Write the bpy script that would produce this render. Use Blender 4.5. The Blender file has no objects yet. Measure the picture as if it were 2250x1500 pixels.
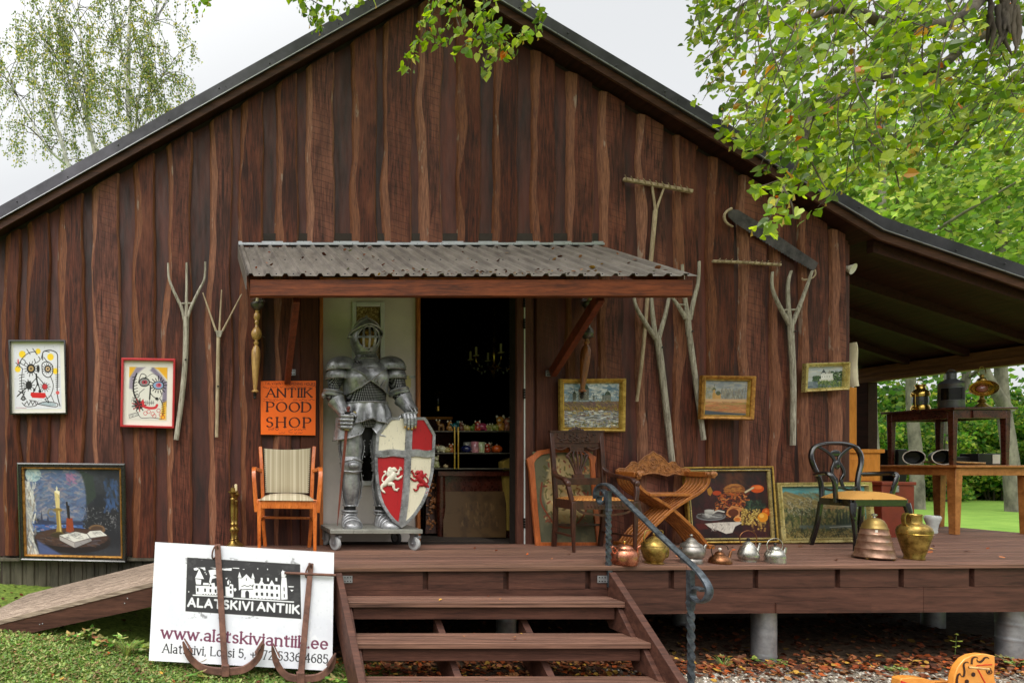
import bpy, math, random
import numpy as np
from mathutils import Vector, Matrix, noise as mnoise
from mathutils.geometry import tessellate_polygon
R = math.radians
PI = math.pi
random.seed(7); rng = np.random.default_rng(7)
scene = bpy.context.scene
COL = scene.collection

# ------------------------------------------------------------------ camera
# frontal view of the gable (verticals and horizontals true), optical centre low and to the left: a shifted lens
FPX, DW, CXP, CYP, EYE = 1220.0, 5.0, 445.0, 1015.0, 0.74     # focal length in px, metres to the wall, vanishing point, eye above deck
cam = bpy.data.cameras.new('camera'); camo = bpy.data.objects.new('camera', cam); COL.objects.link(camo)
cam.sensor_width = 36.0; cam.lens = 36.0 * FPX / 2250.0
cam.shift_x = (1125.0 - CXP) / 2250.0; cam.shift_y = (CYP - 750.0) / 2250.0
cam.clip_start = 0.05; cam.clip_end = 500
camo.location = (0, -DW, EYE); camo.rotation_euler = (R(90), 0, 0)
scene.camera = camo

# ------------------------------------------------------------------ overcast daylight
SUN_EL, SUN_AZ = 60, 215          # azimuth clockwise from +Y: behind the camera, to the left
w = bpy.data.worlds.new('World'); scene.world = w; w.use_nodes = True
nt = w.node_tree; N = nt.nodes; L = nt.links
for n in list(N): N.remove(n)
out = N.new('ShaderNodeOutputWorld')
sky = N.new('ShaderNodeTexSky'); sky.sky_type = 'NISHITA'; sky.sun_disc = False
sky.sun_elevation = R(SUN_EL); sky.sun_rotation = R(SUN_AZ); sky.air_density = 1.0; sky.dust_density = 4.0
bg1 = N.new('ShaderNodeBackground'); bg1.inputs[1].default_value = 0.05
hs = N.new('ShaderNodeHueSaturation'); hs.inputs['Saturation'].default_value = 0.25
L.new(sky.outputs[0], hs.inputs['Color']); L.new(hs.outputs[0], bg1.inputs[0])
tc = N.new('ShaderNodeTexCoord')
dotn = N.new('ShaderNodeVectorMath'); dotn.operation = 'DOT_PRODUCT'
sd = Vector((math.sin(R(SUN_AZ)) * math.cos(R(SUN_EL)), math.cos(R(SUN_AZ)) * math.cos(R(SUN_EL)), math.sin(R(SUN_EL))))
dotn.inputs[1].default_value = sd
L.new(tc.outputs['Generated'], dotn.inputs[0])
rp = N.new('ShaderNodeValToRGB'); cr = rp.color_ramp      # thick cloud: brighter overhead and round the hidden sun
cr.elements[0].position = 0.0; cr.elements[0].color = (0.53, 0.54, 0.545, 1)
cr.elements[1].position = 1.0; cr.elements[1].color = (2.9, 2.86, 2.78, 1)
e = cr.elements.new(0.55); e.color = (0.585, 0.595, 0.60, 1)
e = cr.elements.new(0.78); e.color = (1.25, 1.25, 1.23, 1)
mr = N.new('ShaderNodeMapRange'); mr.inputs[1].default_value = -1; mr.inputs[2].default_value = 1
L.new(dotn.outputs['Value'], mr.inputs[0]); L.new(mr.outputs[0], rp.inputs[0])
cl = N.new('ShaderNodeTexNoise'); cl.inputs['Scale'].default_value = 1.6; cl.inputs['Detail'].default_value = 5
L.new(tc.outputs['Generated'], cl.inputs['Vector'])
mr2 = N.new('ShaderNodeMapRange'); mr2.inputs[3].default_value = 0.93; mr2.inputs[4].default_value = 1.07
L.new(cl.outputs[0], mr2.inputs[0])
vm = N.new('ShaderNodeVectorMath'); vm.operation = 'SCALE'
L.new(rp.outputs[0], vm.inputs[0]); L.new(mr2.outputs[0], vm.inputs['Scale'])
bg2 = N.new('ShaderNodeBackground'); bg2.inputs[1].default_value = 1.0
# dark tree-line band added low in the sky behind the viewer, cutting level light
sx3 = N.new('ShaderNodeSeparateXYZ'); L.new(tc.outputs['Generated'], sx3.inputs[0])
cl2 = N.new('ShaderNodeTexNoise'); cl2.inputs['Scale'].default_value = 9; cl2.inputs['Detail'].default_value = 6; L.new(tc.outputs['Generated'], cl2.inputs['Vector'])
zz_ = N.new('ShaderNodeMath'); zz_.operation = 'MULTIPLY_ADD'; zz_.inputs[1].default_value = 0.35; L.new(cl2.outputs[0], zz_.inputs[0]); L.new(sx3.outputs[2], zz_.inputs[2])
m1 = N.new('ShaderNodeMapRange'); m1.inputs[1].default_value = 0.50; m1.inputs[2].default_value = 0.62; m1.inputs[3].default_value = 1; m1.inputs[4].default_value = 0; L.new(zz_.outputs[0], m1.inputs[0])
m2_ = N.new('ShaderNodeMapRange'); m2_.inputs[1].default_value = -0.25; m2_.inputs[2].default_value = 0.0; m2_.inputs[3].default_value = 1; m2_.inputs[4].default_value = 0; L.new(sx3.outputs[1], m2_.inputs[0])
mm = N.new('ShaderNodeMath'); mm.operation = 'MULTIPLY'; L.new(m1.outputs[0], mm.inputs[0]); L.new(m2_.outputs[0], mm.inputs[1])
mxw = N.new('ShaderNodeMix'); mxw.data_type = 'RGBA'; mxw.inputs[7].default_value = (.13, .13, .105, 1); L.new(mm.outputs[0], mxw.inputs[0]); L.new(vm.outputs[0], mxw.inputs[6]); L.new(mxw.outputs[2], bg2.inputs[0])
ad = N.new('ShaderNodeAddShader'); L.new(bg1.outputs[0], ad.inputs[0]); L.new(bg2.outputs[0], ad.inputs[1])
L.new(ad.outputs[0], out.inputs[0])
sl = bpy.data.lights.new('sun', 'SUN'); sl.energy = 1.5; sl.angle = R(25); sl.color = (1.0, 0.96, 0.9)
so = bpy.data.objects.new('sun', sl); COL.objects.link(so); so.rotation_euler = (-sd).to_track_quat('-Z', 'Y').to_euler()
so.location = (0, -8, 12)
scene.view_settings.view_transform = 'Standard'; scene.view_settings.look = 'None'
scene.view_settings.exposure = 0.22; scene.view_settings.gamma = 1.0

# ------------------------------------------------------------------ helpers
def P(px, py, y=0.0):
    """photo measurement at depth y (0 = wall line) -> point of the place"""
    d = DW + y
    return Vector(((px - CXP) * d / FPX, y, EYE - (py - CYP) * d / FPX))
def PX(px, X):
    """photo column on the vertical plane x = X -> depth y"""
    return X * FPX / (px - CXP) - DW
def DZ(X): return 0.006 * max(0.0, X - 1.0)          # the deck rises a little to the right
def gz(x, y):
    """ground height"""
    def ss(a, b, t):
        t = min(1, max(0, (t - a) / (b - a))); return t * t * (3 - 2 * t)
    z = -0.70 + 0.26 * ss(0.6, -1.8, x)
    z += 0.10 * ss(-1.0, 0.3, y) * ss(1.0, -1.0, x)
    z -= 0.10 * ss(-1.1, -1.9, y)
    z += 0.16 * ss(0.5, 6.0, y) * ss(5, 8, x)
    z += 0.012 * mnoise.noise(Vector((x * 1.7, y * 1.7, 3)))
    return z
def lin(c, k=1.0):
    r = []
    for v in c[:3]:
        v = v / 255.0
        r.append((v / 12.92 if v <= 0.04045 else ((v + 0.055) / 1.055) ** 2.4) * k)
    return tuple(r)
def rnd(a, b): return a + (b - a) * random.random()
def sgn(v): return -1 if v < 0 else 1

class MB:
    def __init__(s, M=None): s.v = []; s.f = []; s.mi = []; s.c = []; s.M = M; s.cur = (1, 1, 1); s.m = 0
    def add(s, vs, fs, m=None, c=None):
        o = len(s.v); M = s.M
        for p in vs:
            p = Vector(p); s.v.append(M @ p if M is not None else p)
        s.c.extend([c or s.cur] * len(vs))
        s.f.extend([tuple(i + o for i in f) for f in fs]); s.mi.extend([s.m if m is None else m] * len(fs))
        return s
    def box(s, ce, d, M=None, **k):
        hx, hy, hz = d[0] / 2, d[1] / 2, d[2] / 2
        vs = [Vector((sx * hx, sy * hy, sz * hz)) for sz in (-1, 1) for sy in (-1, 1) for sx in (-1, 1)]
        if M is not None: vs = [M @ q for q in vs]
        ce = Vector(ce)
        return s.add([q + ce for q in vs], [(0, 2, 3, 1), (4, 5, 7, 6), (0, 1, 5, 4), (2, 6, 7, 3), (0, 4, 6, 2), (1, 3, 7, 5)], **k)
    def bb(s, a, b, **k):
        a = Vector(a); b = Vector(b); return s.box((a + b) / 2, (abs(b.x - a.x), abs(b.y - a.y), abs(b.z - a.z)), **k)
    def hexa(s, p, **k):
        """8 points: bottom ring then top ring"""
        return s.add(p, [(3, 2, 1, 0), (4, 5, 6, 7), (0, 1, 5, 4), (1, 2, 6, 5), (2, 3, 7, 6), (3, 0, 4, 7)], **k)
    def sweep(s, pts, sec, up=(0, 0, 1), sc=None, cap=True, closed=False, **k):
        """section sec (list of (side, up) offsets) carried along pts; sc: scale per point, number or (a, b)"""
        pts = [Vector(p) for p in pts]; n = len(pts); m = len(sec); up = Vector(up); vs = []; prev = None
        for i, p in enumerate(pts):
            if closed: t = (pts[(i + 1) % n] - p).normalized() + (p - pts[i - 1]).normalized()
            else: t = pts[min(i + 1, n - 1)] - pts[max(i - 1, 0)]
            if t.length < 1e-9: t = Vector((0, 0, 1))
            t.normalize()
            a = t.cross(up)
            if a.length < 1e-3: a = prev if prev is not None else t.orthogonal()
            a = a - t * a.dot(t); a.normalize()
            if prev is not None and a.dot(prev) < -0.2: a = -a
            prev = a; b = a.cross(t)
            q = 1 if sc is None else (sc[i] if isinstance(sc, (list, tuple)) else sc)
            qa, qb = q if isinstance(q, (tuple, list)) else (q, q)
            for (u, v) in sec: vs.append(p + a * (u * qa) + b * (v * qb))
        fs = []
        for i in range(n if closed else n - 1):
            j = (i + 1) % n
            for q in range(m): fs.append((i * m + q, i * m + (q + 1) % m, j * m + (q + 1) % m, j * m + q))
        if cap and not closed:
            fs.append(tuple(range(m - 1, -1, -1))); fs.append(tuple((n - 1) * m + q for q in range(m)))
        return s.add(vs, fs, **k)
    def tube(s, pts, r, n=8, **k):
        sec = [(math.cos(2 * PI * q / n), math.sin(2 * PI * q / n)) for q in range(n)]
        if not isinstance(r, (list, tuple)): r = [r] * len(pts)
        return s.sweep(pts, sec, sc=list(r), **k)
    def bar(s, pts, wd, h, up=(0, 0, 1), sc=None, **k):
        return s.sweep(pts, [(-wd / 2, -h / 2), (wd / 2, -h / 2), (wd / 2, h / 2), (-wd / 2, h / 2)], up=up, sc=sc, **k)
    def lathe(s, prof, n=24, o=(0, 0, 0), M=None, sx=1, sy=1, **k):
        o = Vector(o); vs = []; fs = []
        for (r, z) in prof:
            for q in range(n):
                p = Vector((r * math.cos(2 * PI * q / n) * sx, r * math.sin(2 * PI * q / n) * sy, z))
                vs.append((M @ p if M is not None else p) + o)
        for i in range(len(prof) - 1):
            for q in range(n): fs.append((i * n + q, i * n + (q + 1) % n, (i + 1) * n + (q + 1) % n, (i + 1) * n + q))
        if prof[0][0] > 1e-5: fs.append(tuple(range(n - 1, -1, -1)))
        if prof[-1][0] > 1e-5: fs.append(tuple((len(prof) - 1) * n + q for q in range(n)))
        return s.add(vs, fs, **k)
    def loft(s, rings, cap=True, closed=True, **k):
        n = len(rings[0]); vs = [p for r in rings for p in r]; fs = []
        for i in range(len(rings) - 1):
            for q in range(n if closed else n - 1): fs.append((i * n + q, i * n + (q + 1) % n, (i + 1) * n + (q + 1) % n, (i + 1) * n + q))
        if cap: fs.append(tuple(range(n - 1, -1, -1))); fs.append(tuple((len(rings) - 1) * n + q for q in range(n)))
        return s.add(vs, fs, **k)
    def ball(s, ce, r, n=10, m=7, M=None, **k):
        if not isinstance(r, (tuple, list)): r = (r, r, r)
        pr = [(math.sin(PI * i / m), -math.cos(PI * i / m)) for i in range(m + 1)]
        T = Matrix.Diagonal((r[0], r[1], r[2], 1)).to_3x3()
        if M is not None: T = M.to_3x3() @ T
        return s.lathe(pr, n, ce, T, **k)
    def prism(s, poly, f0, f1, **k):
        """polygon [(a, b)], f0 / f1 map (a, b) to the back / front point"""
        n = len(poly); vs = [Vector(f0(*p)) for p in poly] + [Vector(f1(*p)) for p in poly]
        tri = tessellate_polygon([[Vector((p[0], p[1], 0)) for p in poly]])
        fs = [tuple(t) for t in tri] + [tuple(i + n for i in reversed(t)) for t in tri]
        fs += [(i, (i + 1) % n, n + (i + 1) % n, n + i) for i in range(n)]
        return s.add(vs, fs, **k)
    def build(s, name, mats, parent=None, sharp=38, bev=0, world=True, smooth=True, recalc=True, seg=2):
        me = bpy.data.meshes.new(name)
        off = Vector((0, 0, 0))
        if parent is not None and world: off = abs_loc(parent)
        me.from_pydata([p - off for p in s.v], [], s.f)
        mats = mats if isinstance(mats, (list, tuple)) else [mats]
        for m in mats: me.materials.append(m)
        if len(mats) > 1: me.polygons.foreach_set('material_index', s.mi)
        ca = me.color_attributes.new('Col', 'FLOAT_COLOR', 'POINT')
        a = np.ones((len(s.v), 4), np.float32); a[:, :3] = np.array(s.c, np.float32); ca.data.foreach_set('color', a.ravel())
        if recalc and len(s.f) < 60000:
            import bmesh
            b = bmesh.new(); b.from_mesh(me); bmesh.ops.recalc_face_normals(b, faces=b.faces); b.to_mesh(me); b.free()
        if smooth:
            me.polygons.foreach_set('use_smooth', [True] * len(me.polygons)); me.set_sharp_from_angle(angle=R(sharp))
        o = bpy.data.objects.new(name, me); COL.objects.link(o)
        if parent is not None: o.parent = parent
        if bev:
            b = o.modifiers.new('bevel', 'BEVEL'); b.width = bev; b.segments = seg; b.limit_method = 'ANGLE'; b.angle_limit = R(40)
        return o
def abs_loc(o):
    v = Vector((0, 0, 0))
    while o is not None: v += o.location; o = o.parent
    return v
def tag(o, label, cat, group=None, kind=None):
    if label: o['label'] = label
    if cat: o['category'] = cat
    if group: o['group'] = group
    if kind: o['kind'] = kind
    return o
def thing(name, label, cat, loc=(0, 0, 0), rz=0.0, group=None):
    o = bpy.data.objects.new(name, None); COL.objects.link(o); o.empty_display_size = 0.1
    o.location = loc; o.rotation_euler = (0, 0, rz)
    return tag(o, label, cat, group)
def smooth_path(pts, k=6):
    """Catmull-Rom through pts"""
    pts = [Vector(p) for p in pts]; o = []
    for i in range(len(pts) - 1):
        a = pts[max(i - 1, 0)]; b = pts[i]; c = pts[i + 1]; d = pts[min(i + 2, len(pts) - 1)]
        for j in range(k):
            t = j / k
            o.append(0.5 * ((2 * b) + (c - a) * t + (2 * a - 5 * b + 4 * c - d) * t * t + (3 * b - a - 3 * c + d) * t ** 3))
    o.append(pts[-1]); return o
def interp(tab, t):
    """piecewise linear table [(t, v)] with v number or tuple"""
    for (a, va), (b, vb) in zip(tab, tab[1:]):
        if t <= b:
            u = 0 if b == a else (t - a) / (b - a); u = max(0, u)
            return tuple(x + (y - x) * u for x, y in zip(va, vb)) if isinstance(va, tuple) else va + (vb - va) * u
    return tab[-1][1]

# ------------------------------------------------------------------ materials
class NB:
    """small node-tree writer"""
    def __init__(s, name):
        s.mat = bpy.data.materials.new(name); s.mat.use_nodes = True; s.t = s.mat.node_tree
        s.p = s.t.nodes['Principled BSDF']; s.o = s.t.nodes['Material Output']
    def n(s, typ, **k):
        x = s.t.nodes.new('ShaderNode' + typ)
        for a, b in k.items(): setattr(x, a, b)
        return x
    def l(s, a, b): s.t.links.new(a, b)
    def coord(s, st=(1, 1, 1), rot=(0, 0, 0)):
        t = s.n('TexCoord'); m = s.n('Mapping'); m.inputs['Scale'].default_value = st; m.inputs['Rotation'].default_value = rot
        s.l(t.outputs['Object'], m.inputs[0]); return m.outputs[0]
    def noise(s, vec, scale, detail=5, rough=0.6, dist=0):
        x = s.n('TexNoise'); x.inputs['Scale'].default_value = scale; x.inputs['Detail'].default_value = detail
        x.inputs['Roughness'].default_value = rough; x.inputs['Distortion'].default_value = dist; s.l(vec, x.inputs['Vector']); return x.outputs[0]
    def rng(s, v, a, b, c=0.0, d=1.0):
        x = s.n('MapRange'); s.l(v, x.inputs[0])
        for i, q in enumerate((a, b, c, d)): x.inputs[i + 1].default_value = q
        return x.outputs[0]
    def mix(s, f, a, b, mode='MIX'):
        x = s.n('Mix', data_type='RGBA', blend_type=mode)
        for sock, v in ((x.inputs[0], f), (x.inputs[6], a), (x.inputs[7], b)):
            if isinstance(v, bpy.types.NodeSocket): s.l(v, sock)
            elif isinstance(v, (int, float)): sock.default_value = v
            else: sock.default_value = (*v[:3], 1)
        return x.outputs[2]
    def math(s, op, a, b=None):
        x = s.n('Math', operation=op)
        for i, v in enumerate((a, b)):
            if v is None: continue
            if isinstance(v, bpy.types.NodeSocket): s.l(v, x.inputs[i])
            else: x.inputs[i].default_value = v
        return x.outputs[0]
    def attr(s): return s.n('Attribute', attribute_name='Col').outputs['Color']
    def bump(s, h, st=0.3, d=0.01):
        x = s.n('Bump'); x.inputs['Strength'].default_value = st; x.inputs['Distance'].default_value = d
        s.l(h, x.inputs['Height']); s.l(x.outputs[0], s.p.inputs['Normal'])
    def set(s, color=None, rough=None, metal=None, spec=None, **k):
        for nm, v in (('Base Color', color), ('Roughness', rough), ('Metallic', metal), ('Specular IOR Level', spec)):
            if v is None: continue
            if isinstance(v, bpy.types.NodeSocket): s.l(v, s.p.inputs[nm])
            elif isinstance(v, (int, float)): s.p.inputs[nm].default_value = v
            else: s.p.inputs[nm].default_value = (*v[:3], 1)
        for a, v in k.items(): s.p.inputs[a.replace('_', ' ')].default_value = v
        return s.mat
MATS = {}
def M(name, c, rough=0.5, metal=0.0, var=0.25, scale=9, st=(1, 1, 1), bump=0.0, bscale=60, c2=None, spec=0.5, attr=False, k=1.0, coat=0.0, rvar=0.12):
    """plain material with patchy wear: c is an sRGB surface colour"""
    if name in MATS: return MATS[name]
    b = NB(name); v = b.coord(st); n = b.noise(v, scale, 7, 0.65)
    a = lin(c, k)
    lo = tuple(x * (1 - var) for x in a); hi = lin(c2, k) if c2 else tuple(min(1, x * (1 + var)) for x in a)
    col = b.mix(b.rng(n, 0.35, 0.65), lo, hi)
    if attr: col = b.mix(1.0, col, b.attr(), 'MULTIPLY')
    n2 = b.noise(v, scale * 3.1, 4)
    b.set(color=col, rough=b.rng(n2, 0.3, 0.7, max(0.02, rough - rvar), min(1, rough + rvar)), metal=metal, spec=spec)
    if coat: b.set(Coat_Weight=coat, Coat_Roughness=0.12)
    if bump: b.bump(b.noise(v, bscale, 4), bump, 0.004)
    MATS[name] = b.mat; return b.mat
def VC(name, rough=0.5, spec=0.3, bump=0.0, bscale=200, coat=0.0, st=(1, 1, 1), var=0.0):
    """pigment read from the mesh's own colours"""
    if name in MATS: return MATS[name]
    b = NB(name); c = b.attr(); v = b.coord(st)
    if var: c = b.mix(1.0, c, b.mix(b.rng(b.noise(v, 40, 5), 0.3, 0.7), (1 - var,) * 3, (1 + var,) * 3), 'MULTIPLY')
    b.set(color=c, rough=rough, spec=spec)
    if coat: b.set(Coat_Weight=coat, Coat_Roughness=0.08)
    if bump: b.bump(b.noise(v, bscale, 4), bump, 0.003)
    MATS[name] = b.mat; return b.mat
def wood(name, dark, light, st=(1, 1, 14), gscale=7, rough=0.5, spec=0.4, bump=0.25, coat=0.0, attr=False, knots=0.0):
    """grain runs along the axis whose entry in st is small; dark / light sRGB"""
    if name in MATS: return MATS[name]
    b = NB(name); v = b.coord(st); n = b.noise(v, gscale, 8, 0.65, 0.6); n2 = b.noise(v, gscale * 5, 4)
    f = b.math('ADD', b.math('MULTIPLY', n, 0.7), b.math('MULTIPLY', n2, 0.3))
    col = b.mix(b.rng(f, 0.36, 0.64), lin(dark), lin(light))
    if attr: col = b.mix(1.0, col, b.attr(), 'MULTIPLY')
    b.set(color=col, rough=b.rng(n2, 0.3, 0.7, rough - 0.08, rough + 0.1), spec=spec)
    if coat: b.set(Coat_Weight=coat, Coat_Roughness=0.15)
    b.bump(f, bump, 0.004); MATS[name] = b.mat; return b.mat
def leafmat(name, rough=0.45, tr=0.35, val=1.9):
    b = NB(name); c = b.attr(); b.set(color=c, rough=rough, spec=0.35)
    t = b.n('BsdfTranslucent'); hsn = b.n('HueSaturation'); hsn.inputs['Value'].default_value = val; hsn.inputs['Saturation'].default_value = 1.1
    b.l(c, hsn.inputs['Color']); b.l(hsn.outputs[0], t.inputs[0])
    mx = b.n('MixShader'); mx.inputs[0].default_value = tr
    b.l(b.p.outputs[0], mx.inputs[1]); b.l(t.outputs[0], mx.inputs[2]); b.l(mx.outputs[0], b.o.inputs[0]); return b.mat
# ------------------------------------------------------------------ painted / printed surfaces: a fine grid of coloured vertices
def arc(cx, cy, rx, ry, a0, a1, n=12):
    return [(cx + rx * math.cos(R(a0 + (a1 - a0) * i / n)), cy + ry * math.sin(R(a0 + (a1 - a0) * i / n))) for i in range(n + 1)]
GL = {
 'A': (.74, [[(0, 0), (.37, 1), (.74, 0)], [(.13, .34), (.61, .34)]]), 'B': (.56, [[(0, 0), (0, 1)], [(0, 1)] + arc(.28, .76, .24, .24, 90, -90) + [(0, .52)], [(0, .52)] + arc(.3, .26, .26, .26, 90, -90) + [(0, 0)]]),
 'C': (.68, [arc(.38, .5, .38, .5, 50, 310, 18)]), 'D': (.72, [[(0, 0), (0, 1)], [(0, 1)] + arc(.26, .5, .46, .5, 90, -90, 16) + [(0, 0)]]),
 'E': (.5, [[(.5, 1), (0, 1), (0, 0), (.5, 0)], [(0, .52), (.4, .52)]]), 'F': (.48, [[(.48, 1), (0, 1), (0, 0)], [(0, .52), (.38, .52)]]),
 'G': (.74, [arc(.38, .5, .38, .5, 50, 340, 18) + [(.72, .42), (.46, .42)]]), 'H': (.68, [[(0, 0), (0, 1)], [(.68, 0), (.68, 1)], [(0, .52), (.68, .52)]]),
 'I': (.04, [[(.02, 0), (.02, 1)]]), 'K': (.62, [[(0, 0), (0, 1)], [(.56, 1), (0, .42)], [(.17, .59), (.62, 0)]]), 'L': (.5, [[(0, 1), (0, 0), (.5, 0)]]),
 'M': (.8, [[(0, 0), (.06, 1), (.4, .1), (.74, 1), (.8, 0)]]), 'N': (.68, [[(0, 0), (0, 1), (.68, 0), (.68, 1)]]), 'O': (.84, [arc(.42, .5, .42, .5, 90, 450, 26)]),
 'P': (.56, [[(0, 0), (0, 1)], [(0, 1)] + arc(.3, .74, .26, .26, 90, -90) + [(0, .48)]]), 'R': (.6, [[(0, 0), (0, 1)], [(0, 1)] + arc(.28, .75, .25, .25, 90, -90) + [(0, .5)], [(.26, .5), (.6, 0)]]),
 'S': (.5, [arc(.26, .76, .22, .24, 35, 270, 12) + arc(.25, .26, .25, .26, 90, -145, 12)]), 'T': (.68, [[(0, 1), (.68, 1)], [(.34, 1), (.34, 0)]]), 'U': (.64, [[(0, 1)] + arc(.32, .32, .32, .32, 180, 360) + [(.64, 1)]]),
 'V': (.7, [[(0, 1), (.35, 0), (.7, 1)]]), 'W': (.98, [[(0, 1), (.25, 0), (.49, .9), (.73, 0), (.98, 1)]]),
 'a': (.44, [[(.04, .58)] + arc(.22, .48, .17, .19, 110, 0, 6) + [(.39, 0), (.46, 0)], [(.39, .4)] + arc(.19, .17, .18, .17, 70, 300, 12) + [(.39, .16)]]), 'e': (.46, [[(.02, .36), (.44, .36)] + arc(.23, .34, .22, .34, 5, 320, 16)]),
 'i': (.06, [[(.03, 0), (.03, .68)], [(.03, .88), (.03, .93)]]), 'k': (.48, [[(.03, 0), (.03, 1)], [(.44, .68), (.03, .27)], [(.16, .4), (.48, 0)]]), 'l': (.06, [[(.03, 0), (.03, 1)]]),
 'n': (.46, [[(.03, 0), (.03, .68)], [(.03, .5)] + arc(.23, .48, .2, .2, 150, 0, 8) + [(.43, 0)]]), 'o': (.5, [arc(.25, .34, .25, .34, 90, 450, 18)]), 's': (.36, [arc(.19, .51, .15, .17, 30, 270, 10) + arc(.18, .17, .17, .17, 90, -150, 10)]),
 't': (.32, [[(.13, .9), (.13, .12)] + arc(.25, .12, .12, .12, 180, 300, 5), [(0, .68), (.32, .68)]]), 'v': (.48, [[(0, .68), (.24, 0), (.48, .68)]]), 'w': (.74, [[(0, .68), (.2, 0), (.37, .62), (.54, 0), (.74, .68)]]),
 '.': (.06, [[(.03, .02), (.03, .06)]]), ',': (.08, [[(.05, .06), (.01, -.14)]]), '+': (.5, [[(0, .4), (.5, .4)], [(.25, .15), (.25, .65)]]), '/': (.35, [[(0, -.1), (.35, 1.05)]]), '-': (.3, [[(0, .38), (.3, .38)]]), ' ': (.2, []),
 '2': (.48, [arc(.24, .74, .22, .24, 160, -30, 10) + [(.02, 0), (.5, 0)]]), '3': (.46, [arc(.22, .76, .2, .22, 150, -85, 10) + arc(.22, .27, .24, .27, 85, -150, 10)]), '4': (.52, [[(.38, 0), (.38, 1), (0, .3), (.52, .3)]]),
 '5': (.46, [[(.42, 1), (.08, 1), (.05, .56)] + arc(.21, .32, .25, .31, 110, -145, 12)]), '6': (.48, [[(.38, .98)] + arc(.26, .32, .25, .6, 130, 180, 5) + arc(.25, .3, .23, .29, 180, 530, 16)]), '7': (.46, [[(0, 1), (.46, 1), (.14, 0)]]),
 '8': (.48, [arc(.24, .76, .2, .23, 90, 450, 16), arc(.24, .27, .24, .27, 90, 450, 16)]), '1': (.2, [[(0, .8), (.14, 1), (.14, 0)]]), '0': (.5, [arc(.25, .5, .25, .5, 90, 450, 20)]),
}
class Pic:
    """raster in user coordinates: corners tl, tr, bl of the printed face (an affine frame), y pointing down"""
    def __init__(s, tl, tr, bl, nx, ny, bg):
        s.tl = np.array(tl, float); s.eu = np.array(tr, float) - s.tl; s.ev = np.array(bl, float) - s.tl; s.nx = nx; s.ny = ny
        u, v = np.meshgrid(np.linspace(0, 1, nx), np.linspace(0, 1, ny))
        s.X = s.tl[0] + u * s.eu[0] + v * s.ev[0]; s.Y = s.tl[1] + u * s.eu[1] + v * s.ev[1]
        s.inv = np.linalg.inv(np.array([s.eu, s.ev]).T); s.px = 0.6 * np.hypot(*s.eu) / nx
        s.a = np.empty((ny, nx, 3)); s.a[:] = np.array(bg) / 255.0
    def win(s, x0, y0, x1, y1):
        q = np.array([s.inv @ (np.array(p) - s.tl) for p in ((x0, y0), (x1, y0), (x0, y1), (x1, y1))])
        i0 = int(max(0, math.floor(q[:, 0].min() * (s.nx - 1)))); i1 = int(min(s.nx, math.ceil(q[:, 0].max() * (s.nx - 1)) + 1))
        j0 = int(max(0, math.floor(q[:, 1].min() * (s.ny - 1)))); j1 = int(min(s.ny, math.ceil(q[:, 1].max() * (s.ny - 1)) + 1))
        return (slice(j0, max(j0, j1)), slice(i0, max(i0, i1)))
    def put(s, w, m, c, a=1.0):
        m = np.clip(m, 0, 1)[..., None] * a; s.a[w] = s.a[w] * (1 - m) + np.array(c[:3]) / 255.0 * m
    def poly(s, pts, c, a=1.0, soft=0):
        p = np.array(pts, float); g = soft
        w = s.win(p[:, 0].min() - g, p[:, 1].min() - g, p[:, 0].max() + g, p[:, 1].max() + g); X = s.X[w]; Y = s.Y[w]
        ins = np.zeros(X.shape, bool); dd = np.full(X.shape, 1e9)
        for (x0, y0), (x1, y1) in zip(p, np.roll(p, -1, 0)):
            with np.errstate(divide='ignore', invalid='ignore'):
                ins ^= ((y0 > Y) != (y1 > Y)) & (X < (x1 - x0) * (Y - y0) / (y1 - y0 + 1e-12) + x0)
            dx, dy = x1 - x0, y1 - y0; t = np.clip(((X - x0) * dx + (Y - y0) * dy) / (dx * dx + dy * dy + 1e-12), 0, 1)
            dd = np.minimum(dd, np.hypot(X - x0 - t * dx, Y - y0 - t * dy))
        e = max(soft, s.px); s.put(w, np.clip(0.5 + np.where(ins, dd, -dd) / (2 * e), 0, 1), c, a)
    def rect(s, x0, y0, x1, y1, c, a=1.0, soft=0): s.poly([(x0, y0), (x1, y0), (x1, y1), (x0, y1)], c, a, soft)
    def ell(s, cx, cy, rx, ry, c, a=1.0, soft=0, rot=0):
        g = max(rx, ry) + soft; w = s.win(cx - g, cy - g, cx + g, cy + g); x = s.X[w] - cx; y = s.Y[w] - cy; q = R(rot)
        x, y = x * math.cos(q) + y * math.sin(q), -x * math.sin(q) + y * math.cos(q)
        r = np.hypot(x / rx, y / ry); e = max(soft, s.px) / min(rx, ry); s.put(w, np.clip(0.5 + (1 - r) / (2 * e), 0, 1), c, a)
    def line(s, pts, wd, c, a=1.0, soft=0, contrast=0):
        e = max(soft, s.px)
        for i in range(len(pts) - 1):
            (x0, y0), (x1, y1) = pts[i], pts[i + 1]; ww = wd / 2
            if isinstance(wd, (list, tuple)): ww = wd[i] / 2
            dx, dy = x1 - x0, y1 - y0; ln = math.hypot(dx, dy) + 1e-9
            if contrast:      # thick downstrokes, thin cross strokes and rising strokes
                f = abs(dy) / ln
                if dx * dy < 0 and f < 0.985: f *= 0.45
                ww *= (1 - contrast) + contrast * f
            g = ww + e
            w = s.win(min(x0, x1) - g, min(y0, y1) - g, max(x0, x1) + g, max(y0, y1) + g); X = s.X[w]; Y = s.Y[w]
            if X.size == 0: continue
            t = np.clip(((X - x0) * dx + (Y - y0) * dy) / (ln * ln), 0, 1); d = np.hypot(X - x0 - t * dx, Y - y0 - t * dy)
            s.put(w, 0.5 + (ww - d) / (2 * e), c, a)
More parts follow.
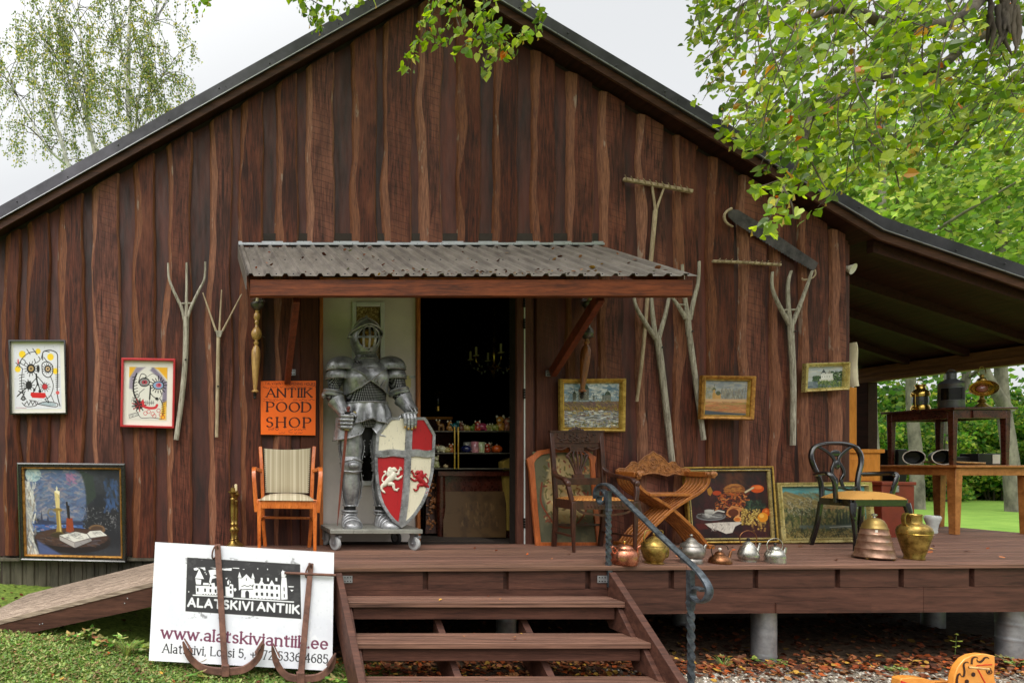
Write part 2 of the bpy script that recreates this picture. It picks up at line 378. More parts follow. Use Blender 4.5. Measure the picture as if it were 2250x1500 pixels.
    def curve(s, pts, wd, c, k=6, **kw): s.line([(q.x, q.y) for q in smooth_path([(x, y, 0) for x, y in pts], k)], wd, c, **kw)
    def text(s, t, p0, p1, h, wd, c, serif=0.0, contrast=0.0, gap=0.2, jit=0.0, a=1.0):
        """string along the base line p0 -> p1, cap height h"""
        tot = sum(GL[ch][0] + gap for ch in t) - gap; p0 = np.array(p0, float); ex = (np.array(p1, float) - p0) / tot
        ln = np.hypot(*ex); ey = np.array([ex[1], -ex[0]]) / ln * h; x = 0.0
        for ch in t:
            wv, st = GL[ch]; jy = rnd(-jit, jit)
            for pl in st:
                q = [tuple(p0 + ex * (x + px) + ey * (py + jy + (rnd(-jit, jit) if jit else 0))) for px, py in pl]
                s.line(q, wd, c, contrast=contrast, a=a)
                if serif:
                    closed = pl[0] == pl[-1]
                    ends = [] if closed else [(pl[0], pl[1]), (pl[-1], pl[-2])]
                    for (ax, ay), (bx, by) in ends:
                        if abs(by - ay) > 0.5 * abs(bx - ax) and (abs(ay) < .03 or abs(ay - 1) < .03 or abs(ay - .68) < .03) and abs(by - ay) > .12:
                            m = p0 + ex * (x + ax) + ey * ay; sv = ex / ln * h * serif
                            s.line([tuple(m - sv), tuple(m + sv)], wd * .55, c, a=a)
                        elif abs(bx - ax) > .2 and abs(ay - by) < .05:        # ends of level strokes
                            m = p0 + ex * (x + ax) + ey * ay; sv = ey * (0.12 if ay < .9 else -0.12)
                            s.line([tuple(m), tuple(m + sv)], wd * .6, c, a=a)
            x += wv + gap
    def vn(s, cells, oct=3, seed=0):
        """value noise over the raster, 0..1"""
        g = np.random.default_rng(seed); o = np.zeros((s.ny, s.nx)); amp = 1; tot = 0
        for k in range(oct):
            cx = max(2, int(cells * 2 ** k)); cy = max(2, int(cells * 2 ** k * s.ny / s.nx)); a = g.random((cy + 1, cx + 1))
            yy = np.linspace(0, cy, s.ny); xx = np.linspace(0, cx, s.nx); j = np.minimum(yy.astype(int), cy - 1); i = np.minimum(xx.astype(int), cx - 1)
            fy = (yy - j)[:, None]; fx = (xx - i)[None]; fy = fy * fy * (3 - 2 * fy); fx = fx * fx * (3 - 2 * fx)
            o += amp * ((a[j][:, i] * (1 - fx) + a[j][:, i + 1] * fx) * (1 - fy) + (a[j + 1][:, i] * (1 - fx) + a[j + 1][:, i + 1] * fx) * fy); tot += amp; amp *= .55
        return o / tot
    def noise(s, cells, amt, oct=3, seed=0): s.a *= (1 + amt * (s.vn(cells, oct, seed) - .5))[..., None]
    def tint(s, cells, c, thr=0.5, a=0.6, seed=1, sl=6, box=None):
        m = np.clip((s.vn(cells, 4, seed) - thr) * sl, 0, 1) * a
        if box: m = m * ((s.X > box[0]) & (s.Y > box[1]) & (s.X < box[2]) & (s.Y < box[3]))
        s.put((slice(None), slice(None)), m, c)
    def dabs(s, n, box, cols, ln=(4, 10), wd=(1, 3), ang=(0, 180), a=0.8, seed=0):
        g = random.Random(seed)
        for _ in range(n):
            x = g.uniform(box[0], box[2]); y = g.uniform(box[1], box[3]); q = R(g.uniform(*ang)); l = g.uniform(*ln) / 2; c = g.choice(cols); j = g.uniform(.88, 1.12)
            s.line([(x - l * math.cos(q), y - l * math.sin(q)), (x + l * math.cos(q), y + l * math.sin(q))], g.uniform(*wd), tuple(min(255, v * j) for v in c), a=a)
    def mesh(s, name, f, mat, parent, k=1.0):
        """f(u, v) -> point of the face"""
        tl, tr, bl, br = [np.array(f(*q), float) for q in ((0, 0), (1, 0), (0, 1), (1, 1))]
        u, v = np.meshgrid(np.linspace(0, 1, s.nx), np.linspace(0, 1, s.ny)); u = u[..., None]; v = v[..., None]
        V = (tl * (1 - u) * (1 - v) + tr * u * (1 - v) + bl * (1 - u) * v + br * u * v).reshape(-1, 3) - np.array(abs_loc(parent) if parent else (0, 0, 0))
        idx = np.arange(s.nx * s.ny).reshape(s.ny, s.nx); F = np.stack([idx[:-1, :-1], idx[1:, :-1], idx[1:, 1:], idx[:-1, 1:]], -1).reshape(-1, 4)
        me = bpy.data.meshes.new(name); me.vertices.add(len(V)); me.vertices.foreach_set('co', V.astype(np.float32).ravel())
        me.loops.add(F.size); me.loops.foreach_set('vertex_index', F.ravel().astype(np.int32))
        me.polygons.add(len(F)); me.polygons.foreach_set('loop_start', (np.arange(len(F)) * 4).astype(np.int32))
        me.update(calc_edges=True); me.materials.append(mat)
        c = np.clip(s.a, 0, 1).reshape(-1, 3); c = np.where(c <= .04045, c / 12.92, ((c + .055) / 1.055) ** 2.4) * k
        a = np.ones((len(V), 4), np.float32); a[:, :3] = c; me.color_attributes.new('Col', 'FLOAT_COLOR', 'POINT').data.foreach_set('color', a.ravel())
        o = bpy.data.objects.new(name, me); COL.objects.link(o)
        if parent: o.parent = parent
        return o
# ------------------------------------------------------------------ shared materials
def clad_mat():
    b = NB('stained_live_edge_boards'); at = b.attr(); sep = b.n('SeparateColor'); b.l(at, sep.inputs[0])
    rndv, bark, planed = sep.outputs[0], sep.outputs[1], sep.outputs[2]
    v = b.coord((1, 1, 1)); off = b.n('VectorMath', operation='SCALE'); cmb = b.n('CombineXYZ'); b.l(rndv, cmb.inputs[0]); b.l(rndv, cmb.inputs[2])
    off.inputs['Scale'].default_value = 13.0; b.l(cmb.outputs[0], off.inputs[0])
    ad = b.n('VectorMath', operation='ADD'); b.l(v, ad.inputs[0]); b.l(off.outputs[0], ad.inputs[1]); vv = ad.outputs[0]
    def sc(st, rot=(0, 0, 0)):
        m = b.n('Mapping'); m.inputs['Scale'].default_value = st; m.inputs['Rotation'].default_value = rot; b.l(vv, m.inputs[0]); return m.outputs[0]
    grain = b.noise(sc((16, 16, 1.1)), 3.2, 8, 0.68, 0.8); fine = b.noise(sc((60, 60, 3)), 3, 5, 0.6); big = b.noise(sc((3.2, 3, 1.2)), 1.1, 5, 0.62)
    col = b.mix(b.rng(grain, 0.37, 0.64), lin((42, 22, 18)), lin((113, 62, 46)))
    col = b.mix(b.rng(big, 0.52, 0.72, 0, 0.75), col, lin((130, 80, 61)))        # sun-bleached patches
    col = b.mix(b.rng(big, 0.48, 0.30, 0, 0.85), col, lin((46, 24, 20)))          # where the stain is thick
    stn = b.noise(sc((5.5, 5.5, .8)), 1.3, 6, .7)
    col = b.mix(b.rng(stn, .56, .7, 0, .6), col, lin((40, 24, 21)))              # water marks
    col = b.mix(b.rng(fine, 0.5, 0.75, 0, 0.32), col, lin((36, 20, 17)))
    wv = b.n('TexWave', wave_type='BANDS', bands_direction='Z'); wv.inputs['Scale'].default_value = 5.6; wv.inputs['Distortion'].default_value = 1.2; wv.inputs['Detail Scale'].default_value = 1.4
    b.l(sc((1, 1, 1), (0, R(-17), 0)), wv.inputs['Vector'])                       # saw-blade marks
    saw = b.rng(wv.outputs['Fac'], 0.10, 0.0, 0, 1); sawm = b.math('MULTIPLY', saw, b.rng(big, 0.38, 0.6)); sawm = b.math('MULTIPLY', sawm, b.rng(rndv, 0.4, 0.6)); sawm = b.math('MULTIPLY', sawm, b.math('SUBTRACT', 1.0, bark))
    col = b.mix(b.math('MULTIPLY', sawm, 0.4), col, lin((30, 16, 14)))
    vo = b.n('TexVoronoi'); vo.inputs['Scale'].default_value = 1.0; vo.inputs['Randomness'].default_value = 1; b.l(sc((3.6, 0.4, 2.1)), vo.inputs['Vector'])
    kn = b.rng(vo.outputs['Distance'], 0.2, 0.05, 0, 0.9); ring = b.n('Math', operation='SINE'); b.l(b.math('MULTIPLY', vo.outputs['Distance'], 95.0), ring.inputs[0])
    kr = b.math('MULTIPLY', b.rng(ring.outputs[0], 0.2, 1, 0, 0.22), b.rng(vo.outputs['Distance'], 0.3, 0.12))
    col = b.mix(kn, col, lin((44, 19, 15))); col = b.mix(kr, col, lin((58, 28, 22)))
    barkc = b.mix(b.rng(fine, 0.3, 0.7), lin((80, 47, 35)), lin((150, 99, 73))); barkc = b.mix(b.rng(grain, 0.56, 0.72), barkc, lin((86, 48, 35)))
    barkc = b.mix(b.rng(b.noise(sc((8, 8, 1.5)), 2.4, 4), .62, .68, 0, .8), barkc, lin((150, 132, 118)))
    col = b.mix(bark, col, barkc)
    pl = b.mix(b.rng(grain, 0.3, 0.7), lin((58, 31, 24)), lin((96, 55, 40))); col = b.mix(planed, col, pl)
    tone = b.n('HueSaturation'); b.l(col, tone.inputs['Color']); b.l(b.rng(rndv, 0, 1, 0.62, 1.32), tone.inputs['Value']); b.l(b.rng(rndv, 0, 1, 1.12, 0.92), tone.inputs['Saturation'])
    b.set(color=tone.outputs[0], rough=b.rng(fine, .3, .7, .5, .75), spec=0.25)
    h = b.math('ADD', b.math('MULTIPLY', grain, 0.6), b.math('MULTIPLY', fine, 0.4)); h = b.math('SUBTRACT', h, b.math('MULTIPLY', sawm, 0.3)); h = b.math('SUBTRACT', h, b.math('MULTIPLY', kn, 0.3))
    b.bump(h, 0.55, 0.008); return b.mat
m_clad = clad_mat()
m_under = M('recessed_boards', (62, 28, 23), .65, var=.45, scale=2.2, st=(5, 5, .7), bump=.3, bscale=30, c2=(98, 47, 35), attr=True)  # red-brown stain, deepened to put the shade of the gaps into the colour
m_beam = wood('stained_beam', (64, 30, 17), (134, 68, 36), (1.2, 14, 14), 2.5, .55, .3, .3)
m_brace = wood('stained_brace', (72, 30, 20), (128, 60, 40), (9, 9, 1.2), 2.5, .5, .3, .25)
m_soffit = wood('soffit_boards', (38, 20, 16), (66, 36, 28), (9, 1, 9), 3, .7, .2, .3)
m_flash = M('dark_sheet_metal', (62, 61, 66), .38, .55, .18, 3.5, bump=.03, bscale=8, c2=(84, 82, 89))
m_lip = M('bare_metal_lip', (170, 172, 176), .35, .6, .1)
m_sheet = M('weathered_roof_sheet', (104, 97, 92), .5, .25, .14, 5, (3, .8, .8), .03, 30, (132, 124, 117))
m_galv = M('galvanised_steel', (158, 160, 164), .42, .65, .22, 16, bump=.05, bscale=40)
m_plinth = M('olive_plinth_sheet', (74, 69, 58), .55, .1, .3, 4, (4, 4, .8), c2=(96, 90, 76))
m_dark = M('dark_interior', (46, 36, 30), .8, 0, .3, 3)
m_deck = wood('weathered_decking', (48, 31, 26), (150, 110, 92), (.45, 30, 30), 2.4, .55, .35, .5, attr=True)
m_fasc = wood('fascia_stain', (54, 32, 26), (98, 63, 51), (1.1, 12, 12), 2.2, .6, .3, .35, attr=True)
m_ramp = wood('bleached_ramp_boards', (80, 64, 54), (190, 170, 152), (1.2, 22, 22), 2.6, .7, .25, .6, attr=True)
m_iron = M('blue_black_iron', (62, 68, 74), .38, .55, .35, 30, bump=.12, bscale=60, c2=(96, 104, 112))

# ------------------------------------------------------------------ the shop building
XL, XR, XAP, XBE = -1.845, 5.79, 2.1144, 5.895
def rt(X):
    if X <= XAP: return 3.929 + .561 * X
    if X <= XBE: return 6.382 - .599 * X
    return 2.851 - .343 * (X - XBE)
shop = thing('shop_building', 'dark brown timber antique shop with live-edge board gable and tin door canopy', 'shop', (2, 0, -.5))
def nz(a, b, c=0): return mnoise.noise(Vector((a, b, c)))
def board(mb, x0, x1, z0, z1f, y0, y1, seed, bl=.05, br=.02, rough=1.0, planed=0):
    """live-edge board: flat face with a bark strip down each side; z1f gives the top height at X"""
    r = (math.sin(seed * 12.9898) * 43758.5453) % 1.0
    zt = max(z1f(x0), z1f(x1)); n = max(3, int((zt - z0) / .045)); ring = []
    for i in range(n + 1):
        z = z0 + (zt - z0) * i / n
        def wob(s): 
            k = .026 * nz(z * 1.35, seed * 3.1 + s) + .013 * nz(z * 4.2, seed * 5.7 + s)
            q = nz(z * .8, seed * 9.3 + s * 2); 
            return rough * (k + (.042 * max(0, q - .26) / .4))
        wl = wob(1); wr = wob(7); bw = bl * (1 + .95 * nz(z * 1.7, seed * 2.2)) if rough else bl; bw2 = br * (1 + .6 * nz(z * 1.5, seed * 4.2)) if rough else br
        row = []
        for (x, y) in ((x0 - wl, y0), (x0 - wl + bw * .25, y0 + (y1 - y0) * .55), (x0 - wl + bw, y1), (x1 + wr - bw2, y1), (x1 + wr - bw2 * .2, y0 + (y1 - y0) * .5), (x1 + wr, y0)):
            row.append(Vector((x, y, min(z, z1f(x)))))
        ring.append(row)
    o = len(mb.v); g = [1, 1, None, None, 1, 1]
    # faces get their own vertices per strip so bark colour stays sharp
    for q in range(5):
        bark = 1.0 if q != 2 else 0.0; vs = []; fs = []
        for row in ring: vs += [row[q], row[q + 1]]
        for i in range(len(ring) - 1): fs.append((2 * i, 2 * i + 1, 2 * i + 3, 2 * i + 2))
        mb.add(vs, fs, c=(r, bark if not planed else 0, planed))
    mb.add([ring[0][k] for k in range(6)], [(0, 1, 2, 3, 4, 5)], c=(r, 0, planed))
wx = lambda px: (px - CXP) * (DW - .05) / FPX
soff = lambda X: rt(X) - .195
mb = MB()
FULL = [(8, 42), (56, 108), (128, 184), (204, 264), (292, 344), (368, 422), (458, 510), (1318, 1373), (1403, 1461), (1484, 1536), (1557, 1613), (1631, 1685), (1697, 1748), (1760, 1818), (1829, 1857)]
UP = [(530, 580), (605, 655), (673, 734), (773, 829), (845, 906), (921, 971), (1005, 1057), (1085, 1139), (1169, 1221), (1248, 1305)]
for i, (a, b) in enumerate(FULL): board(mb, wx(a), wx(b), -.09 - .02 * (i % 3), soff, -.022, -.062, i + 1.3, .042 + .02 * ((i * 7) % 5) / 5, .018)
for i, (a, b) in enumerate(UP): board(mb, wx(a), wx(b), 2.695, soff, -.022, -.062, i + 31.7, .045 + .015 * ((i * 3) % 4) / 4, .02)
for i, (a, b) in enumerate([(530, 578), (604, 642), (1246, 1308)]): board(mb, wx(a), wx(b), -.08, lambda X: 2.66, -.022, -.062, i + 61.1, .05, .02)
for i, (a, b) in enumerate([(660, 701), (1136, 1174), (1179, 1228)]): board(mb, wx(a), wx(b), -.02, lambda X: 2.66, -.022, -.045, i + 81.4, .006, .006, 0, 1)
mb.build('board_cladding', m_clad, shop, 50, recalc=False)
# recessed boards between, as strips from the middle of one face board to the next
mb = MB(); xs = [XL] + [wx((a + b) / 2) for a, b in FULL[:7]] + [wx((a + b) / 2) for a, b in UP] + [wx((a + b) / 2) for a, b in FULL[7:]] + [XR]
for i, (a, b) in enumerate(zip(xs, xs[1:])):
    r = rnd(.6, 1.1)
    for (p, q) in ((a, b),):
        for s0, s1 in ((p, min(q, 1.05)), (max(p, 2.83), q)):
            if s1 - s0 > .01: mb.hexa([(s0, -.02 - .001 * (i % 2), -.1), (s1, -.02 - .001 * (i % 2), -.1), (s1, 0, -.1), (s0, 0, -.1), (s0, -.02 - .001 * (i % 2), soff(s0)), (s1, -.02 - .001 * (i % 2), soff(s1)), (s1, 0, soff(s1)), (s0, 0, soff(s0))], c=(r, r, r))
        s0, s1 = max(p, 1.05), min(q, 2.83)
        if s1 - s0 > .01: mb.hexa([(s0, -.02, 2.4), (s1, -.02, 2.4), (s1, 0, 2.4), (s0, 0, 2.4), (s0, -.02, soff(s0)), (s1, -.02, soff(s1)), (s1, 0, soff(s1)), (s0, 0, soff(s0))], c=(r, r, r))
mb.build('recessed_boards', m_under, shop, smooth=False)
# shell: thick wall behind, sides, back, floor
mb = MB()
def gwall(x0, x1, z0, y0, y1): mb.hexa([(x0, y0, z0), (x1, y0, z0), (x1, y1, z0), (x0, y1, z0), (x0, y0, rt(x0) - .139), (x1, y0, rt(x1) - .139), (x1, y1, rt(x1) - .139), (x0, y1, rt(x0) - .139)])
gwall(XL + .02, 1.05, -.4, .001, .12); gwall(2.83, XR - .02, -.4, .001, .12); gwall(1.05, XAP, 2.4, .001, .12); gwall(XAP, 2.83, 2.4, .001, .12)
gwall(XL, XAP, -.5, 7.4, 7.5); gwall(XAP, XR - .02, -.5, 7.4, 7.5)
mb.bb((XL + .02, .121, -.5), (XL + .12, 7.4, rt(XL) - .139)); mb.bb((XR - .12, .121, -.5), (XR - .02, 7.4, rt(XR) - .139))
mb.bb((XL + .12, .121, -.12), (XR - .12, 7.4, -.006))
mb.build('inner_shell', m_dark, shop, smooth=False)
mb = MB(); mb.bb((XR - .02, -.02, -.3), (XR + .012, 7.5, soff(XR) - .03)); mb.build('side_wall', m_under, shop, smooth=False)
# roof
mb = MB(); mu = MB()
for x0, x1, y1 in ((-2.7, XAP, 7.9), (XAP, XBE, 7.9), (XBE, 8.42, 2.3), (XBE - .1, XBE + .02, 7.9)):
    ya = 2.301 if x0 == XBE - .1 else -.17
    mb.hexa([(x0, ya, rt(x0) - .045), (x1, ya, rt(x1) - .045), (x1, y1, rt(x1) - .045), (x0, y1, rt(x0) - .045), (x0, ya, rt(x0)), (x1, ya, rt(x1)), (x1, y1, rt(x1)), (x0, y1, rt(x0))])
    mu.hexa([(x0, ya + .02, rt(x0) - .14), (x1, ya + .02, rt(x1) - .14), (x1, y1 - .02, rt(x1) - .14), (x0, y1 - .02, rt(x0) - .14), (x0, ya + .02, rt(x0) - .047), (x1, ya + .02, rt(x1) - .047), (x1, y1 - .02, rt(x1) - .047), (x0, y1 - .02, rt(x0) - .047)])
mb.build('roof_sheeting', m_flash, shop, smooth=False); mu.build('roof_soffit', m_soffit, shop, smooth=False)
mb = MB(); ml = MB(); mw = MB(); ms = []
for x0, x1 in ((-2.7, XAP), (XAP, XBE), (XBE, 8.42)):
    def strip(m, y0, y1, a, b_, dx=0):
        m.hexa([(x0, y0, rt(x0) - b_), (x1, y0, rt(x1) - b_), (x1, y1, rt(x1) - b_), (x0, y1, rt(x0) - b_), (x0, y0, rt(x0) - a), (x1, y0, rt(x1) - a), (x1, y1, rt(x1) - a), (x0, y1, rt(x0) - a)])
    strip(mb, -.192, -.172, -.012, .104); strip(ml, -.202, -.1925, .099, .106); strip(mw, -.17, -.152, .105, .175)
    nn = int((x1 - x0) / .42)
    for i in range(nn):
        x = x0 + (i + .5) * (x1 - x0) / nn; ms.append((x, -.194, rt(x) - .035 - .03 * (i % 2)))
vfl = mb.build('verge_flashing', m_flash, shop, smooth=False); ml.build('flashing_lip', m_lip, shop, smooth=False); mw.build('bargeboard', m_fasc, shop, smooth=False)
for c_ in ms: mb = MB(); mb.ball(c_, .007, 8, 5); mb.build('flashing_screw', m_flash, vfl)
# lean-to porch carpentry
m_porch = wood('porch_timber', (84, 56, 34), (150, 106, 66), (12, 1, 12), 2.6, .6, .3, .3)
mb = MB(); mb.bb((8.16, -.13, 1.72), (8.28, 1.95, 1.90)); mb.bb((8.145, -.13, 1.79), (8.159, 1.95, 1.798)); mb.build('eaves_beam', m_porch, shop, smooth=False, bev=.006)
mb = MB()
for y in (-.1, .4, .9, 1.4, 1.9):
    x0, x1 = 5.92, 8.15; mb.hexa([(x0, y, rt(x0) - .25), (x1, y, rt(x1) - .21), (x1, y + .05, rt(x1) - .21), (x0, y + .05, rt(x0) - .25), (x0, y, rt(x0) - .142), (x1, y, rt(x1) - .142), (x1, y + .05, rt(x1) - .142), (x0, y + .05, rt(x0) - .142)])
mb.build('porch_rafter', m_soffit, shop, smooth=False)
for y in (1.75, -.9):
    if y < 0: continue
    mb = MB(); mb.bb((8.16, y + .06, -.7), (8.28, y + .18, 1.72)); mb.build('porch_post', m_soffit, shop, bev=.006)
# plinth of ribbed sheet below the boards at the left
mb = MB(); pts = []; x = XL + .05
while x < .2:
    pts += [(x, -.015), (x + .062, -.015), (x + .072, .0), (x + .098, .0)]; x += .108
vs = [(a, b, -.10) for a, b in pts] + [(a, b, -.75) for a, b in pts]; n = len(pts)
mb.add(vs, [(i, i + 1, n + i + 1, n + i) for i in range(n - 1)]); mb.build('plinth_sheet', m_plinth, shop, smooth=False)
mb = MB(); mb.bb((XL + .02, -.075, -.135), (.25, -.005, -.112)); mb.build('drip_flashing', m_plinth, shop, smooth=False)
mb = MB(); mb.bb((XL + .03, .13, -.9), (XR - .02, .3, -.42)); mb.build('foundation', m_dark, shop, smooth=False)

# doorway
m_white = M('grey_white_paint', (206, 197, 190), .45, 0, .07, 4, bump=.02); m_jamb = M('jamb_paint', (205, 208, 205), .45, 0, .08, 5)
m_frame = wood('door_frame_wood', (120, 62, 28), (196, 118, 58), (14, 14, 1.2), 2.5, .45, .4, .2)
q = 5.12 / FPX; dx = lambda px: (px - CXP) * q
door = None
mb = MB()
a0, a1, b0, b1, zt, zb = dx(703), dx(911), dx(774), dx(840), EYE + 347 * q, EYE - 48 * q
mb.bb((a0, .10, .01), (b0, .145, 2.39)); mb.bb((b1, .10, .01), (a1, .145, 2.39)); mb.bb((b0, .1005, zt), (b1, .1445, 2.39)); mb.bb((b0, .1005, .01), (b1, .1445, zb))
door = mb.build('door', m_white, shop, smooth=False)
mb = MB()
for (u0, u1, w0, w1) in ((b0 - .012, b0 + .028, zb - .012, zt + .012), (b1 - .028, b1 + .012, zb - .012, zt + .012), (b0 + .028, b1 - .028, zt - .03, zt + .012), (b0 + .028, b1 - .028, zb - .012, zb + .03)): mb.bb((u0, .082, w0), (u1, .0995, w1))
mb.build('window_frame', m_jamb, door, bev=.005)
b = NB('amber_rolled_glass'); v = b.coord(); n = b.noise(v, 60, 6, .7); b.set(color=b.mix(b.rng(n, .45, .75), lin((104, 84, 44)), lin((214, 192, 124))), rough=.12, spec=.8); b.bump(b.noise(v, 45, 4), .5, .01)
mb = MB(); mb.bb((b0 + .02, .112, 1.5), (b1 - .02, .118, zt - .02)); mb.build('window_pane', b.mat, door, smooth=False)
m_blackglass = M('dark_glass', (14, 13, 12), .15, 0, .2, 5)
mb = MB(); mb.bb((b0 + .02, .112, zb + .02), (b1 - .02, .118, 1.498)); mb.build('window_pane', m_blackglass, door, smooth=False)
mb = MB(); mb.bb((a0, .088, .012), (a1, .0985, .10)); mb.build('kick_plate', m_white, door, smooth=False)
fr = MB(); fr.bb((1.048, -.03, -.005), (a0 - .002, .15, 2.4)); fr.bb((dx(911.5), .06, .0), (dx(918.5), .16, 2.4)); fr.bb((1.05, .0, 2.392), (2.83, .119, 2.42)); 
dfr = fr.build('door_frame', m_frame, shop, bev=.003)
j = MB(); j.bb((dx(1123), -.035, -.003), (dx(1128), .10, 2.39)); j.bb((dx(1128) + .001, -.05, -.002), (dx(1131), .10, 2.39)); jo = j.build('door_jamb', m_jamb, shop, bev=.003)
m_hinge = M('black_hinge', (36, 34, 32), .4, .5, .2)
for py in (665, 712, 865, 1148):
    z = EYE - (py - CYP) * 4.96 / FPX; mb = MB(); x = dx(1126)
    for k in range(4): mb.tube([(x + .008, -.054, z - .045 + k * .023), (x + .008, -.054, z - .025 + k * .023)], .008, 10)
    mb.bb((x - .014, -.0385, z - .04), (x + .004, -.0355, z + .04)); mb.build('hinge', m_hinge, shop)

# tin canopy over the door
can = MB(); zc0, zc1 = 2.655, 2.085; yc0, yc1 = -.055, -.985; xc0, xc1 = .325, 3.588
prof = []; x = xc0; per = .1255
while x < xc1 - .01:
    prof += [(x, 0), (x + .012, .019), (x + .034, .019), (x + .046, 0)]; x += per
prof = [p for p in prof if p[0] <= xc1]; prof.append((xc1, 0)); n = len(prof)
sl_ = math.atan2(zc0 - zc1, yc0 - yc1)
vs = []
for k in range(9):
    t = k / 8; y = yc0 + (yc1 - yc0) * t; z = zc0 + (zc1 - zc0) * t
    vs += [(a, y - b_ * math.sin(sl_), z + b_ * math.cos(sl_)) for a, b_ in prof]
for k in range(8):
    can.add([], []); 
can.add(vs, [(k * n + i, k * n + i + 1, (k + 1) * n + i + 1, (k + 1) * n + i) for k in range(8) for i in range(n - 1)])
cano = can.build('door_canopy', m_sheet, shop, smooth=False)
sm = cano.modifiers.new('sheet', 'SOLIDIFY'); sm.thickness = .0015; sm.offset = -1
mb = MB(); mb.bb((xc0 - .005, -.056, zc0 + .012), (xc1 - .02, -.075, zc0 + .03)); mb.bb((xc0 - .005, -.056, zc0 + .03), (xc1 - .02, -.0585, zc0 + .05)); mb.build('top_flashing', m_lip, cano, smooth=False)
mb = MB(); mb.bb((xc0, -.0335, zc0 + .0), (xc1 - .05, -.021, zc0 + .13)); mb.build('wall_flashing', m_dark, cano, smooth=False)
mb = MB(); h = [(xc0 - .012, yc0, zc0 + .02), (xc0 - .012, yc1 - .01, zc1 + .02), (xc0 - .012, yc1 - .01, zc1 - .10), (xc0 - .012, yc0, zc0 - .10)]
mb.add(h + [(p[0] + .004, p[1], p[2]) for p in h], [(0, 1, 2, 3), (7, 6, 5, 4), (0, 4, 5, 1), (1, 5, 6, 2), (2, 6, 7, 3), (3, 7, 4, 0)]); mb.build('side_flashing', m_sheet, cano, smooth=False)
mb = MB(); mb.bb((.345, -.962, 1.948), (3.565, -.91, 2.068)); mb.build('canopy_beam', m_beam, cano, bev=.004)
for x in (.35, 3.50, 1.4, 2.5):
    mb = MB(); mb.hexa([(x, -.908, 1.955), (x + .05, -.908, 1.955), (x + .05, -.056, 2.50), (x, -.056, 2.50), (x, -.908, 2.115), (x + .05, -.908, 2.115), (x + .05, -.056, 2.645), (x, -.056, 2.645)]); mb.build('canopy_rafter', m_beam, cano, smooth=False)
for p0, p1 in (((.70, -.86, 1.96), (.752, -.075, 1.46)), ((2.965, -.86, 1.97), (3.105, -.075, 1.53))):
    mb = MB(); mb.bar([p0, p1], .05, .085, up=(0, 0, 1)); mb.build('canopy_brace', m_brace, cano, bev=.004)
mb = MB(); mw2 = MB()
for k in range(int((xc1 - xc0) / per)):
    for t in (.06, .5, .95):
        x = xc0 + k * per + .09; y = yc0 + (yc1 - yc0) * t; z = zc0 + (zc1 - zc0) * t; mw2.ball((x, y, z + .002), .006, 6, 4)
mw2.build('sheet_screw', m_flash, cano)
for px, py in ((641, 818), (1208, 820)):
    c = P(px, py, -.058); mb = MB(); mb.box(c, (.07, .006, .055)); bo = mb.build('wall_bracket', m_galv, shop, bev=.002)
    mb = MB()
    for i in range(3):
        for k in range(2): mb.ball((c.x - .02 + .02 * i, c.y - .003, c.z - .014 + .028 * k), .005, 8, 4)
    mb.build('nail_hole', m_hinge, bo)

# ------------------------------------------------------------------ deck, steps, ramp
deck = thing('timber_deck', 'brown timber deck with ribbed boards running along the shop front', 'deck', (4, -.5, -.1))
def shear(mb):
    mb.v = [Vector((p.x, p.y, p.z + DZ(p.x))) for p in mb.v]
mb = MB(); XD0, XD1 = .07, 8.1; y = -1.10; k = 0
def dboard(mb, x0, x1, y0, y1, z0, z1, c):
    """ribbed board: the top carries fine grooves"""
    nx = 5; n = 9; ys = []
    for i in range(n):
        a = y0 + .004 + (y1 - y0 - .008) * i / n; w_ = (y1 - y0 - .008) / n; ys += [(a, z1), (a + w_ * .62, z1), (a + w_ * .7, z1 - .0022), (a + w_ * .92, z1 - .0022)]
    ys = [(y0, z0), (y0, z1 - .004)] + ys + [(y1 - .004, z1), (y1, z1 - .004), (y1, z0)]; m = len(ys)
    vs = [(x0 + (x1 - x0) * j / nx, yy, zz) for j in range(nx + 1) for yy, zz in ys]
    mb.add(vs, [(j * m + i, j * m + i + 1, (j + 1) * m + i + 1, (j + 1) * m + i) for j in range(nx) for i in range(m - 1)] + [tuple(range(m)), tuple(range(nx * m, nx * m + m))[::-1]], c=c)
while y < 3.0:
    x0 = XD0 if y < -.06 else XR + .03
    y1 = y + .138
    if y < -.06 and y1 > -.06: y1 = -.03
    c = rnd(.66, 1.15); cc = (c, c * rnd(.96, 1.02), c * rnd(.94, 1.02))
    if y < -.06: dboard(mb, XD0, 3.4 + .9 * (k % 2), y, y1, -.03, 0, cc); c = rnd(.8, 1.1); dboard(mb, 3.404 + .9 * (k % 2), XD1, y, y1, -.03, 0, (c, c, c))
    else: dboard(mb, x0, XD1, y, y1, -.03, 0, cc)
    y = y1 + .009; k += 1
shear(mb); mb.build('deck_boards', m_deck, deck, smooth=False, recalc=False)
mb = MB(); cx = [(x - CXP) * 3.925 / FPX for x in (735, 935, 1112, 1292, 1475, 1660, 1840, 1980, 2135, 2330, 2500, 2700, 2960)]; cx[0] = XD0
for i, (a, b_) in enumerate(zip(cx, cx[1:])):
    c = rnd(.8, 1.1); mb.bb((a + .02, -1.075, -.165), (b_ - .02, -1.05, -.032), c=(c, c, c))
a = XD0
for b_ in (2.9, 3.42, 5.1, 6.2, 7.3, XD1):
    c = rnd(.8, 1.05); mb.bb((a, -1.073, -.345), (b_ - .003, -1.05, -.168), c=(c, c, c)); a = b_
mb.bb((XD0, -1.0495, -.34), (XD1, -1.03, -.035), c=(.6, .6, .6)); mb.bb((4.05, -1.082, -.343), (4.72, -1.0735, -.27), c=(.95, .95, .95))
shear(mb); mb.build('deck_fascia', m_fasc, deck, smooth=False)
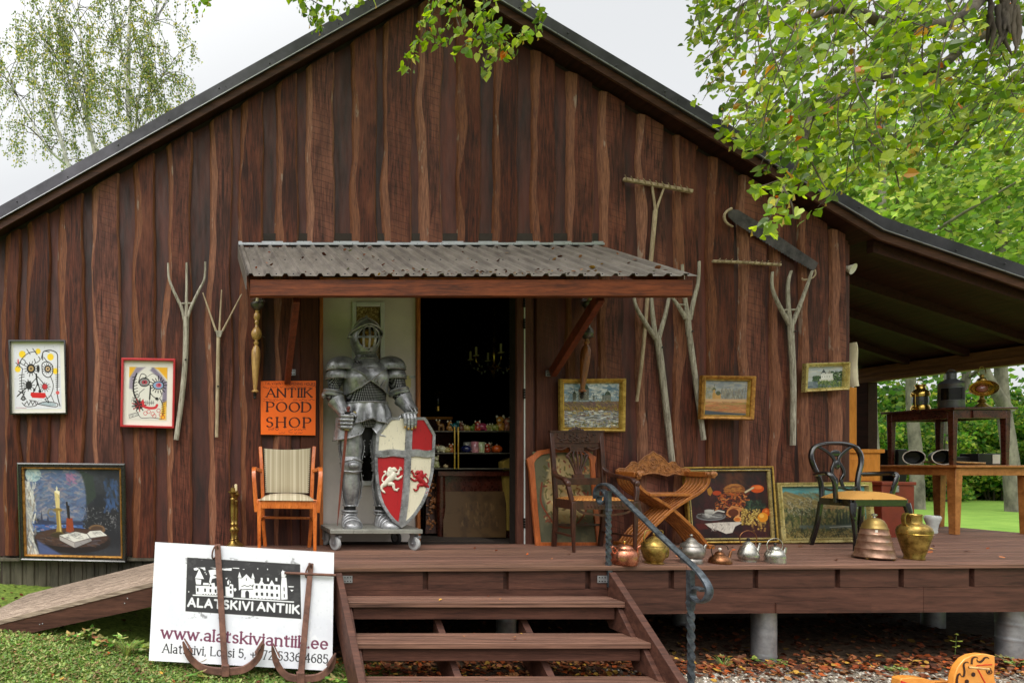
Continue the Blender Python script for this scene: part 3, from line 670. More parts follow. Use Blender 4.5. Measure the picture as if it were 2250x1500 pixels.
mb = MB()
for x in (.1, 1.2, 2.3, 3.4, 4.5, 5.6, 6.7, 7.9): mb.bb((x, -1.03, -.2), (x + .05, -.02, -.035))
mb.bb((XD1 - .03, -1.0, -.3), (XD1, 3.0, -.035)); mb.bb((XR + .1, 2.97, -.3), (XD1 - .031, 3.0, -.035)); shear(mb); mb.build('deck_joist', m_fasc, deck, smooth=False)
for px, d in ((1678, 4.06), (2221, 4.06), (1112, 4.25), (1500, 4.9), (2050, 4.9)):
    x = (px - CXP) * d / FPX; mb = MB(); z0 = -.92; z1 = -.345 + DZ(x); r = .069; pr = []
    nn = 60
    pr = [(r + (.003 if abs(((z1 - z) * 9.3 + .35) % 1.0 - .5) < .03 else 0) + .0012 * nz(z * 9, x), z) for z in [z0 + (z1 - z0) * i / nn for i in range(nn + 1)]]
    mb.lathe(pr, 28, (x, d - DW, 0)); mb.build('duct_pier', m_galv, deck, 60)

steps = thing('entrance_steps', 'open timber steps with three ribbed treads in front of the shop door', 'steps', (1.93, -1.4, -.75))
for k in range(1, 5):
    z = -.206 * k; yn = -1.02 - .22 * k
    if z < -.7: break
    mb = MB(); c = rnd(.9, 1.1); dboard(mb, .985, 2.86, yn, yn + .098, z - .035, z, (c, c, c)); dboard(mb, .985, 2.86, yn + .104, yn + .21, z - .035, z, (c * .95, c * .95, c * .95)); mb.build('tread', m_deck, steps, smooth=False, recalc=False)
    mb = MB(); mb.bb((1.03, yn + .035, z - .125), (2.815, yn + .06, z - .037))
    for i in range(7): mb.bb((1.03, yn + .0335, z - .12 + i * .012), (2.815, yn + .0351, z - .113 + i * .012))
    mb.build('riser', m_fasc, steps, smooth=False)
for x0, x1 in ((.935, .982), (2.863, 2.912)):
    mb = MB(); P2 = [(-1.075, -.02), (-1.86, -.76), (-1.86, -.90), (-1.66, -.90), (-1.075, -.36)]
    mb.prism(P2, lambda a, b: (x0, a, b), lambda a, b: (x1, a, b)); mb.build('stringer', m_fasc, steps, bev=.004)
    xi0, xi1 = (x1 + .002, x1 + .036) if x0 < 1.5 else (x0 - .036, x0 - .002)
    for k in range(1, 4):
        z = -.206 * k - .036; yn = -1.02 - .22 * k; mb = MB(); mb.prism([(yn + .03, z), (yn + .2, z), (yn + .1, z - .17), (yn - .1, z - .17)], lambda a, b: (xi0, a, b), lambda a, b: (xi1, a, b)); mb.build('cleat', m_fasc, steps, bev=.003)
for x in (1.62, 2.22):
    mb = MB(); mb.prism([(-1.10, -.34), (-1.62, -.8), (-1.62, -.9), (-1.45, -.9), (-1.1, -.6)], lambda a, b: (x, a, b), lambda a, b: (x + .045, a, b)); mb.build('middle_stringer', m_fasc, steps, smooth=False)
for x, dr in ((.985, 1), (2.80, 1)):
    mb = MB(); c = Vector((x + .03, -1.08, -.085)); mb.box(c, (.085, .004, .05)); bo = mb.build('angle_bracket', m_galv, steps, smooth=False); mb = MB()
    for i in range(4):
        for k2 in range(2): mb.ball((c.x - .03 + i * .02, -1.083, c.z - .013 + .026 * k2), .0045, 8, 4)
    mb.build('screw_head', m_hinge, bo)

ramp = thing('wheel_ramp', 'bleached timber ramp sloping down to the grass at the left of the shop', 'ramp', (-.9, -.6, -.45))
rz = lambda X: -.002 + .248 * (X - .066)
mb = MB(); nb = 7; y0, y1 = -1.085, -.22
for i in range(nb):
    a = y0 + (y1 - y0) * i / nb; b_ = a + (y1 - y0) / nb - .006; c = rnd(.8, 1.1)
    for g in range(6):
        u = a + (b_ - a) * g / 6; w_ = (b_ - a) / 6 * .78
        mb.hexa([(-2.0, u, rz(-2.0) - .03), (.062, u, rz(.062) - .03), (.062, u + w_, rz(.062) - .03), (-2.0, u + w_, rz(-2.0) - .03), (-2.0, u, rz(-2.0)), (.062, u, rz(.062)), (.062, u + w_, rz(.062)), (-2.0, u + w_, rz(-2.0))], c=(c, c, c))
mb.build('ramp_boards', m_ramp, ramp, smooth=False)
mb = MB()
for ya, yb in ((-1.078, -1.045), (-.27, -.24)): mb.hexa([(-2.0, ya, rz(-2.0) - .12), (.062, ya, rz(.062) - .185), (.062, yb, rz(.062) - .185), (-2.0, yb, rz(-2.0) - .12), (-2.0, ya, rz(-2.0) - .031), (.062, ya, rz(.062) - .031), (.062, yb, rz(.062) - .031), (-2.0, yb, rz(-2.0) - .031)])
mb.build('ramp_side', m_fasc, ramp, smooth=False)
mb = MB()
for x in (-1.15, -1.13, -.55, -.53, -.2): mb.ball((x, -1.079, rz(x) - .07 - .03 * (x < -.54)), .005, 8, 4)
mb.build('screw_head', m_galv, ramp)

# wrought handrail beside the steps (in the plane x = 2.87)
XH = 2.87
def HP(px, py): y = PX(px, XH); return Vector((XH, y, EYE - (py - CYP) * (DW + y) / FPX))
zz = lambda a, b: (1280 + a / 3.262, 1040 + b / 3.262)
hr = thing('handrail', 'blue-black wrought iron handrail with scrolled ends and twisted posts beside the steps', 'handrail', (XH, -1.4, -.75))
rp_ = [zz(*p) for p in ((150, 172), (137, 160), (122, 168), (122, 190), (140, 204), (160, 192), (160, 165), (152, 215), (118, 218), (97, 180), (98, 125), (120, 90), (150, 77), (190, 84), (250, 140), (400, 285), (560, 445), (700, 578), (790, 660), (850, 725), (895, 795), (908, 850), (888, 900), (840, 918), (796, 893), (786, 850), (805, 822), (838, 820), (862, 838))]
rp_ = rp_[:7][:0] + [zz(*p) for p in ((158, 190), (150, 168), (130, 162), (118, 180), (122, 205), (140, 216), (112, 212), (96, 175), (99, 125), (122, 90), (152, 78))][:0] + rp_[9:]
mb = MB(); path = smooth_path([HP(*p) for p in rp_], 5); mb.sweep(path, [(-.02, -.006), (-.008, -.009), (.008, -.009), (.02, -.006), (.02, .006), (.008, .01), (-.008, .01), (-.02, .006)], up=(0, .3, 1)); mb.build('rail', m_iron, hr, 30)
mb = MB(); cc = HP(*zz(137, 178)); path = [Vector((XH, cc.y + r_ * math.cos(a), cc.z + r_ * math.sin(a))) for a, r_ in [(R(95 + t * 12), .062 - .0016 * t) for t in range(30)]]
mb.sweep([path[0] + Vector((0, .02, .025))] + path, [(-.02, -.005), (.02, -.005), (.02, .005), (-.02, .005)], up=(1, 0, 0)) if False else mb.sweep(path, [(-.005, -.02), (.005, -.02), (.005, .02), (-.005, .02)], up=(1, 0, 0)); mb.build('scroll', m_iron, hr, 30)
def twist_post(mb, p0, p1, s=.016, tw=9):
    p0 = Vector(p0); p1 = Vector(p1); ax = (p1 - p0); n = 70; vs = []
    for i in range(n + 1):
        t = i / n; a = tw * PI / 2 * max(0, min(1, (t - .22) / .6)); r = s * (1.25 if abs(t - .2) < .012 or abs(t - .84) < .012 else 1)
        for k in range(4): vs.append(p0 + ax * t + Vector((r * 1.2 * math.cos(a + PI / 4 + k * PI / 2), r * 1.2 * math.sin(a + PI / 4 + k * PI / 2), 0)))
    mb.add(vs, [(i * 4 + k, i * 4 + (k + 1) % 4, i * 4 + 4 + (k + 1) % 4, i * 4 + 4 + k) for i in range(n) for k in range(4)] + [(3, 2, 1, 0), tuple(n * 4 + k for k in range(4))])
t0 = HP(1337, 1078); mb = MB(); twist_post(mb, t0, (XH, t0.y, -.14), .0155, 9); mb.build('post', m_iron, hr, 30)
t0 = HP(1517, 1252); mb = MB(); twist_post(mb, t0, (XH, t0.y - .01, -.86), .0165, 10); mb.build('post', m_iron, hr, 30)
# ------------------------------------------------------------------ ground, lawn
def ground_mat():
    b = NB('ground_soil_grass'); c = b.attr(); sp = b.n('SeparateColor'); b.l(c, sp.inputs[0]); v = b.coord()
    n = b.noise(v, 2.2, 8, .7); n2 = b.noise(v, 28, 6, .7)
    grass = b.mix(b.rng(n2, .3, .7), lin((54, 74, 30)), lin((116, 134, 58)))
    lawn = b.mix(b.rng(n, .35, .65), lin((96, 130, 54)), lin((126, 156, 70))); lawn = b.mix(b.rng(n2, .4, .7, 0, .35), lawn, lin((78, 108, 44)))
    soil = b.mix(b.rng(n2, .35, .65), lin((40, 32, 26)), lin((84, 68, 54)))
    grav = b.mix(b.rng(b.noise(v, 90, 3), .35, .65), lin((92, 84, 74)), lin((158, 148, 134)))
    col = b.mix(sp.outputs[0], soil, grass); col = b.mix(sp.outputs[1], col, grav); col = b.mix(sp.outputs[2], col, lawn)
    b.set(color=col, rough=.9, spec=.1); b.bump(n2, .5, .02); return b.mat
def ssf(a, b, t):
    t = min(1, max(0, (t - a) / (b - a))); return t * t * (3 - 2 * t)
def axis(near0, near1, step, far0, far1):
    a = list(np.arange(near0, near1, step)); s_ = step
    while a[-1] < far1: s_ *= 1.35; a.append(a[-1] + s_)
    s_ = step
    while a[0] > far0: s_ *= 1.35; a.insert(0, a[0] - s_)
    return a
gx = axis(-3.0, 7.5, .06, -90, 140); gy = axis(-2.6, 3.5, .06, -25, 170)
def gmask(x, y):
    grass = 1 - ssf(.9, 1.5, x + .15 * nz(x * 2, y * 2, 5)); 
    if y > -1.0 and x > -.3: grass *= 1 - ssf(-1.05, -.8, y) 
    grav = ssf(2.6, 3.4, x) * ssf(-1.08, -1.22, y + .12 * nz(x * 3, y * 3, 9))
    far = max(ssf(2.2, 3.0, y), ssf(8.3, 8.8, x), ssf(-1.7, -2.3, x) * ssf(-.4, .4, y))
    return grass, grav, far
mb = MB()
vs = [(x, y, gz(x, y)) for y in gy for x in gx]; n = len(gx)
mb.add(vs, [(j * n + i, j * n + i + 1, (j + 1) * n + i + 1, (j + 1) * n + i) for j in range(len(gy) - 1) for i in range(n - 1)])
mb.c = [gmask(p[0], p[1]) for p in vs]
go = mb.build('ground', ground_mat(), None, recalc=False, sharp=180); tag(go, None, None, kind='structure')

# short turf at the lower left
m_leafg = leafmat('herb_leaf', .5, .3)
GREENS = [lin(c) for c in ((134, 166, 76), (112, 150, 62), (156, 180, 96), (98, 134, 58), (174, 188, 114), (124, 152, 86), (178, 168, 110), (150, 122, 84))]
def blade(mb, p, h, wd, az, lean, c):
    d = Vector((math.cos(az), math.sin(az), 0)); s_ = Vector((-d.y, d.x, 0)) * wd
    a = p + Vector((0, 0, h * .55)) + d * lean * .35; t = p + Vector((0, 0, h)) + d * lean
    mb.add([p - s_, p + s_, a + s_ * .8, a - s_ * .8, t], [(0, 1, 2, 3), (3, 2, 4)], c=c)
def leafq(mb, p, az, tilt, l, wd, c, fold=.25):
    """pointed oval leaf"""
    d = Vector((math.cos(az) * math.cos(tilt), math.sin(az) * math.cos(tilt), math.sin(tilt))); s_ = Vector((-math.sin(az), math.cos(az), 0)); u = d.cross(s_) * -1
    q = lambda a, b, e: p + d * (a * l) + s_ * (b * wd) + u * (e * wd)
    mb.add([q(0, 0, 0), q(.3, .5, fold), q(.7, .42, fold), q(1, 0, 0), q(.7, -.42, fold), q(.3, -.5, fold), q(.5, 0, -.0)], [(0, 6, 2, 1), (6, 3, 2), (0, 5, 4, 6), (6, 4, 3)], c=c)
mb = MB()
for i in range(26000):
    x = rnd(-2.1, 1.15); y = rnd(-1.85, -.95)
    if rnd(0, 1) > gmask(x, y)[0] * (1.1 if y < -1.0 else .3): continue
    if .93 < x and y > -1.9 and x < 2.9: 
        if rnd(0, 1) < .6: continue
    p = Vector((x, y, gz(x, y) - .004)); c = random.choice(GREENS); k = rnd(.5, .98) * (1 + .35 * nz(x * 3, y * 3, 2)); c = tuple(q * k for q in c)
    if i % 4 == 0: blade(mb, p, rnd(.015, .05), .0016, rnd(0, 6.28), rnd(.0, .03), c)
    else: leafq(mb, p + Vector((0, 0, rnd(.004, .025))), rnd(0, 6.28), rnd(-.3, .7), rnd(.013, .036), rnd(.010, .022), c)
tag(mb.build('grass', m_leafg, None, recalc=False, smooth=False), 'short grass and clover turf in front of the ramp and sign', 'grass', kind='stuff')

# fallen leaves and gravel
m_litter = VC('dry_leaf', .65, .2, var=.2)
BROWN = [lin(c) for c in ((134, 74, 44), (160, 92, 56), (106, 58, 38), (178, 112, 72), (88, 52, 38), (190, 132, 84), (150, 74, 40), (120, 80, 58), (196, 96, 44), (206, 160, 70))]
def dryleaf(mb, p, s_, c):
    az = rnd(0, 6.28); M_ = Matrix.Rotation(az, 3, 'Z') @ Matrix.Rotation(rnd(-.6, .6), 3, 'X') @ Matrix.Rotation(rnd(-.5, .5), 3, 'Y'); k = [rnd(.7, 1.2) for _ in range(6)]; cu = rnd(-.25, .5)
    o = [(0, -.62, 0), (.42 * k[0], -.3, cu * .5), (.5 * k[1], .15, cu * .6), (0, .62 * k[2], .1), (-.5 * k[3], .15, cu * .6), (-.42 * k[4], -.3, cu * .5), (0, 0, 0)]
    mb.add([p + M_ @ (Vector(q) * s_) for q in o], [(0, 1, 6), (1, 2, 6), (2, 3, 6), (3, 4, 6), (4, 5, 6), (5, 0, 6)], c=c)
mb = MB(); 
for i in range(9500):
    if i < 7000: x = rnd(1.0, 6.4); y = random.choice((rnd(-1.9, -.9), rnd(-1.55, -1.0), rnd(-1.3, .6)))
    else: x = rnd(-2, 6.5); y = rnd(-1.9, .8)
    if x < .95 and rnd(0, 1) > (.34 if y < -1.0 else .5): continue
    if gmask(x, y)[1] > .6 and rnd(0, 1) < .86 * ssf(-1.12, -1.36, y): continue
    c = random.choice(BROWN); k = rnd(.45, 1.0) * (.32 if y > -.9 else .92)  # leaves under the deck darkened, its shade is put into their colour
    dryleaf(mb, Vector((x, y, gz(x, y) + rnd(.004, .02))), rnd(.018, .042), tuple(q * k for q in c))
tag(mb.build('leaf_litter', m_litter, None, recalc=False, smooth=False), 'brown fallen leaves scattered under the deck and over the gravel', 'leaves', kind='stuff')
mb = MB(); m_stone = VC('gravel_stone', .8, .2, var=.25)
for i in range(12000):
    x = rnd(2.7, 6.6); y = rnd(-1.9, -1.05)
    if rnd(0, 1) > gmask(x, y)[1]: continue
    s_ = rnd(.005, .013); k = rnd(.5, 1.2); c = random.choice(((182, 174, 160), (150, 142, 132), (206, 200, 190), (124, 112, 100), (168, 150, 130))); a = rnd(0, 6)
    o = [(1, 0, -.3), (0, 1.1, -.3), (-1, .1, -.3), (.1, -1, -.3), (.5, .3, .55), (-.5, .2, .6), (0, -.5, .5)]; M_ = Matrix.Rotation(a, 3, 'Z') @ Matrix.Diagonal((s_, s_ * rnd(.6, 1), s_ * .8))
    p = Vector((x, y, gz(x, y) + .003)); mb.add([p + M_ @ Vector(q) for q in o], [(0, 1, 4), (1, 5, 4), (1, 2, 5), (2, 6, 5), (2, 3, 6), (3, 0, 6), (0, 4, 6), (4, 5, 6)], c=tuple(q * k for q in lin(c)))
tag(mb.build('gravel', m_stone, None, recalc=False, smooth=False), 'grey gravel in front of the deck at the lower right', 'gravel', kind='stuff')

# weeds one could pick out
m_stem = M('weed_stem', (96, 120, 54), .6)
def weed(px, py, y, h, n, label, lw=.02, ll=.05, spread=.08, name='weed_plant', blades=0, cols=None):
    p = P(px, py, y); p.z = gz(p.x, p.y) - .01; t = thing(name, label, 'weed', p); mb = MB(); ms = MB()
    for i in range(n):
        a = rnd(0, 6.28); r = spread * math.sqrt(rnd(.05, 1)); hh = h * rnd(.35, 1); q = p + Vector((r * math.cos(a), r * math.sin(a), hh))
        ms.tube([p, (p + q) / 2 + Vector((0, 0, .1 * h)), q], .0012, 4)
        for k in range(3): 
            c = tuple(v * rnd(.75, 1.2) for v in random.choice(cols or GREENS)); leafq(mb, q, a + (k - 1) * 1.3 + rnd(-.3, .3), rnd(-.35, .45), ll * rnd(.7, 1.2), lw * rnd(.8, 1.2), c)
    for i in range(blades):
        a = rnd(0, 6.28); l = rnd(.5, 1) * h * 1.3; d = Vector((math.cos(a), math.sin(a), 0)); s_ = Vector((-d.y, d.x, 0)) * .0022; c = tuple(v * rnd(.7, 1.2) for v in random.choice(GREENS)); b_ = p + d * rnd(0, .025)
        pts = [b_ + d * (l * .55 * t_ * t_) + Vector((0, 0, l * (t_ - .42 * t_ * t_ * rnd(.8, 1.2)))) for t_ in (0, .35, .7, 1)]
        mb.add([pts[0] - s_, pts[0] + s_, pts[1] + s_, pts[1] - s_, pts[2] + s_ * .7, pts[2] - s_ * .7, pts[3]], [(0, 1, 2, 3), (3, 2, 4, 5), (5, 4, 6)], c=c)
    mb.build('leaves', m_leafg, t, recalc=False, smooth=False); ms.build('stem', m_stem, t)
weed(165, 1398, -1.12, .09, 7, 'low trefoil weed just below the left part of the ramp side', .03, .035, .06)
weed(192, 1385, -1.05, .12, 8, 'bright trefoil clump under the ramp beside the broad-leaved weed', .034, .04, .06)
weed(228, 1400, -1.12, .10, 8, 'round-leaved weed clump just right of the bright trefoil under the ramp', .045, .05, .06)
weed(278, 1425, -1.2, .17, 3, 'tuft of long grass blades left of the white sign', .02, .06, .05, 'grass_tuft', 70)
weed(312, 1418, -1.1, .12, 10, 'leafy weed clump at the lower left corner of the white sign', .04, .06, .07)
weed(12, 1300, .15, .16, 14, 'leafy weed at the left corner of the olive plinth', .03, .07, .12)
weed(1090, 1478, -1.0, .10, 3, 'three-leaved seedling under the middle of the steps', .022, .04, .03)
weed(745, 1475, -1.35, .09, 10, 'leafy weed between the white sign and the step stringer', .035, .05, .07)
weed(430, 1462, -1.33, .10, 4, 'jagged dandelion leaves in front of the left anchor arm', .022, .08, .05)
weed(1690, 1442, -1.05, .05, 8, 'low green weed at the foot of the duct pier beside the steps', .025, .03, .08)
weed(1960, 1450, -1.15, .05, 7, 'low green weed on the gravel left of the toy horse', .02, .03, .09)
weed(2235, 1450, -1.1, .08, 9, 'green weed at the foot of the rightmost duct pier', .02, .04, .08)
weed(1590, 1452, -1.08, .10, 2, 'thin grass tuft between handrail and duct pier', .01, .02, .05, 'grass_tuft', 24)
p = P(2098, 1430, -.9); p.z = gz(p.x, p.y); t = thing('seedling', 'thin yellow-green seedling growing in the dark below the deck', 'seedling', p); mb = MB(); mb.tube([p, p + Vector((.006, 0, .08)), p + Vector((.012, 0, .17))], .0016, 5); mb.build('stem', m_stem, t); mb = MB()
for h, a in ((.08, 3.3), (.085, .2), (.12, 2.6), (.125, 5.8), (.17, .6), (.172, 3.6)): leafq(mb, p + Vector((.006 + h * .04, 0, h)), a, .2, .035, .02, lin((176, 186, 84)))
mb.build('leaves', m_leafg, t, recalc=False, smooth=False)

# ------------------------------------------------------------------ white sign board with printed castle, and two anchors
sg = thing('shop_sign', 'white board with castle picture and shop address leaning on the deck', 'sign', P(530, 1460, -1.3))
C_ = {'tl': P(341, 1190, -1.125), 'tr': P(734, 1213, -1.125), 'bl': P(327, 1450, -1.30), 'br': P(730, 1473, -1.30)}
def q2(u, v, off=0):
    p = C_['tl'].lerp(C_['tr'], u).lerp(C_['bl'].lerp(C_['br'], u), v)
    nrm = (C_['bl'] - C_['tl']).cross(C_['tr'] - C_['tl']).normalized(); 
    return p + nrm * off
nrm_sg = (C_['bl'] - C_['tl']).cross(C_['tr'] - C_['tl']).normalized()
if nrm_sg.y > 0: nrm_sg = -nrm_sg
S = Pic((192, 50), (2030, 152), (122, 1272), 640, 430, (232, 233, 238))
S.ell(1250, 760, 1020, 590, (222, 224, 231), .8, 60, 3); S.tint(5, (214, 216, 226), .52, .7, 4); S.tint(30, (238, 239, 243), .55, .6, 8, box=(900, 850, 2000, 1100)); S.tint(60, (205, 207, 214), .68, .5, 18)
K, Wt = (52, 51, 53), (236, 237, 240)
S.poly([(516, 210), (1680, 277), (1671, 858), (490, 780)], (222, 222, 224)); S.poly([(519, 214), (1676, 281), (1667, 853), (494, 777)], K); S.tint(40, (78, 77, 78), .6, .5, 31, box=(500, 215, 1670, 850))
sk = lambda pts, c=Wt, a=1: S.poly(pts, c, a)
for p in ([(582, 330), (615, 320), (640, 335), (612, 352), (590, 350)], [(620, 322), (700, 318), (705, 352), (640, 318)], [(755, 318), (900, 330), (975, 325), (970, 352), (900, 350), (800, 332)], [(980, 320), (1050, 322), (1050, 332), (985, 328)], [(735, 350), (800, 338), (840, 350), (830, 395), (780, 400), (830, 425), (770, 440), (755, 495), (740, 470), (752, 410)], [(905, 430), (930, 425), (915, 445)], [(1080, 335), (1105, 332), (1100, 342)], [(1545, 512), (1605, 514), (1600, 524), (1550, 524)], [(1565, 548), (1600, 552), (1580, 572)], [(985, 540), (1010, 535), (1018, 552), (1000, 575)]): sk(p)
for p in ((690, 345), (700, 372), (712, 390), (940, 455), (955, 470), (1240, 330), (1340, 336), (530, 575)): S.ell(p[0], p[1], 5, 8, Wt)
sk([(640, 332), (688, 442), (596, 434)]); sk([(600, 442), (660, 448), (655, 500), (606, 497)]); sk([(602, 510), (835, 520), (838, 612), (604, 602)]); sk([(740, 490), (795, 480), (800, 520), (735, 520)]); sk([(680, 480), (735, 484), (735, 505), (676, 505)])
sk([(905, 520), (940, 520), (955, 490), (985, 500), (985, 625), (905, 618)]); sk([(925, 460), (942, 462), (942, 500), (925, 500)]); sk([(570, 604), (980, 624), (980, 634), (570, 616)])
sk([(1052, 362), (1072, 425), (1034, 424)]); sk([(1188, 374), (1206, 435), (1170, 434)]); sk([(1122, 388), (1175, 445), (1070, 440)]); sk([(1040, 430), (1200, 440), (1205, 492), (1180, 500), (1180, 550), (1200, 640), (1062, 632), (1068, 540), (1042, 560)])
sk([(1200, 485), (1462, 500), (1462, 655), (1140, 640)]); sk([(1272, 444), (1305, 498), (1245, 494)]); sk([(1380, 448), (1408, 502), (1352, 498)]); 
for a in (1268, 1332, 1418): sk([(a, 425), (a + 20, 427), (a + 18, 462), (a, 460)])
sk([(1482, 418), (1530, 422), (1535, 520), (1535, 650), (1470, 655), (1470, 520)]); sk([(1495, 335), (1500, 350), (1530, 362), (1530, 400), (1515, 420), (1480, 415), (1480, 362), (1492, 350)]); sk([(980, 634), (1600, 672), (1598, 684), (980, 645)])
for a, b, w_, h in [(614, 535, 16, 38), (688, 540, 18, 36), (742, 545, 18, 36), (795, 550, 18, 34), (745, 500, 18, 22), (950, 515, 18, 28), (950, 562, 18, 30), (1212, 506, 22, 34), (1264, 506, 26, 34), (1318, 512, 20, 32), (1364, 512, 28, 36), (1420, 520, 20, 30), (1212, 580, 22, 32), (1264, 580, 24, 34), (1318, 582, 20, 36), (1364, 588, 26, 34), (1420, 592, 20, 32), (1498, 525, 10, 40), (1498, 595, 10, 36), (1116, 430, 8, 28)]: S.rect(a, b, a + w_, b + h, K)
S.ell(1125, 588, 20, 26, K); S.rect(1105, 588, 1145, 638, K); S.line([(1070, 520), (1100, 505), (1130, 520), (1160, 505), (1185, 520)], 7, K); S.line([(1070, 552), (1185, 545)], 8, K)
for a in range(670, 820, 28): S.rect(a, 596, a + 12, 604, K)
for a in range(1160, 1440, 36): S.rect(a, 634 + (a - 1160) * .06, a + 14, 642 + (a - 1160) * .06, K)
S.text('ALATSKIVI', (522, 722), (1172, 764), 80, 21, (226, 227, 230), gap=.3); S.text('ANTIIK', (1226, 763), (1644, 796), 80, 21, (226, 227, 230), gap=.3)
S.text('www.alatskiviantiik.ee', (250, 1045), (1918, 1158), 112, 21, (112, 58, 82), serif=.11, contrast=.35, gap=.19)
S.text('Alatskivi, Lossi 5, +372 5336 4685', (260, 1192), (1915, 1300), 86, 12.5, (44, 42, 46), serif=.09, contrast=.4, gap=.2)
for i in range(40): x = rnd(250, 1950); y = rnd(120, 1280); S.line([(x, y), (x + rnd(-60, 60), y + rnd(-25, 25))], rnd(1, 3), (206, 207, 214), a=.6)
m_print = VC('printed_board', .45, .35)
S.mesh('printed_face', lambda u, v: q2(u, v) + nrm_sg * .0005, m_print, sg, k=.93)
mb = MB(); a = [q2(0, 1), q2(1, 1), q2(1, 0), q2(0, 0)]; mb.hexa([p - nrm_sg * .012 for p in (a[0], a[1])] + [a[1], a[0]] + [p - nrm_sg * .012 for p in (a[3], a[2])] + [a[2], a[3]])
mb.build('board', M('white_board', (228, 229, 233), .5, 0, .05), sg, smooth=False)

m_rust = M('rusted_iron', (96, 66, 58), .75, .15, .35, 14, bump=.35, bscale=70, c2=(128, 90, 76))
def anchor(label, top, bot, tipl, tipr, yt, yb, stock, w0, w1):
    A = P(*top, yt); B = P(*bot, yb); t = thing('anchor', label, 'anchor', B)
    mb = MB(); mb.bar([A + (A - B) * .015, A.lerp(B, .5), B], .042, .02, up=(0, -1, .25), sc=[w0, (w0 + w1) / 2, w1]); so_ = mb.build('shank', m_rust, t, bev=.004)
    mb = MB(); L_ = P(*tipl, yb); R_ = P(*tipr, yb)
    for T, sg_ in ((L_, -1), (R_, 1)):
        m1 = Vector((B.x + .5 * (T.x - B.x), B.y, B.z + .14 * (T.z - B.z))); m2 = Vector((B.x + .84 * (T.x - B.x), B.y, B.z + .5 * (T.z - B.z)))
        pth = smooth_path([B + Vector((0, 0, .01)), m1, m2, T], 6); n = len(pth); mb.sweep(pth, [(-.5, -.5), (.5, -.5), (.5, .5), (-.5, .5)], up=(0, 1, 0), sc=[(.05 * (1 - .25 * i / n) if i < n * .72 else .038 * (1 - (i - n * .72) / (n * .32)), .022 * (1 - .5 * i / n)) for i in range(n)])
    mb.build('arm', m_rust, t, bev=.003)
    mb = MB(); mb.box(B + Vector((0, -.004, .02)), (.052, .034, .075)); mb.build('crown_joint', m_rust, t, bev=.004)
    for T, sg_ in ((L_, -1), (R_, 1)):
        mb = MB(); d = (T - B).normalized(); c = T.lerp(B, .12); mb.prism([(-.022, -.05), (.022, -.05), (.012, .03), (0, .06), (-.012, .03)], lambda a, b: c + Vector((d.x * b * .6, a - .016, b * .8)), lambda a, b: c + Vector((d.x * b * .6 - sg_ * .008, a - .016, b * .8 + .004))); mb.build('fluke', m_rust, t)
    mb = MB(); c = A + Vector((-.018, -.012, -.04)); mb.tube([c + Vector((.020 * math.cos(u), -.016 * math.sin(u), .047 * math.sin(u + .5))) for u in [i * 2 * PI / 20 for i in range(20)]], .0055, 8, closed=True); mb.build('ring', m_rust, t)
    if stock:
        a, b = P(*stock[0], yt - .02), P(*stock[1], yt - .02); mb = MB(); mb.tube([a, a.lerp(b, .5), b], .0095, 10); mb.build('stock', m_rust, t)
    return t
anchor('rusty anchor without a stock leaning on the left half of the white sign', (478, 1199), (495, 1478), (402, 1408), (580, 1412), -1.15, -1.335, None, 1.0, 1.02)
anchor('shorter rusty anchor with a crossbar leaning on the right edge of the white sign', (683, 1240), (660, 1494), (598, 1418), (737, 1442), -1.165, -1.345, ((625, 1258), (737, 1263)), .85, 1.0)
# ------------------------------------------------------------------ things hung on the wall
def pxs(o, s_): return lambda a, b: (o[0] + a / s_, o[1] + b / s_)
m_grey = wood('silvered_wood', (98, 90, 78), (192, 185, 170), (9, 9, 1), 7, .75, .2, .4); m_pale = wood('pale_tool_wood', (132, 112, 88), (196, 178, 150), (6, 6, 1), 6, .7, .2, .35)
def tubes(mb, lines, y=-.1, k=6):
    for pts, r0, r1 in lines:
        pp = smooth_path([P(a, b, y) for a, b in pts], k); n = len(pp) - 1; mb.tube(pp, [r0 + (r1 - r0) * i / n for i in range(n + 1)], 9)
def fork(label, tines, handle, cross=None, mat=m_grey, y=-.105, r=.024, rt_=.016, r2=None):
    p = P(*handle[-1], y); t = thing('hay_fork', label, 'hay fork', p, group='wooden hay forks on the wall')
    for ti in tines: mb = MB(); tubes(mb, [(ti, rt_ * .55, rt_ * 1.05)], y); mb.build('tine', mat, t)
    mb = MB(); tubes(mb, [(handle, r, r2 or r * .85)], y); mb.build('handle', mat, t)
    mb = MB(); c = P(*handle[1], y); mb.tube([c + Vector((.004, .04, 0)), c + Vector((.004, -.034, .002))], .0045, 7); mb.ball(c + Vector((.004, -.034, .002)), (.009, .004, .009), 8, 5); mb.build('hanging_nail', m_hinge, t)
    if cross: mb = MB(); mb.tube([P(*cross[0], y), P(*cross[1], y)], .008, 8); mb.build('spacer', mat, t)
    return t
fork('large silvered three-pronged fork with curved outer prongs beside the red frame', [[(369.5, 578), (371, 610), (381, 638), (398, 674), (406, 704)], [(451, 575), (449, 613), (437, 638), (421, 672), (410, 703)], [(410, 577), (410, 640), (409, 702)]], [(409, 696), (407, 792), (399, 878), (387, 966)], ((396, 667), (422, 666)), r=.027)
f2 = fork('slim fork with three straight prongs and a tin socket, left of the canopy', [[(445.6, 643), (474.5, 727)], [(487, 637), (482, 727)], [(531, 646), (489, 727)]], [(480, 735), (478, 850), (476, 960)], None, m_pale, r=.018, rt_=.010)
mb = MB(); mb.prism([(473, 726), (490, 726), (485, 741), (477, 741)], lambda a, b: P(a, b, -.085), lambda a, b: P(a, b, -.125)); mb.build('socket', m_grey, f2, bev=.003)
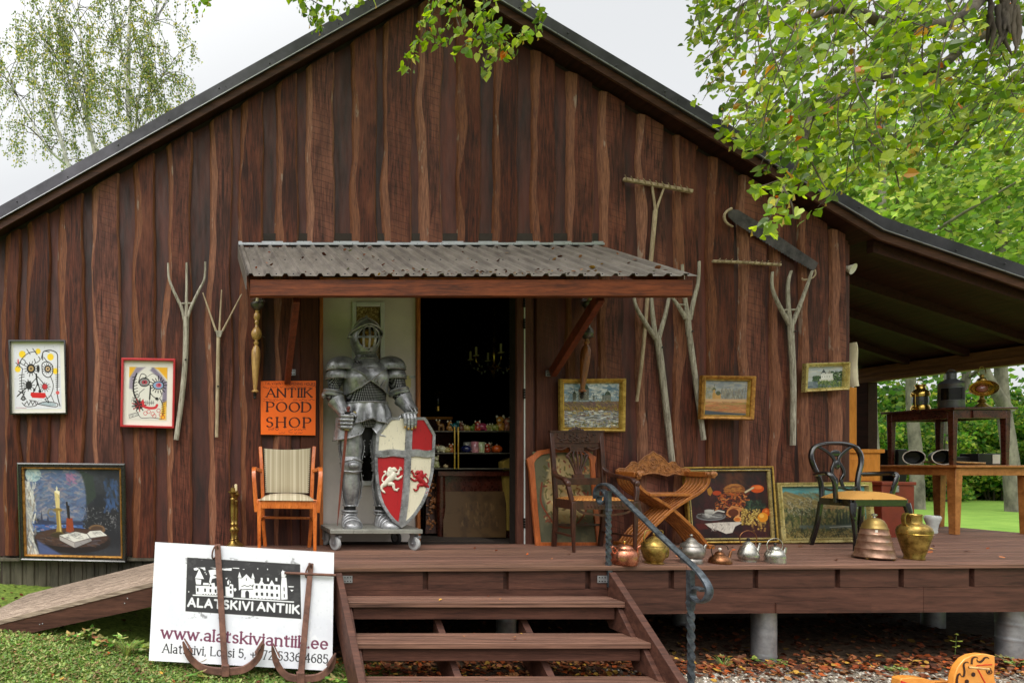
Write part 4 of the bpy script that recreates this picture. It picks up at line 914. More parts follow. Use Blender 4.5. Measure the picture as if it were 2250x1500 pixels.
fork('long silvered fork whose prongs go up behind the canopy end', [[(1391, 632), (1397, 672), (1421, 714), (1441, 744)], [(1430, 632), (1433, 680), (1440, 744)], [(1474, 634), (1462, 690), (1447, 742)]], [(1443, 738), (1448, 765), (1461, 872), (1477, 1015)], None, r=.026, rt_=.019)
fork('silvered fork with prongs rising past the canopy end, behind the field painting', [[(1474, 650), (1490, 672), (1507, 700)], [(1499, 581), (1503, 640), (1512, 702)], [(1536.5, 574), (1534, 620), (1526, 653), (1515, 702)]], [(1511, 694), (1514, 730), (1526, 817), (1546, 966)], ((1492, 669), (1508, 670)), r=.022, rt_=.018)
fork('silvered fork with widely curved prongs under the saw, near the castle painting', [[(1697.5, 597), (1696.5, 630), (1710, 667), (1735, 713)], [(1738.6, 595), (1731, 630), (1735, 712)], [(1785, 595), (1766, 648), (1741, 712)]], [(1738, 704), (1738, 730), (1743, 840), (1742, 978)], ((1722, 681), (1752, 680)), r=.023, rt_=.017)
t = thing('hay_rake', 'wooden hay rake with a split neck whose handle runs behind the canopy', 'rake', P(1399, 882, -.08)); y = -.085
mb = MB(); mb.bar([P(1370, 394, y), P(1521, 421, y)], .03, .026, up=(0, -1, 0)); mb.build('head', m_pale, t, bev=.004)
for i in range(11): mb = MB(); a = 1378 + i * 13.6; b = 393 + i * 2.45; mb.tube([P(a + 2, b + 4, y), P(a - 5, b - 8, y - .05)], [.005, .003], 6); mb.build('tooth', m_pale, t)
mb = MB(); tubes(mb, [([(1432, 405), (1440, 460), (1440, 470)], .009, .012), ([(1459, 412), (1444, 455), (1440, 472)], .008, .012), ([(1440, 462), (1434, 530), (1424, 640), (1412, 780), (1399, 882)], .018, .012)], y); mb.build('handle', m_pale, t)
t = thing('rake_head', 'short wooden rake head with slanted pegs below the crosscut saw', 'rake', P(1640, 580, -.08))
mb = MB(); mb.bar([P(1566, 574, y), P(1640, 577, y), P(1715, 582, y)], .022, .024, up=(0, -1, 0)); mb.build('head', m_pale, t, bev=.004)
for i in range(11): mb = MB(); a = 1574 + i * 13.3; b = 574.5 + i * .7; mb.tube([P(a, b + 3, y), P(a + 9, b - 7, y - .04)], [.0045, .003], 6); mb.build('tooth', m_pale, t)
t = thing('crosscut_saw', 'long dark two-man saw with curved wooden grip hung diagonally', 'saw', P(1700, 525, -.09)); zf = pxs((1300, 350), 2.143)
out_ = [(640, 236), (690, 238), (800, 305), (930, 395), (1068, 488), (1048, 524)]; lo = [(1048, 524), (960, 475), (860, 415), (760, 352), (680, 300), (645, 268)]
teeth = []
for (a, b), (c, d) in zip(lo, lo[1:]):
    for i in range(7): f = i / 7; teeth.append((a + (c - a) * f, b + (d - b) * f)); f += .07; teeth.append((a + (c - a) * f - 3, b + (d - b) * f + 5))
poly = [zf(*p) for p in out_ + teeth[1:]]
mb = MB(); mb.prism(poly, lambda a, b: P(a, b, -.088), lambda a, b: P(a, b, -.092)); mb.build('blade', M('saw_steel', (70, 66, 68), .5, .55, .3, 10, bump=.1, c2=(98, 92, 92)), t, smooth=False)
mb = MB(); tubes(mb, [([zf(*p) for p in ((658, 232), (636, 246), (624, 268), (634, 298), (664, 318))], .012, .008)], -.10); mb.build('grip', m_pale, t)
mb = MB(); tubes(mb, [([zf(*p) for p in ((1052, 520), (1052, 545), (1030, 562), (992, 566))], .006, .006), ([zf(*p) for p in ((990, 558), (1000, 570), (1046, 556))], .005, .005)], -.10); mb.build('grip_binding', m_pale, t)

m_turn = wood('turned_pale_wood', (146, 104, 54), (214, 172, 104), (5, 5, 1), 7, .35, .5, .15, .3); m_turnd = wood('turned_dark_wood', (92, 54, 26), (170, 102, 46), (5, 5, 1), 7, .35, .5, .15, .3)
m_pewter = M('dark_pewter', (92, 88, 82), .35, .7, .3, 20); m_candle = M('candle_wax', (226, 210, 168), .5, 0, .06)
def glassmat():
    b = NB('clear_glass'); b.set(color=(.95, .96, .95), rough=.03, Transmission_Weight=1.0, IOR=1.3); return b.mat
m_glass = glassmat()
def sconce(label, top, bot, y, mat, dark):
    A = P(*top, y); B = P(*bot, y); t = thing('wall_sconce', label, 'wall lamp', B, group='turned wooden wall sconces'); ax = (A - B); Ln = ax.length; Q = Vector((0, 0, 1)).rotation_difference(ax.normalized()).to_matrix()
    def lt(prof, name, m, k=1.0): mb = MB(); mb.lathe([(r * .00395, z * Ln) for r, z in prof], 20, B, Q); return mb.build(name, m, t, 50)
    lt([(0, 0), (4, .012), (3, .03), (5, .045), (2.5, .06)], 'finial', m_hinge)
    st = lt([(3, .06), (7.5, .068), (7.5, .08), (4, .09), (5, .13), (7, .22), (9, .32), (10, .40), (9.5, .45), (6.5, .485), (3.5, .50), (5, .51), (6, .525), (3.5, .535), (4, .55)] + ([] if dark else [(8, .56), (11, .585), (12, .605), (11, .63), (7, .655), (4, .67), (3.5, .70), (5.5, .71), (4, .73), (6.5, .745), (7.5, .765), (6.5, .79), (3.5, .805), (5, .82), (0, .825)]), 'stem', mat)
    if dark: lt([(4, .55), (8, .56), (11, .585), (12, .605), (11, .63), (7, .655), (4, .67), (3.5, .70), (5.5, .71), (4, .73), (6.5, .745), (7.5, .765), (6.5, .79), (3.5, .805), (5, .82), (0, .825)], 'stem', m_pewter)
    lt([(4, .82), (9, .835), (14, .86), (15.5, .885), (15, .89), (13, .865), (8, .845), (0, .835)], 'petal_cup', m_pewter)
    g = lt([(7, .838), (14.5, .875), (16.5, .92), (15, .97), (13, 1.0), (12.6, 1.0), (14.5, .97), (16, .92), (14, .878), (7, .845)], 'glass_shade', m_glass)
    lt([(0, .85), (4, .85), (4, .93), (3, .95), (5, .965), (3.5, .99), (0, 1.0)], 'bulb_candle', m_candle)
    mb = MB(); c = B + ax * .60; mb.tube([c + Vector((0, 0, 0)), c + Vector((.05, .02, -.005)), c + Vector((.075, .03, -.02))], .005, 7); mb.tube([c, c + Vector((0, -y - .03, 0))], .008, 7); mb.build('wall_arm', m_pewter, t)
sconce('pale turned-wood wall lamp with glass shade above the orange sign', (566, 640), (560, 877), -.13, m_turn, False)
sconce('dark tilted turned-wood wall lamp hanging over the gilt church painting', (1299, 638), (1278, 876), -.15, m_turnd, True)

# orange shop sign
t = thing('orange_sign', 'orange sign reading ANTIIK POOD SHOP in black capitals', 'sign', P(634, 955, -.07)); zf = pxs((300, 520), 3.124)
c4 = [P(573, 837, -.075), P(694, 836, -.075), P(693, 956, -.075), P(573, 954, -.075)]
S = Pic((853, 987), (1231, 990), (853, 1358), 330, 320, (255, 112, 30)); S.noise(5, .06, 3, 3)
S.text('ANTIIK', (893, 1098), (1202, 1101), 58, 11, (58, 22, 18), serif=.12, contrast=.62, gap=.24); S.text('POOD', (897, 1198), (1196, 1202), 64, 12.5, (58, 22, 18), serif=.12, contrast=.62, gap=.26); S.text('SHOP', (893, 1306), (1196, 1308), 66, 12.5, (58, 22, 18), serif=.12, contrast=.62, gap=.4)
hw = (140, 44, 30)
S.text('TALV/WINTER OPENING HOURS', (882, 1012), (1226, 1022), 17, 2.6, hw, gap=.3, jit=.08, a=.9)
def scribble(x0, x1, y, h=9):
    x = x0
    while x < x1:
        n = random.randint(2, 5); pts = [(x + i * 6 + rnd(-2, 2), y + rnd(-h, h) * .5) for i in range(n * 2)]; S.curve(pts, 2.4, hw, 4, a=.85); x = pts[-1][0] + rnd(7, 14)
for a in ((868, 1215, 1032, 13), (870, 1005, 1114, 12), (1075, 1215, 1118, 11), (868, 960, 1124, 6), (1045, 1130, 1325, 13), (978, 1020, 1343, 11), (1045, 1130, 1346, 11)): scribble(*a)
S.text('INFO', (908, 1329), (975, 1327), 15, 2.8, hw, gap=.3, jit=.06)
S.mesh('printed_face', lambda u, v: c4[0].lerp(c4[1], u).lerp(c4[3].lerp(c4[2], u), v) + Vector((0, -.001, 0)), m_print, t, k=.95)
mb = MB(); mb.hexa([c4[3] + Vector((0, .008, 0)), c4[2] + Vector((0, .008, 0)), c4[2], c4[3], c4[0] + Vector((0, .008, 0)), c4[1] + Vector((0, .008, 0)), c4[1], c4[0]]); mb.build('panel', M('orange_panel', (240, 98, 30), .5, 0, .05), t, smooth=False)

# ------------------------------------------------------------------ framed pictures
m_gilt = M('gilt_frame', (176, 136, 52), .36, .55, .25, 24, bump=.12, bscale=70, c2=(214, 180, 92)); m_gold2 = M('old_gold_frame', (158, 106, 44), .4, .5, .3, 30, bump=.2, bscale=90, c2=(206, 152, 72))
m_brassf = M('pale_brass_frame', (188, 164, 92), .32, .55, .15, 14, c2=(218, 202, 140)); m_blackf = M('black_frame', (26, 24, 24), .3, 0, .2, 8, coat=.4); m_redf = M('red_frame', (176, 34, 38), .35, 0, .1, 8, coat=.3); m_mat = M('cream_mount', (228, 224, 214), .7, 0, .03)
m_oil = VC('oil_paint', .42, .4, .35, 260); m_paper = VC('paper_print', .6, .3)
def framed(label, C4, name, sections, pic, pin, mount=None, mat=m_oil, k=.9, backing=.012):
    """C4: outer corners TL TR BR BL; sections: [(part, material, inset, [(in, up)...])]; pin: inset of the picture in metres (x0, y0, x1, y1)"""
    C4 = [Vector(p) for p in C4]; ex = (C4[1] - C4[0]); ey = (C4[3] - C4[0]); nr = ey.cross(ex).normalized()
    if nr.y > 0: nr = -nr
    t = thing(name, label, 'picture', (C4[2] + C4[3]) / 2); xu = ex.normalized(); yu = ey.normalized()
    def ins(a, off, b=None, c=None, d=None):
        b = a if b is None else b; c = a if c is None else c; d = b if d is None else d
        return [C4[0] + xu * a + yu * b + nr * off, C4[1] - xu * c + yu * b + nr * off, C4[2] - xu * c - yu * d + nr * off, C4[3] + xu * a - yu * d + nr * off]
    for part, m, i0, sec in sections:
        mb = MB(); mb.sweep(ins(i0, 0), [(a, b) for a, b in sec], up=nr, sc=[(1.4142, 1)] * 4, closed=True); mb.build(part, m, t, 25)
    if mount: q = ins(mount, .0035); mb = MB(); mb.add(q, [(0, 3, 2, 1)]); mb.build('mount', m_mat, t, smooth=False)
    q = ins(pin[0], .005, pin[1], pin[2], pin[3])
    pic.mesh('picture_face', lambda u, v: q[0].lerp(q[1], u).lerp(q[3].lerp(q[2], u), v), mat, t, k)
    q = ins(.004, -.001); q0 = ins(.004, -.001 + .003); mb = MB(); mb.hexa([q[3], q[2], q0[2], q0[3], q[0], q[1], q0[1], q0[0]]); mb.build('backing', m_dark, t, smooth=False)
    return t
def C4px(a, b, c, d, y, yb=None): yb = y if yb is None else yb; return [P(*a, y), P(*b, y), P(*c, yb), P(*d, yb)]
K = (34, 32, 32)
# black-framed brush drawing of a face
S = Pic((80, 155), (362, 155), (80, 537), 190, 256, (224, 224, 232)); S.noise(30, .05)
for a in ((132, 212, 20), (228, 194, 15), (302, 228, 19), (103, 300, 17), (330, 312, 17)): S.ell(a[0], a[1], a[2], a[2] * 1.05, (248, 208, 44), 1, 3)
def spikes(cx, cy, r0, r1, n, w_=4, c=K, a0=0):
    for i in range(n): q = R(a0 + 360 * i / n); e = rnd(.85, 1.15); S.line([(cx + r0 * math.cos(q), cy + r0 * math.sin(q)), (cx + r1 * e * math.cos(q), cy + r1 * e * math.sin(q))], w_, c)
S.curve([(110, 290), (128, 240), (170, 205), (215, 195)], 4, K); S.curve([(255, 245), (258, 200), (300, 188), (340, 205), (345, 250), (342, 330), (338, 450), (352, 520)], 5.5, K); S.curve([(245, 240), (262, 196), (296, 198)], 4, K)
for p in ([(160, 182), (180, 212)], [(196, 178), (222, 215)], [(230, 225), (238, 245), (215, 262), (205, 240)], [(262, 230), (285, 262)], [(118, 262), (140, 275), (150, 255), (130, 240), (118, 262)], [(92, 262), (135, 300)], [(96, 285), (122, 250)]): S.curve(p, 4, K)
S.ell(183, 297, 26, 28, K); S.ell(183, 297, 16, 17, (176, 146, 96)); S.ell(183, 297, 5, 6, K); spikes(183, 297, 26, 42, 14); S.curve([(250, 300), (252, 268), (282, 256), (312, 280), (312, 325), (285, 350), (255, 330), (250, 300)], 5, K); S.ell(284, 299, 20, 22, K); S.ell(284, 299, 13, 14, (206, 172, 130)); S.ell(284, 299, 5, 6, K); spikes(284, 299, 20, 34, 14, 3.5)
S.ell(226, 298, 9, 22, K, 1, 2); S.curve([(214, 330), (216, 360), (222, 395)], 9, K); S.line([(222, 345), (180, 390)], 4.5, K); S.line([(222, 345), (262, 392)], 4.5, K); S.curve([(222, 380), (205, 420), (192, 440)], 4.5, K); S.line([(224, 385), (234, 430)], 6, K); S.ell(234, 432, 9, 9, K); S.ell(200, 424, 7, 9, K)
S.ell(168, 396, 19, 25, K, 1, 2); spikes(168, 396, 18, 32, 11); S.ell(264, 405, 17, 18, (196, 52, 60)); spikes(264, 405, 14, 30, 12, 3.5); S.curve([(132, 300), (124, 370), (130, 440), (150, 480)], 4, K); S.curve([(300, 345), (315, 400), (295, 460), (262, 480)], 4, K)
for i in range(7): S.line([(112, 335 + i * 17), (142, 330 + i * 17 + rnd(-4, 4))], 3.5, K); S.line([(330, 335 + i * 12), (352, 333 + i * 12)], 3, K)
S.line([(98, 460), (150, 412)], 7, K); S.line([(106, 430), (140, 450)], 5, K); S.line([(118, 478), (146, 430)], 4, K)
S.poly([(180, 438), (266, 442), (270, 466), (255, 474), (188, 470), (176, 455)], (206, 34, 32)); S.ell(133, 474, 13, 14, K); S.ell(133, 474, 7, 8, (150, 150, 150)); S.curve([(125, 500), (150, 522), (205, 518), (215, 495), (170, 485)], 4, K)
S.line([(140, 512), (155, 490), (165, 515), (178, 488), (188, 514), (202, 490), (210, 512)], 4, K); S.poly([(220, 505), (280, 494), (330, 508), (328, 520), (280, 520)], (170, 184, 194)); S.curve([(218, 508), (270, 494), (335, 506), (330, 525), (280, 520), (218, 508)], 4, K); S.curve([(262, 480), (285, 500), (270, 460)], 4, K); S.line([(300, 455), (318, 500)], 3.5, K)
S.ell(340, 441, 11, 11, (216, 92, 92)); S.ell(106, 255, 4, 16, (200, 40, 40)); S.line([(88, 528), (150, 531)], 2, (170, 70, 70)); 
for i in range(60): S.ell(rnd(84, 358), rnd(158, 534), rnd(.6, 1.8), rnd(.6, 1.8), K)
b_ = -.078; sec = [(0, 0), (0, .03), (.012, .033), (.013, .0)]
framed('black framed brush drawing of a face with yellow dots and red mouth', C4px((21, 748), (145, 748), (149, 910), (24, 911), b_), 'face_print', [('frame', m_blackf, 0, sec)], S, (.036, .038, .052, .05), .012, m_paper)
S = Pic((755, 280), (990, 285), (755, 600), 176, 240, (226, 222, 214)); S.poly([(755, 280), (800, 280), (766, 340), (755, 345)], (236, 178, 44), 1, 6); S.poly([(905, 284), (990, 285), (990, 360), (935, 300)], (240, 178, 40), 1, 5); S.poly([(850, 284), (905, 284), (952, 330), (990, 380), (990, 520), (960, 500), (965, 400), (930, 340), (880, 300)], (134, 124, 146), 1, 6); S.poly([(800, 284), (850, 284), (800, 330), (780, 420), (757, 410), (762, 340)], (140, 128, 150), .9, 6); S.poly([(965, 500), (988, 490), (985, 598), (950, 598)], (238, 178, 40), 1, 8)
S.ell(872, 290, 20, 12, (228, 224, 218), 1, 3)
S.curve([(802, 322), (784, 380), (790, 450), (832, 520)], 9, K); 
for i in range(9): S.line([(776 + i * 2, 345 + i * 18), (800 + i * 2, 338 + i * 18)], 4, K)
S.curve([(812, 380), (830, 325), (860, 335), (848, 352)], 4, K); S.ell(850, 374, 34, 28, K); S.ell(850, 374, 28, 22, (205, 200, 200)); spikes(850, 374, 14, 27, 20, 3); S.ell(851, 374, 17, 11, (176, 60, 74)); S.ell(851, 374, 6, 5, K); S.ell(935, 393, 36, 26, K); S.ell(935, 393, 31, 21, (140, 170, 206)); S.ell(938, 392, 17, 14, (196, 100, 120)); S.ell(941, 390, 7, 7, (170, 30, 60)); spikes(935, 393, 32, 50, 16, 5)
S.curve([(850, 415), (822, 440), (820, 460)], 3, K); S.line([(888, 400), (884, 475)], 9, K); S.curve([(888, 440), (905, 460), (925, 472)], 4, K); S.ell(928, 474, 10, 9, K); S.line([(884, 475), (882, 512)], 4, K); S.curve([(845, 360), (905, 322), (960, 370), (962, 440), (930, 490)], 2, K)
S.ell(820, 512, 26, 26, K, 1, 4)
for i in range(13): q = R(i * 27.7); S.line([(820, 512), (820 + 44 * math.cos(q), 512 + 40 * math.sin(q))], 6, (170, 40, 44) if i % 2 else K)
S.curve([(842, 490), (850, 518), (880, 530), (918, 528), (930, 512)], 15, (206, 52, 60)); S.rect(856, 484, 912, 508, (220, 216, 210)); S.line([(852, 498), (912, 498)], 3, K)
for i in range(5): S.line([(862 + i * 11, 486), (862 + i * 11, 510)], 2.4, K)
for a in ((860, 562), (905, 565), (915, 578), (940, 545), (955, 570), (968, 585), (880, 552)): S.curve([(a[0] + 11 * math.cos(q * 1.05), a[1] + 11 * math.sin(q * 1.05)) for q in range(7)], 2.6, (200, 60, 60))
S.curve([(945, 470), (965, 510), (968, 575)], 4, K); [S.line([(955 + i, 485 + i * 13), (975 + i, 480 + i * 13)], 2.5, K) for i in range(7)]; S.poly([(760, 572), (815, 555), (818, 575), (764, 592)], (232, 230, 224)); S.line([(760, 572), (815, 555), (818, 575), (764, 592), (760, 572)], 2.4, K); [S.line([(768 + i * 7, 570 - i * 2), (770 + i * 7 + rnd(-2, 3), 586 - i * 2)], 2, K) for i in range(7)]; S.curve([(812, 555), (835, 590), (900, 588), (960, 596)], 3, K)
for i in range(9): S.curve([(762 + rnd(0, 40), 420 + rnd(0, 130)), (780 + rnd(0, 40), 440 + rnd(0, 100)), (770 + rnd(0, 40), 470 + rnd(0, 80))], 1.2, K)
framed('red framed print of a sketched face with one blue eye', C4px((268, 787), (386, 789), (383, 941.5), (265, 938), b_), 'face_print', [('frame', m_redf, 0, [(0, 0), (0, .03), (.006, .035), (.018, .035), (.023, .0)])], S, (.066, .074, .07, .07), .02, m_paper)
# candle and book still life
S = Pic((155, 895), (700, 895), (155, 1390), 270, 245, (52, 54, 60)); S.tint(5, (38, 40, 48), .45, .9, 2); S.tint(8, (78, 82, 92), .6, .5, 5)
S.poly([(190, 895), (440, 895), (490, 950), (505, 1040), (505, 1180), (470, 1190), (250, 1195), (200, 1150), (170, 960)], (86, 104, 140), 1, 8)
S.dabs(420, (200, 900, 495, 1180), ((92, 112, 144), (122, 128, 146), (148, 138, 142), (108, 104, 126), (80, 92, 120), (160, 148, 144), (104, 124, 146)), (14, 44), (5, 13), (-50, 40), .5, 3); S.dabs(20, (390, 920, 440, 980), ((164, 116, 144), (140, 104, 136)), (12, 30), (6, 12), (20, 70), .7, 4)
S.poly([(465, 895), (545, 930), (560, 1050), (505, 1100), (500, 1000), (480, 930)], (52, 62, 56), .9, 5); S.ell(205, 925, 44, 42, (168, 190, 192)); S.dabs(30, (170, 897, 245, 960), ((140, 172, 180), (206, 214, 206), (120, 150, 164)), (10, 26), (3, 8), (0, 180), .7, 5)
S.rect(190, 1195, 480, 1250, (70, 100, 156), .9, 3); S.dabs(120, (190, 1196, 490, 1262), ((60, 96, 170), (120, 150, 196), (44, 62, 110), (150, 120, 140)), (8, 22), (4, 9), (-15, 15), .8, 6); S.poly([(205, 1200), (240, 1185), (247, 1130), (254, 1185), (275, 1190), (282, 1160), (290, 1190), (330, 1200), (480, 1190), (480, 1210), (205, 1212)], (52, 56, 78), .9, 2)
S.poly([(155, 955), (185, 975), (218, 1100), (205, 1130), (190, 1200), (200, 1300), (230, 1385), (160, 1385)], (196, 196, 190), .9, 4); S.dabs(90, (158, 970, 215, 1380), ((160, 160, 160), (222, 220, 210), (110, 114, 124), (130, 120, 110)), (24, 60), (4, 10), (60, 110), .7, 7)
S.rect(500, 1100, 690, 1330, (40, 40, 46), .7, 14); S.dabs(220, (480, 1110, 680, 1240), ((120, 120, 124), (58, 58, 64), (34, 34, 38), (150, 148, 150)), (5, 16), (2, 5), (0, 180), .7, 8); S.ell(560, 1235, 48, 28, (118, 90, 66)); S.ell(560, 1232, 34, 16, (82, 62, 50))
S.dabs(40, (610, 960, 680, 1120), ((64, 92, 140), (52, 70, 100)), (20, 50), (8, 16), (60, 120), .5, 9)
S.ell(420, 1290, 215, 62, (56, 42, 40)); S.ell(420, 1310, 215, 62, (38, 32, 34)); S.ell(415, 1285, 206, 54, (74, 54, 48)); S.dabs(80, (230, 1250, 610, 1330), ((96, 70, 58), (54, 44, 48), (44, 36, 38), (90, 84, 92)), (20, 50), (3, 8), (-10, 20), .6, 10); S.poly([(215, 1300), (300, 1350), (360, 1385), (230, 1385)], (84, 100, 150), .8, 6)
S.poly([(322, 1022), (352, 1020), (352, 1120), (330, 1122)], (210, 190, 130)); S.poly([(322, 1022), (336, 1012), (354, 1022), (350, 1040)], (236, 226, 190)); S.poly([(337, 990), (343, 1005), (338, 1016), (331, 1004)], (250, 240, 200)); S.ell(338, 1128, 26, 12, (140, 116, 60)); S.poly([(328, 1130), (352, 1130), (360, 1230), (364, 1262), (326, 1262), (332, 1220)], (150, 126, 66)); S.line([(346, 1135), (352, 1250)], 7, (206, 184, 112)); S.ell(340, 1262, 34, 11, (96, 78, 46)); S.ell(336, 1272, 42, 14, (62, 52, 38)); S.curve([(325, 1135), (298, 1122), (284, 1145), (298, 1165), (318, 1160)], 6, (120, 110, 90))
S.poly([(388, 1172), (422, 1172), (430, 1245), (408, 1256), (384, 1250)], (144, 66, 40)); S.poly([(386, 1080), (396, 1078), (408, 1172), (394, 1172)], (40, 36, 38)); S.line([(402, 1105), (404, 1172)], 9, (34, 30, 32))
S.poly([(345, 1272), (440, 1250), (500, 1262), (520, 1245), (580, 1240), (618, 1268), (520, 1284), (430, 1310)], (222, 220, 212)); S.poly([(345, 1276), (430, 1312), (432, 1342), (348, 1300)], (176, 170, 166)); S.poly([(430, 1312), (525, 1286), (530, 1300), (434, 1344)], (150, 146, 146)); S.dabs(36, (380, 1254, 480, 1292), ((120, 118, 118), (150, 148, 146), (210, 208, 200)), (8, 26), (2, 5), (-30, 10), .6, 11); S.dabs(16, (530, 1246, 590, 1266), ((130, 128, 126), (170, 164, 160)), (8, 18), (2, 4), (-10, 30), .6, 12); S.line([(505, 1262), (522, 1284)], 4, (90, 86, 86)); S.line([(348, 1302), (432, 1344), (530, 1302)], 3, (52, 46, 46))
S.dabs(240, (155, 895, 700, 1390), ((30, 32, 38), (60, 64, 72), (84, 86, 92)), (10, 26), (2, 4), (20, 70), .22, 13)
framed('black and gold framed painting of a candle and open book', C4px((40, 1016), (276, 1018), (280, 1235), (46, 1230), -.085), 'candle_painting', [('frame', m_blackf, 0, [(0, 0), (0, .035), (.012, .045), (.022, .036), (.036, .036), (.036, 0)]), ('gilt_slip', m_gold2, .0365, [(0, 0), (0, .026), (.008, .034), (.017, .02), (.02, 0)])], S, (.052, .056, .046, .046))
# gilt frames on the right
ORN = [(0, 0), (0, .03), (.008, .042), (.018, .036), (.026, .026), (.033, .032), (.040, .02), (.042, 0)]
S = Pic((357, 142), (755, 148), (357, 468), 230, 188, (150, 170, 184)); S.dabs(330, (357, 142, 755, 262), ((96, 130, 156), (176, 190, 196), (226, 228, 224), (120, 150, 170), (206, 212, 214)), (14, 34), (6, 13), (-20, 40), .75, 21)
for x, w_, y0, y1, c in ((505, 74, 186, 270, (112, 112, 102)), (440, 26, 220, 268, (104, 106, 98)), (672, 46, 232, 282, (120, 122, 114)), (640, 14, 238, 280, (112, 114, 108)), (575, 12, 246, 272, (110, 112, 104))): S.rect(x - w_ / 2, y0, x + w_ / 2, y1, c); S.poly([(x - w_ * .5, y0 + 2), (x - w_ * .3, y0 - w_ * .35), (x, y0 - w_ * .62), (x + w_ * .3, y0 - w_ * .35), (x + w_ * .5, y0 + 2)], (52, 70, 54)); S.line([(x, y0 - w_ * .5), (x, y0 - w_ * .5 - 16)], 3, (60, 64, 56))
S.dabs(200, (360, 212, 752, 280), ((70, 78, 84), (120, 124, 116), (226, 224, 214), (150, 140, 110)), (4, 12), (1.5, 3.5), (40, 140), .7, 22); S.rect(357, 280, 755, 345, (118, 96, 84)); S.dabs(300, (357, 278, 755, 350), ((122, 84, 96), (150, 120, 84), (96, 78, 74), (176, 150, 84), (120, 104, 48)), (8, 22), (3, 7), (-10, 60), .8, 23)
S.dabs(260, (357, 318, 755, 372), ((160, 132, 44), (198, 172, 70), (110, 96, 40), (136, 90, 70)), (8, 20), (3, 7), (20, 90), .8, 24); S.rect(357, 372, 755, 466, (150, 152, 156)); S.dabs(520, (357, 345, 755, 466), ((214, 216, 214), (160, 168, 178), (120, 96, 100), (104, 112, 120), (176, 150, 90), (90, 84, 66), (230, 228, 220)), (10, 32), (3, 8), (-14, 14), .85, 25); S.dabs(120, (357, 420, 755, 468), ((110, 120, 64), (188, 168, 86), (72, 76, 60)), (6, 18), (2, 5), (40, 140), .7, 26)
framed('gilt framed painting of domed churches over a flooded meadow', C4px((1226, 833), (1370, 832), (1368, 949), (1227, 948), -.085), 'church_painting', [('frame', m_gilt, 0, ORN)], S, (.036, .036, .036, .036))
S = Pic((208, 180), (496, 182), (206, 408), 190, 150, (148, 152, 156)); S.dabs(220, (206, 180, 498, 300), ((140, 146, 154), (166, 164, 160), (178, 172, 156), (128, 138, 150)), (18, 40), (7, 14), (-12, 12), .5, 31); S.dabs(110, (215, 225, 270, 305), ((150, 140, 104), (132, 124, 92), (166, 158, 124)), (5, 14), (2, 5), (50, 130), .6, 32); S.rect(264, 262, 284, 305, (188, 142, 80)); S.rect(284, 268, 320, 305, (196, 152, 90)); S.ell(274, 240, 11, 12, (92, 96, 72)); S.ell(302, 264, 16, 14, (84, 90, 70)); S.line([(275, 228), (275, 206)], 2.5, (90, 84, 64)); S.rect(268, 242, 280, 262, (190, 150, 90))
S.dabs(240, (322, 240, 470, 310), ((112, 108, 98), (140, 132, 116), (96, 92, 86), (160, 150, 130)), (10, 30), (2, 5), (70, 110), .55, 33); S.line([(486, 200), (476, 300)], 3, (120, 110, 96)); S.rect(206, 302, 498, 326, (204, 164, 122), 1, 3); S.rect(206, 324, 498, 358, (150, 134, 80), 1, 4); S.poly([(206, 338), (330, 336), (498, 356), (498, 396), (206, 392)], (186, 118, 76), 1, 4); S.dabs(200, (206, 320, 498, 395), ((190, 124, 80), (160, 138, 80), (204, 146, 100), (150, 100, 70)), (20, 50), (4, 8), (-6, 10), .5, 34); S.poly([(206, 376), (330, 388), (498, 400), (498, 410), (206, 410)], (74, 80, 92), 1, 4)
framed('ornate gold framed painting of a yellow church beyond a field', C4px((1537, 825), (1653, 827), (1648, 923), (1533, 921), -.14, -.13), 'church_painting', [('frame', m_gold2, 0, [(0, 0), (0, .03), (.008, .044), (.02, .038), (.028, .03), (.028, 0)]), ('inner_slip', m_gilt, .0285, [(0, 0), (0, .022), (.008, .026), (.015, .012), (.016, 0)])], S, (.042, .04, .042, .04))
S = Pic((898, 84), (1148, 82), (894, 228), 190, 116, (186, 192, 190)); S.rect(890, 80, 1150, 130, (190, 196, 200)); S.dabs(60, (894, 84, 1148, 175), ((170, 182, 190), (206, 206, 192), (196, 192, 176), (180, 190, 196)), (30, 60), (8, 14), (-8, 8), .5, 41); S.dabs(160, (945, 148, 1010, 182), ((58, 84, 56), (40, 62, 44), (80, 100, 64)), (5, 12), (3, 6), (0, 180), .9, 42); S.dabs(260, (1060, 120, 1146, 200), ((52, 80, 46), (36, 58, 40), (84, 112, 58), (28, 44, 34)), (5, 13), (3, 7), (0, 180), .9, 43)
S.rect(1000, 130, 1080, 178, (222, 222, 216)); S.rect(1003, 138, 1030, 176, (232, 232, 228)); S.poly([(1000, 132), (1018, 100), (1036, 132)], (70, 76, 80)); S.rect(1008, 126, 1028, 142, (214, 214, 208)); S.poly([(1044, 132), (1058, 108), (1072, 132)], (150, 150, 140)); S.rect(990, 166, 1085, 182, (214, 212, 204)); [S.rect(1008 + i * 16, 148, 1011 + i * 16, 156, (90, 92, 94)) for i in range(4)]
S.rect(890, 182, 1150, 230, (112, 124, 134)); S.dabs(120, (894, 182, 1060, 228), ((96, 112, 126), (140, 150, 156), (84, 96, 110)), (16, 36), (3, 6), (-4, 4), .6, 44); S.dabs(240, (980, 178, 1148, 228), ((70, 96, 48), (104, 130, 60), (48, 70, 42), (130, 140, 80)), (5, 14), (3, 6), (20, 160), .8, 45)
framed('small pale gold framed painting of a white castle by water', C4px((1763, 799), (1858, 796), (1856, 857), (1760, 862), -.1, -.09), 'castle_painting', [('frame', m_brassf, 0, [(0, 0), (0, .035), (.007, .044), (.014, .04), (.02, .026), (.026, .03), (.032, .016), (.033, 0)])], S, (.028, .028, .028, .028))
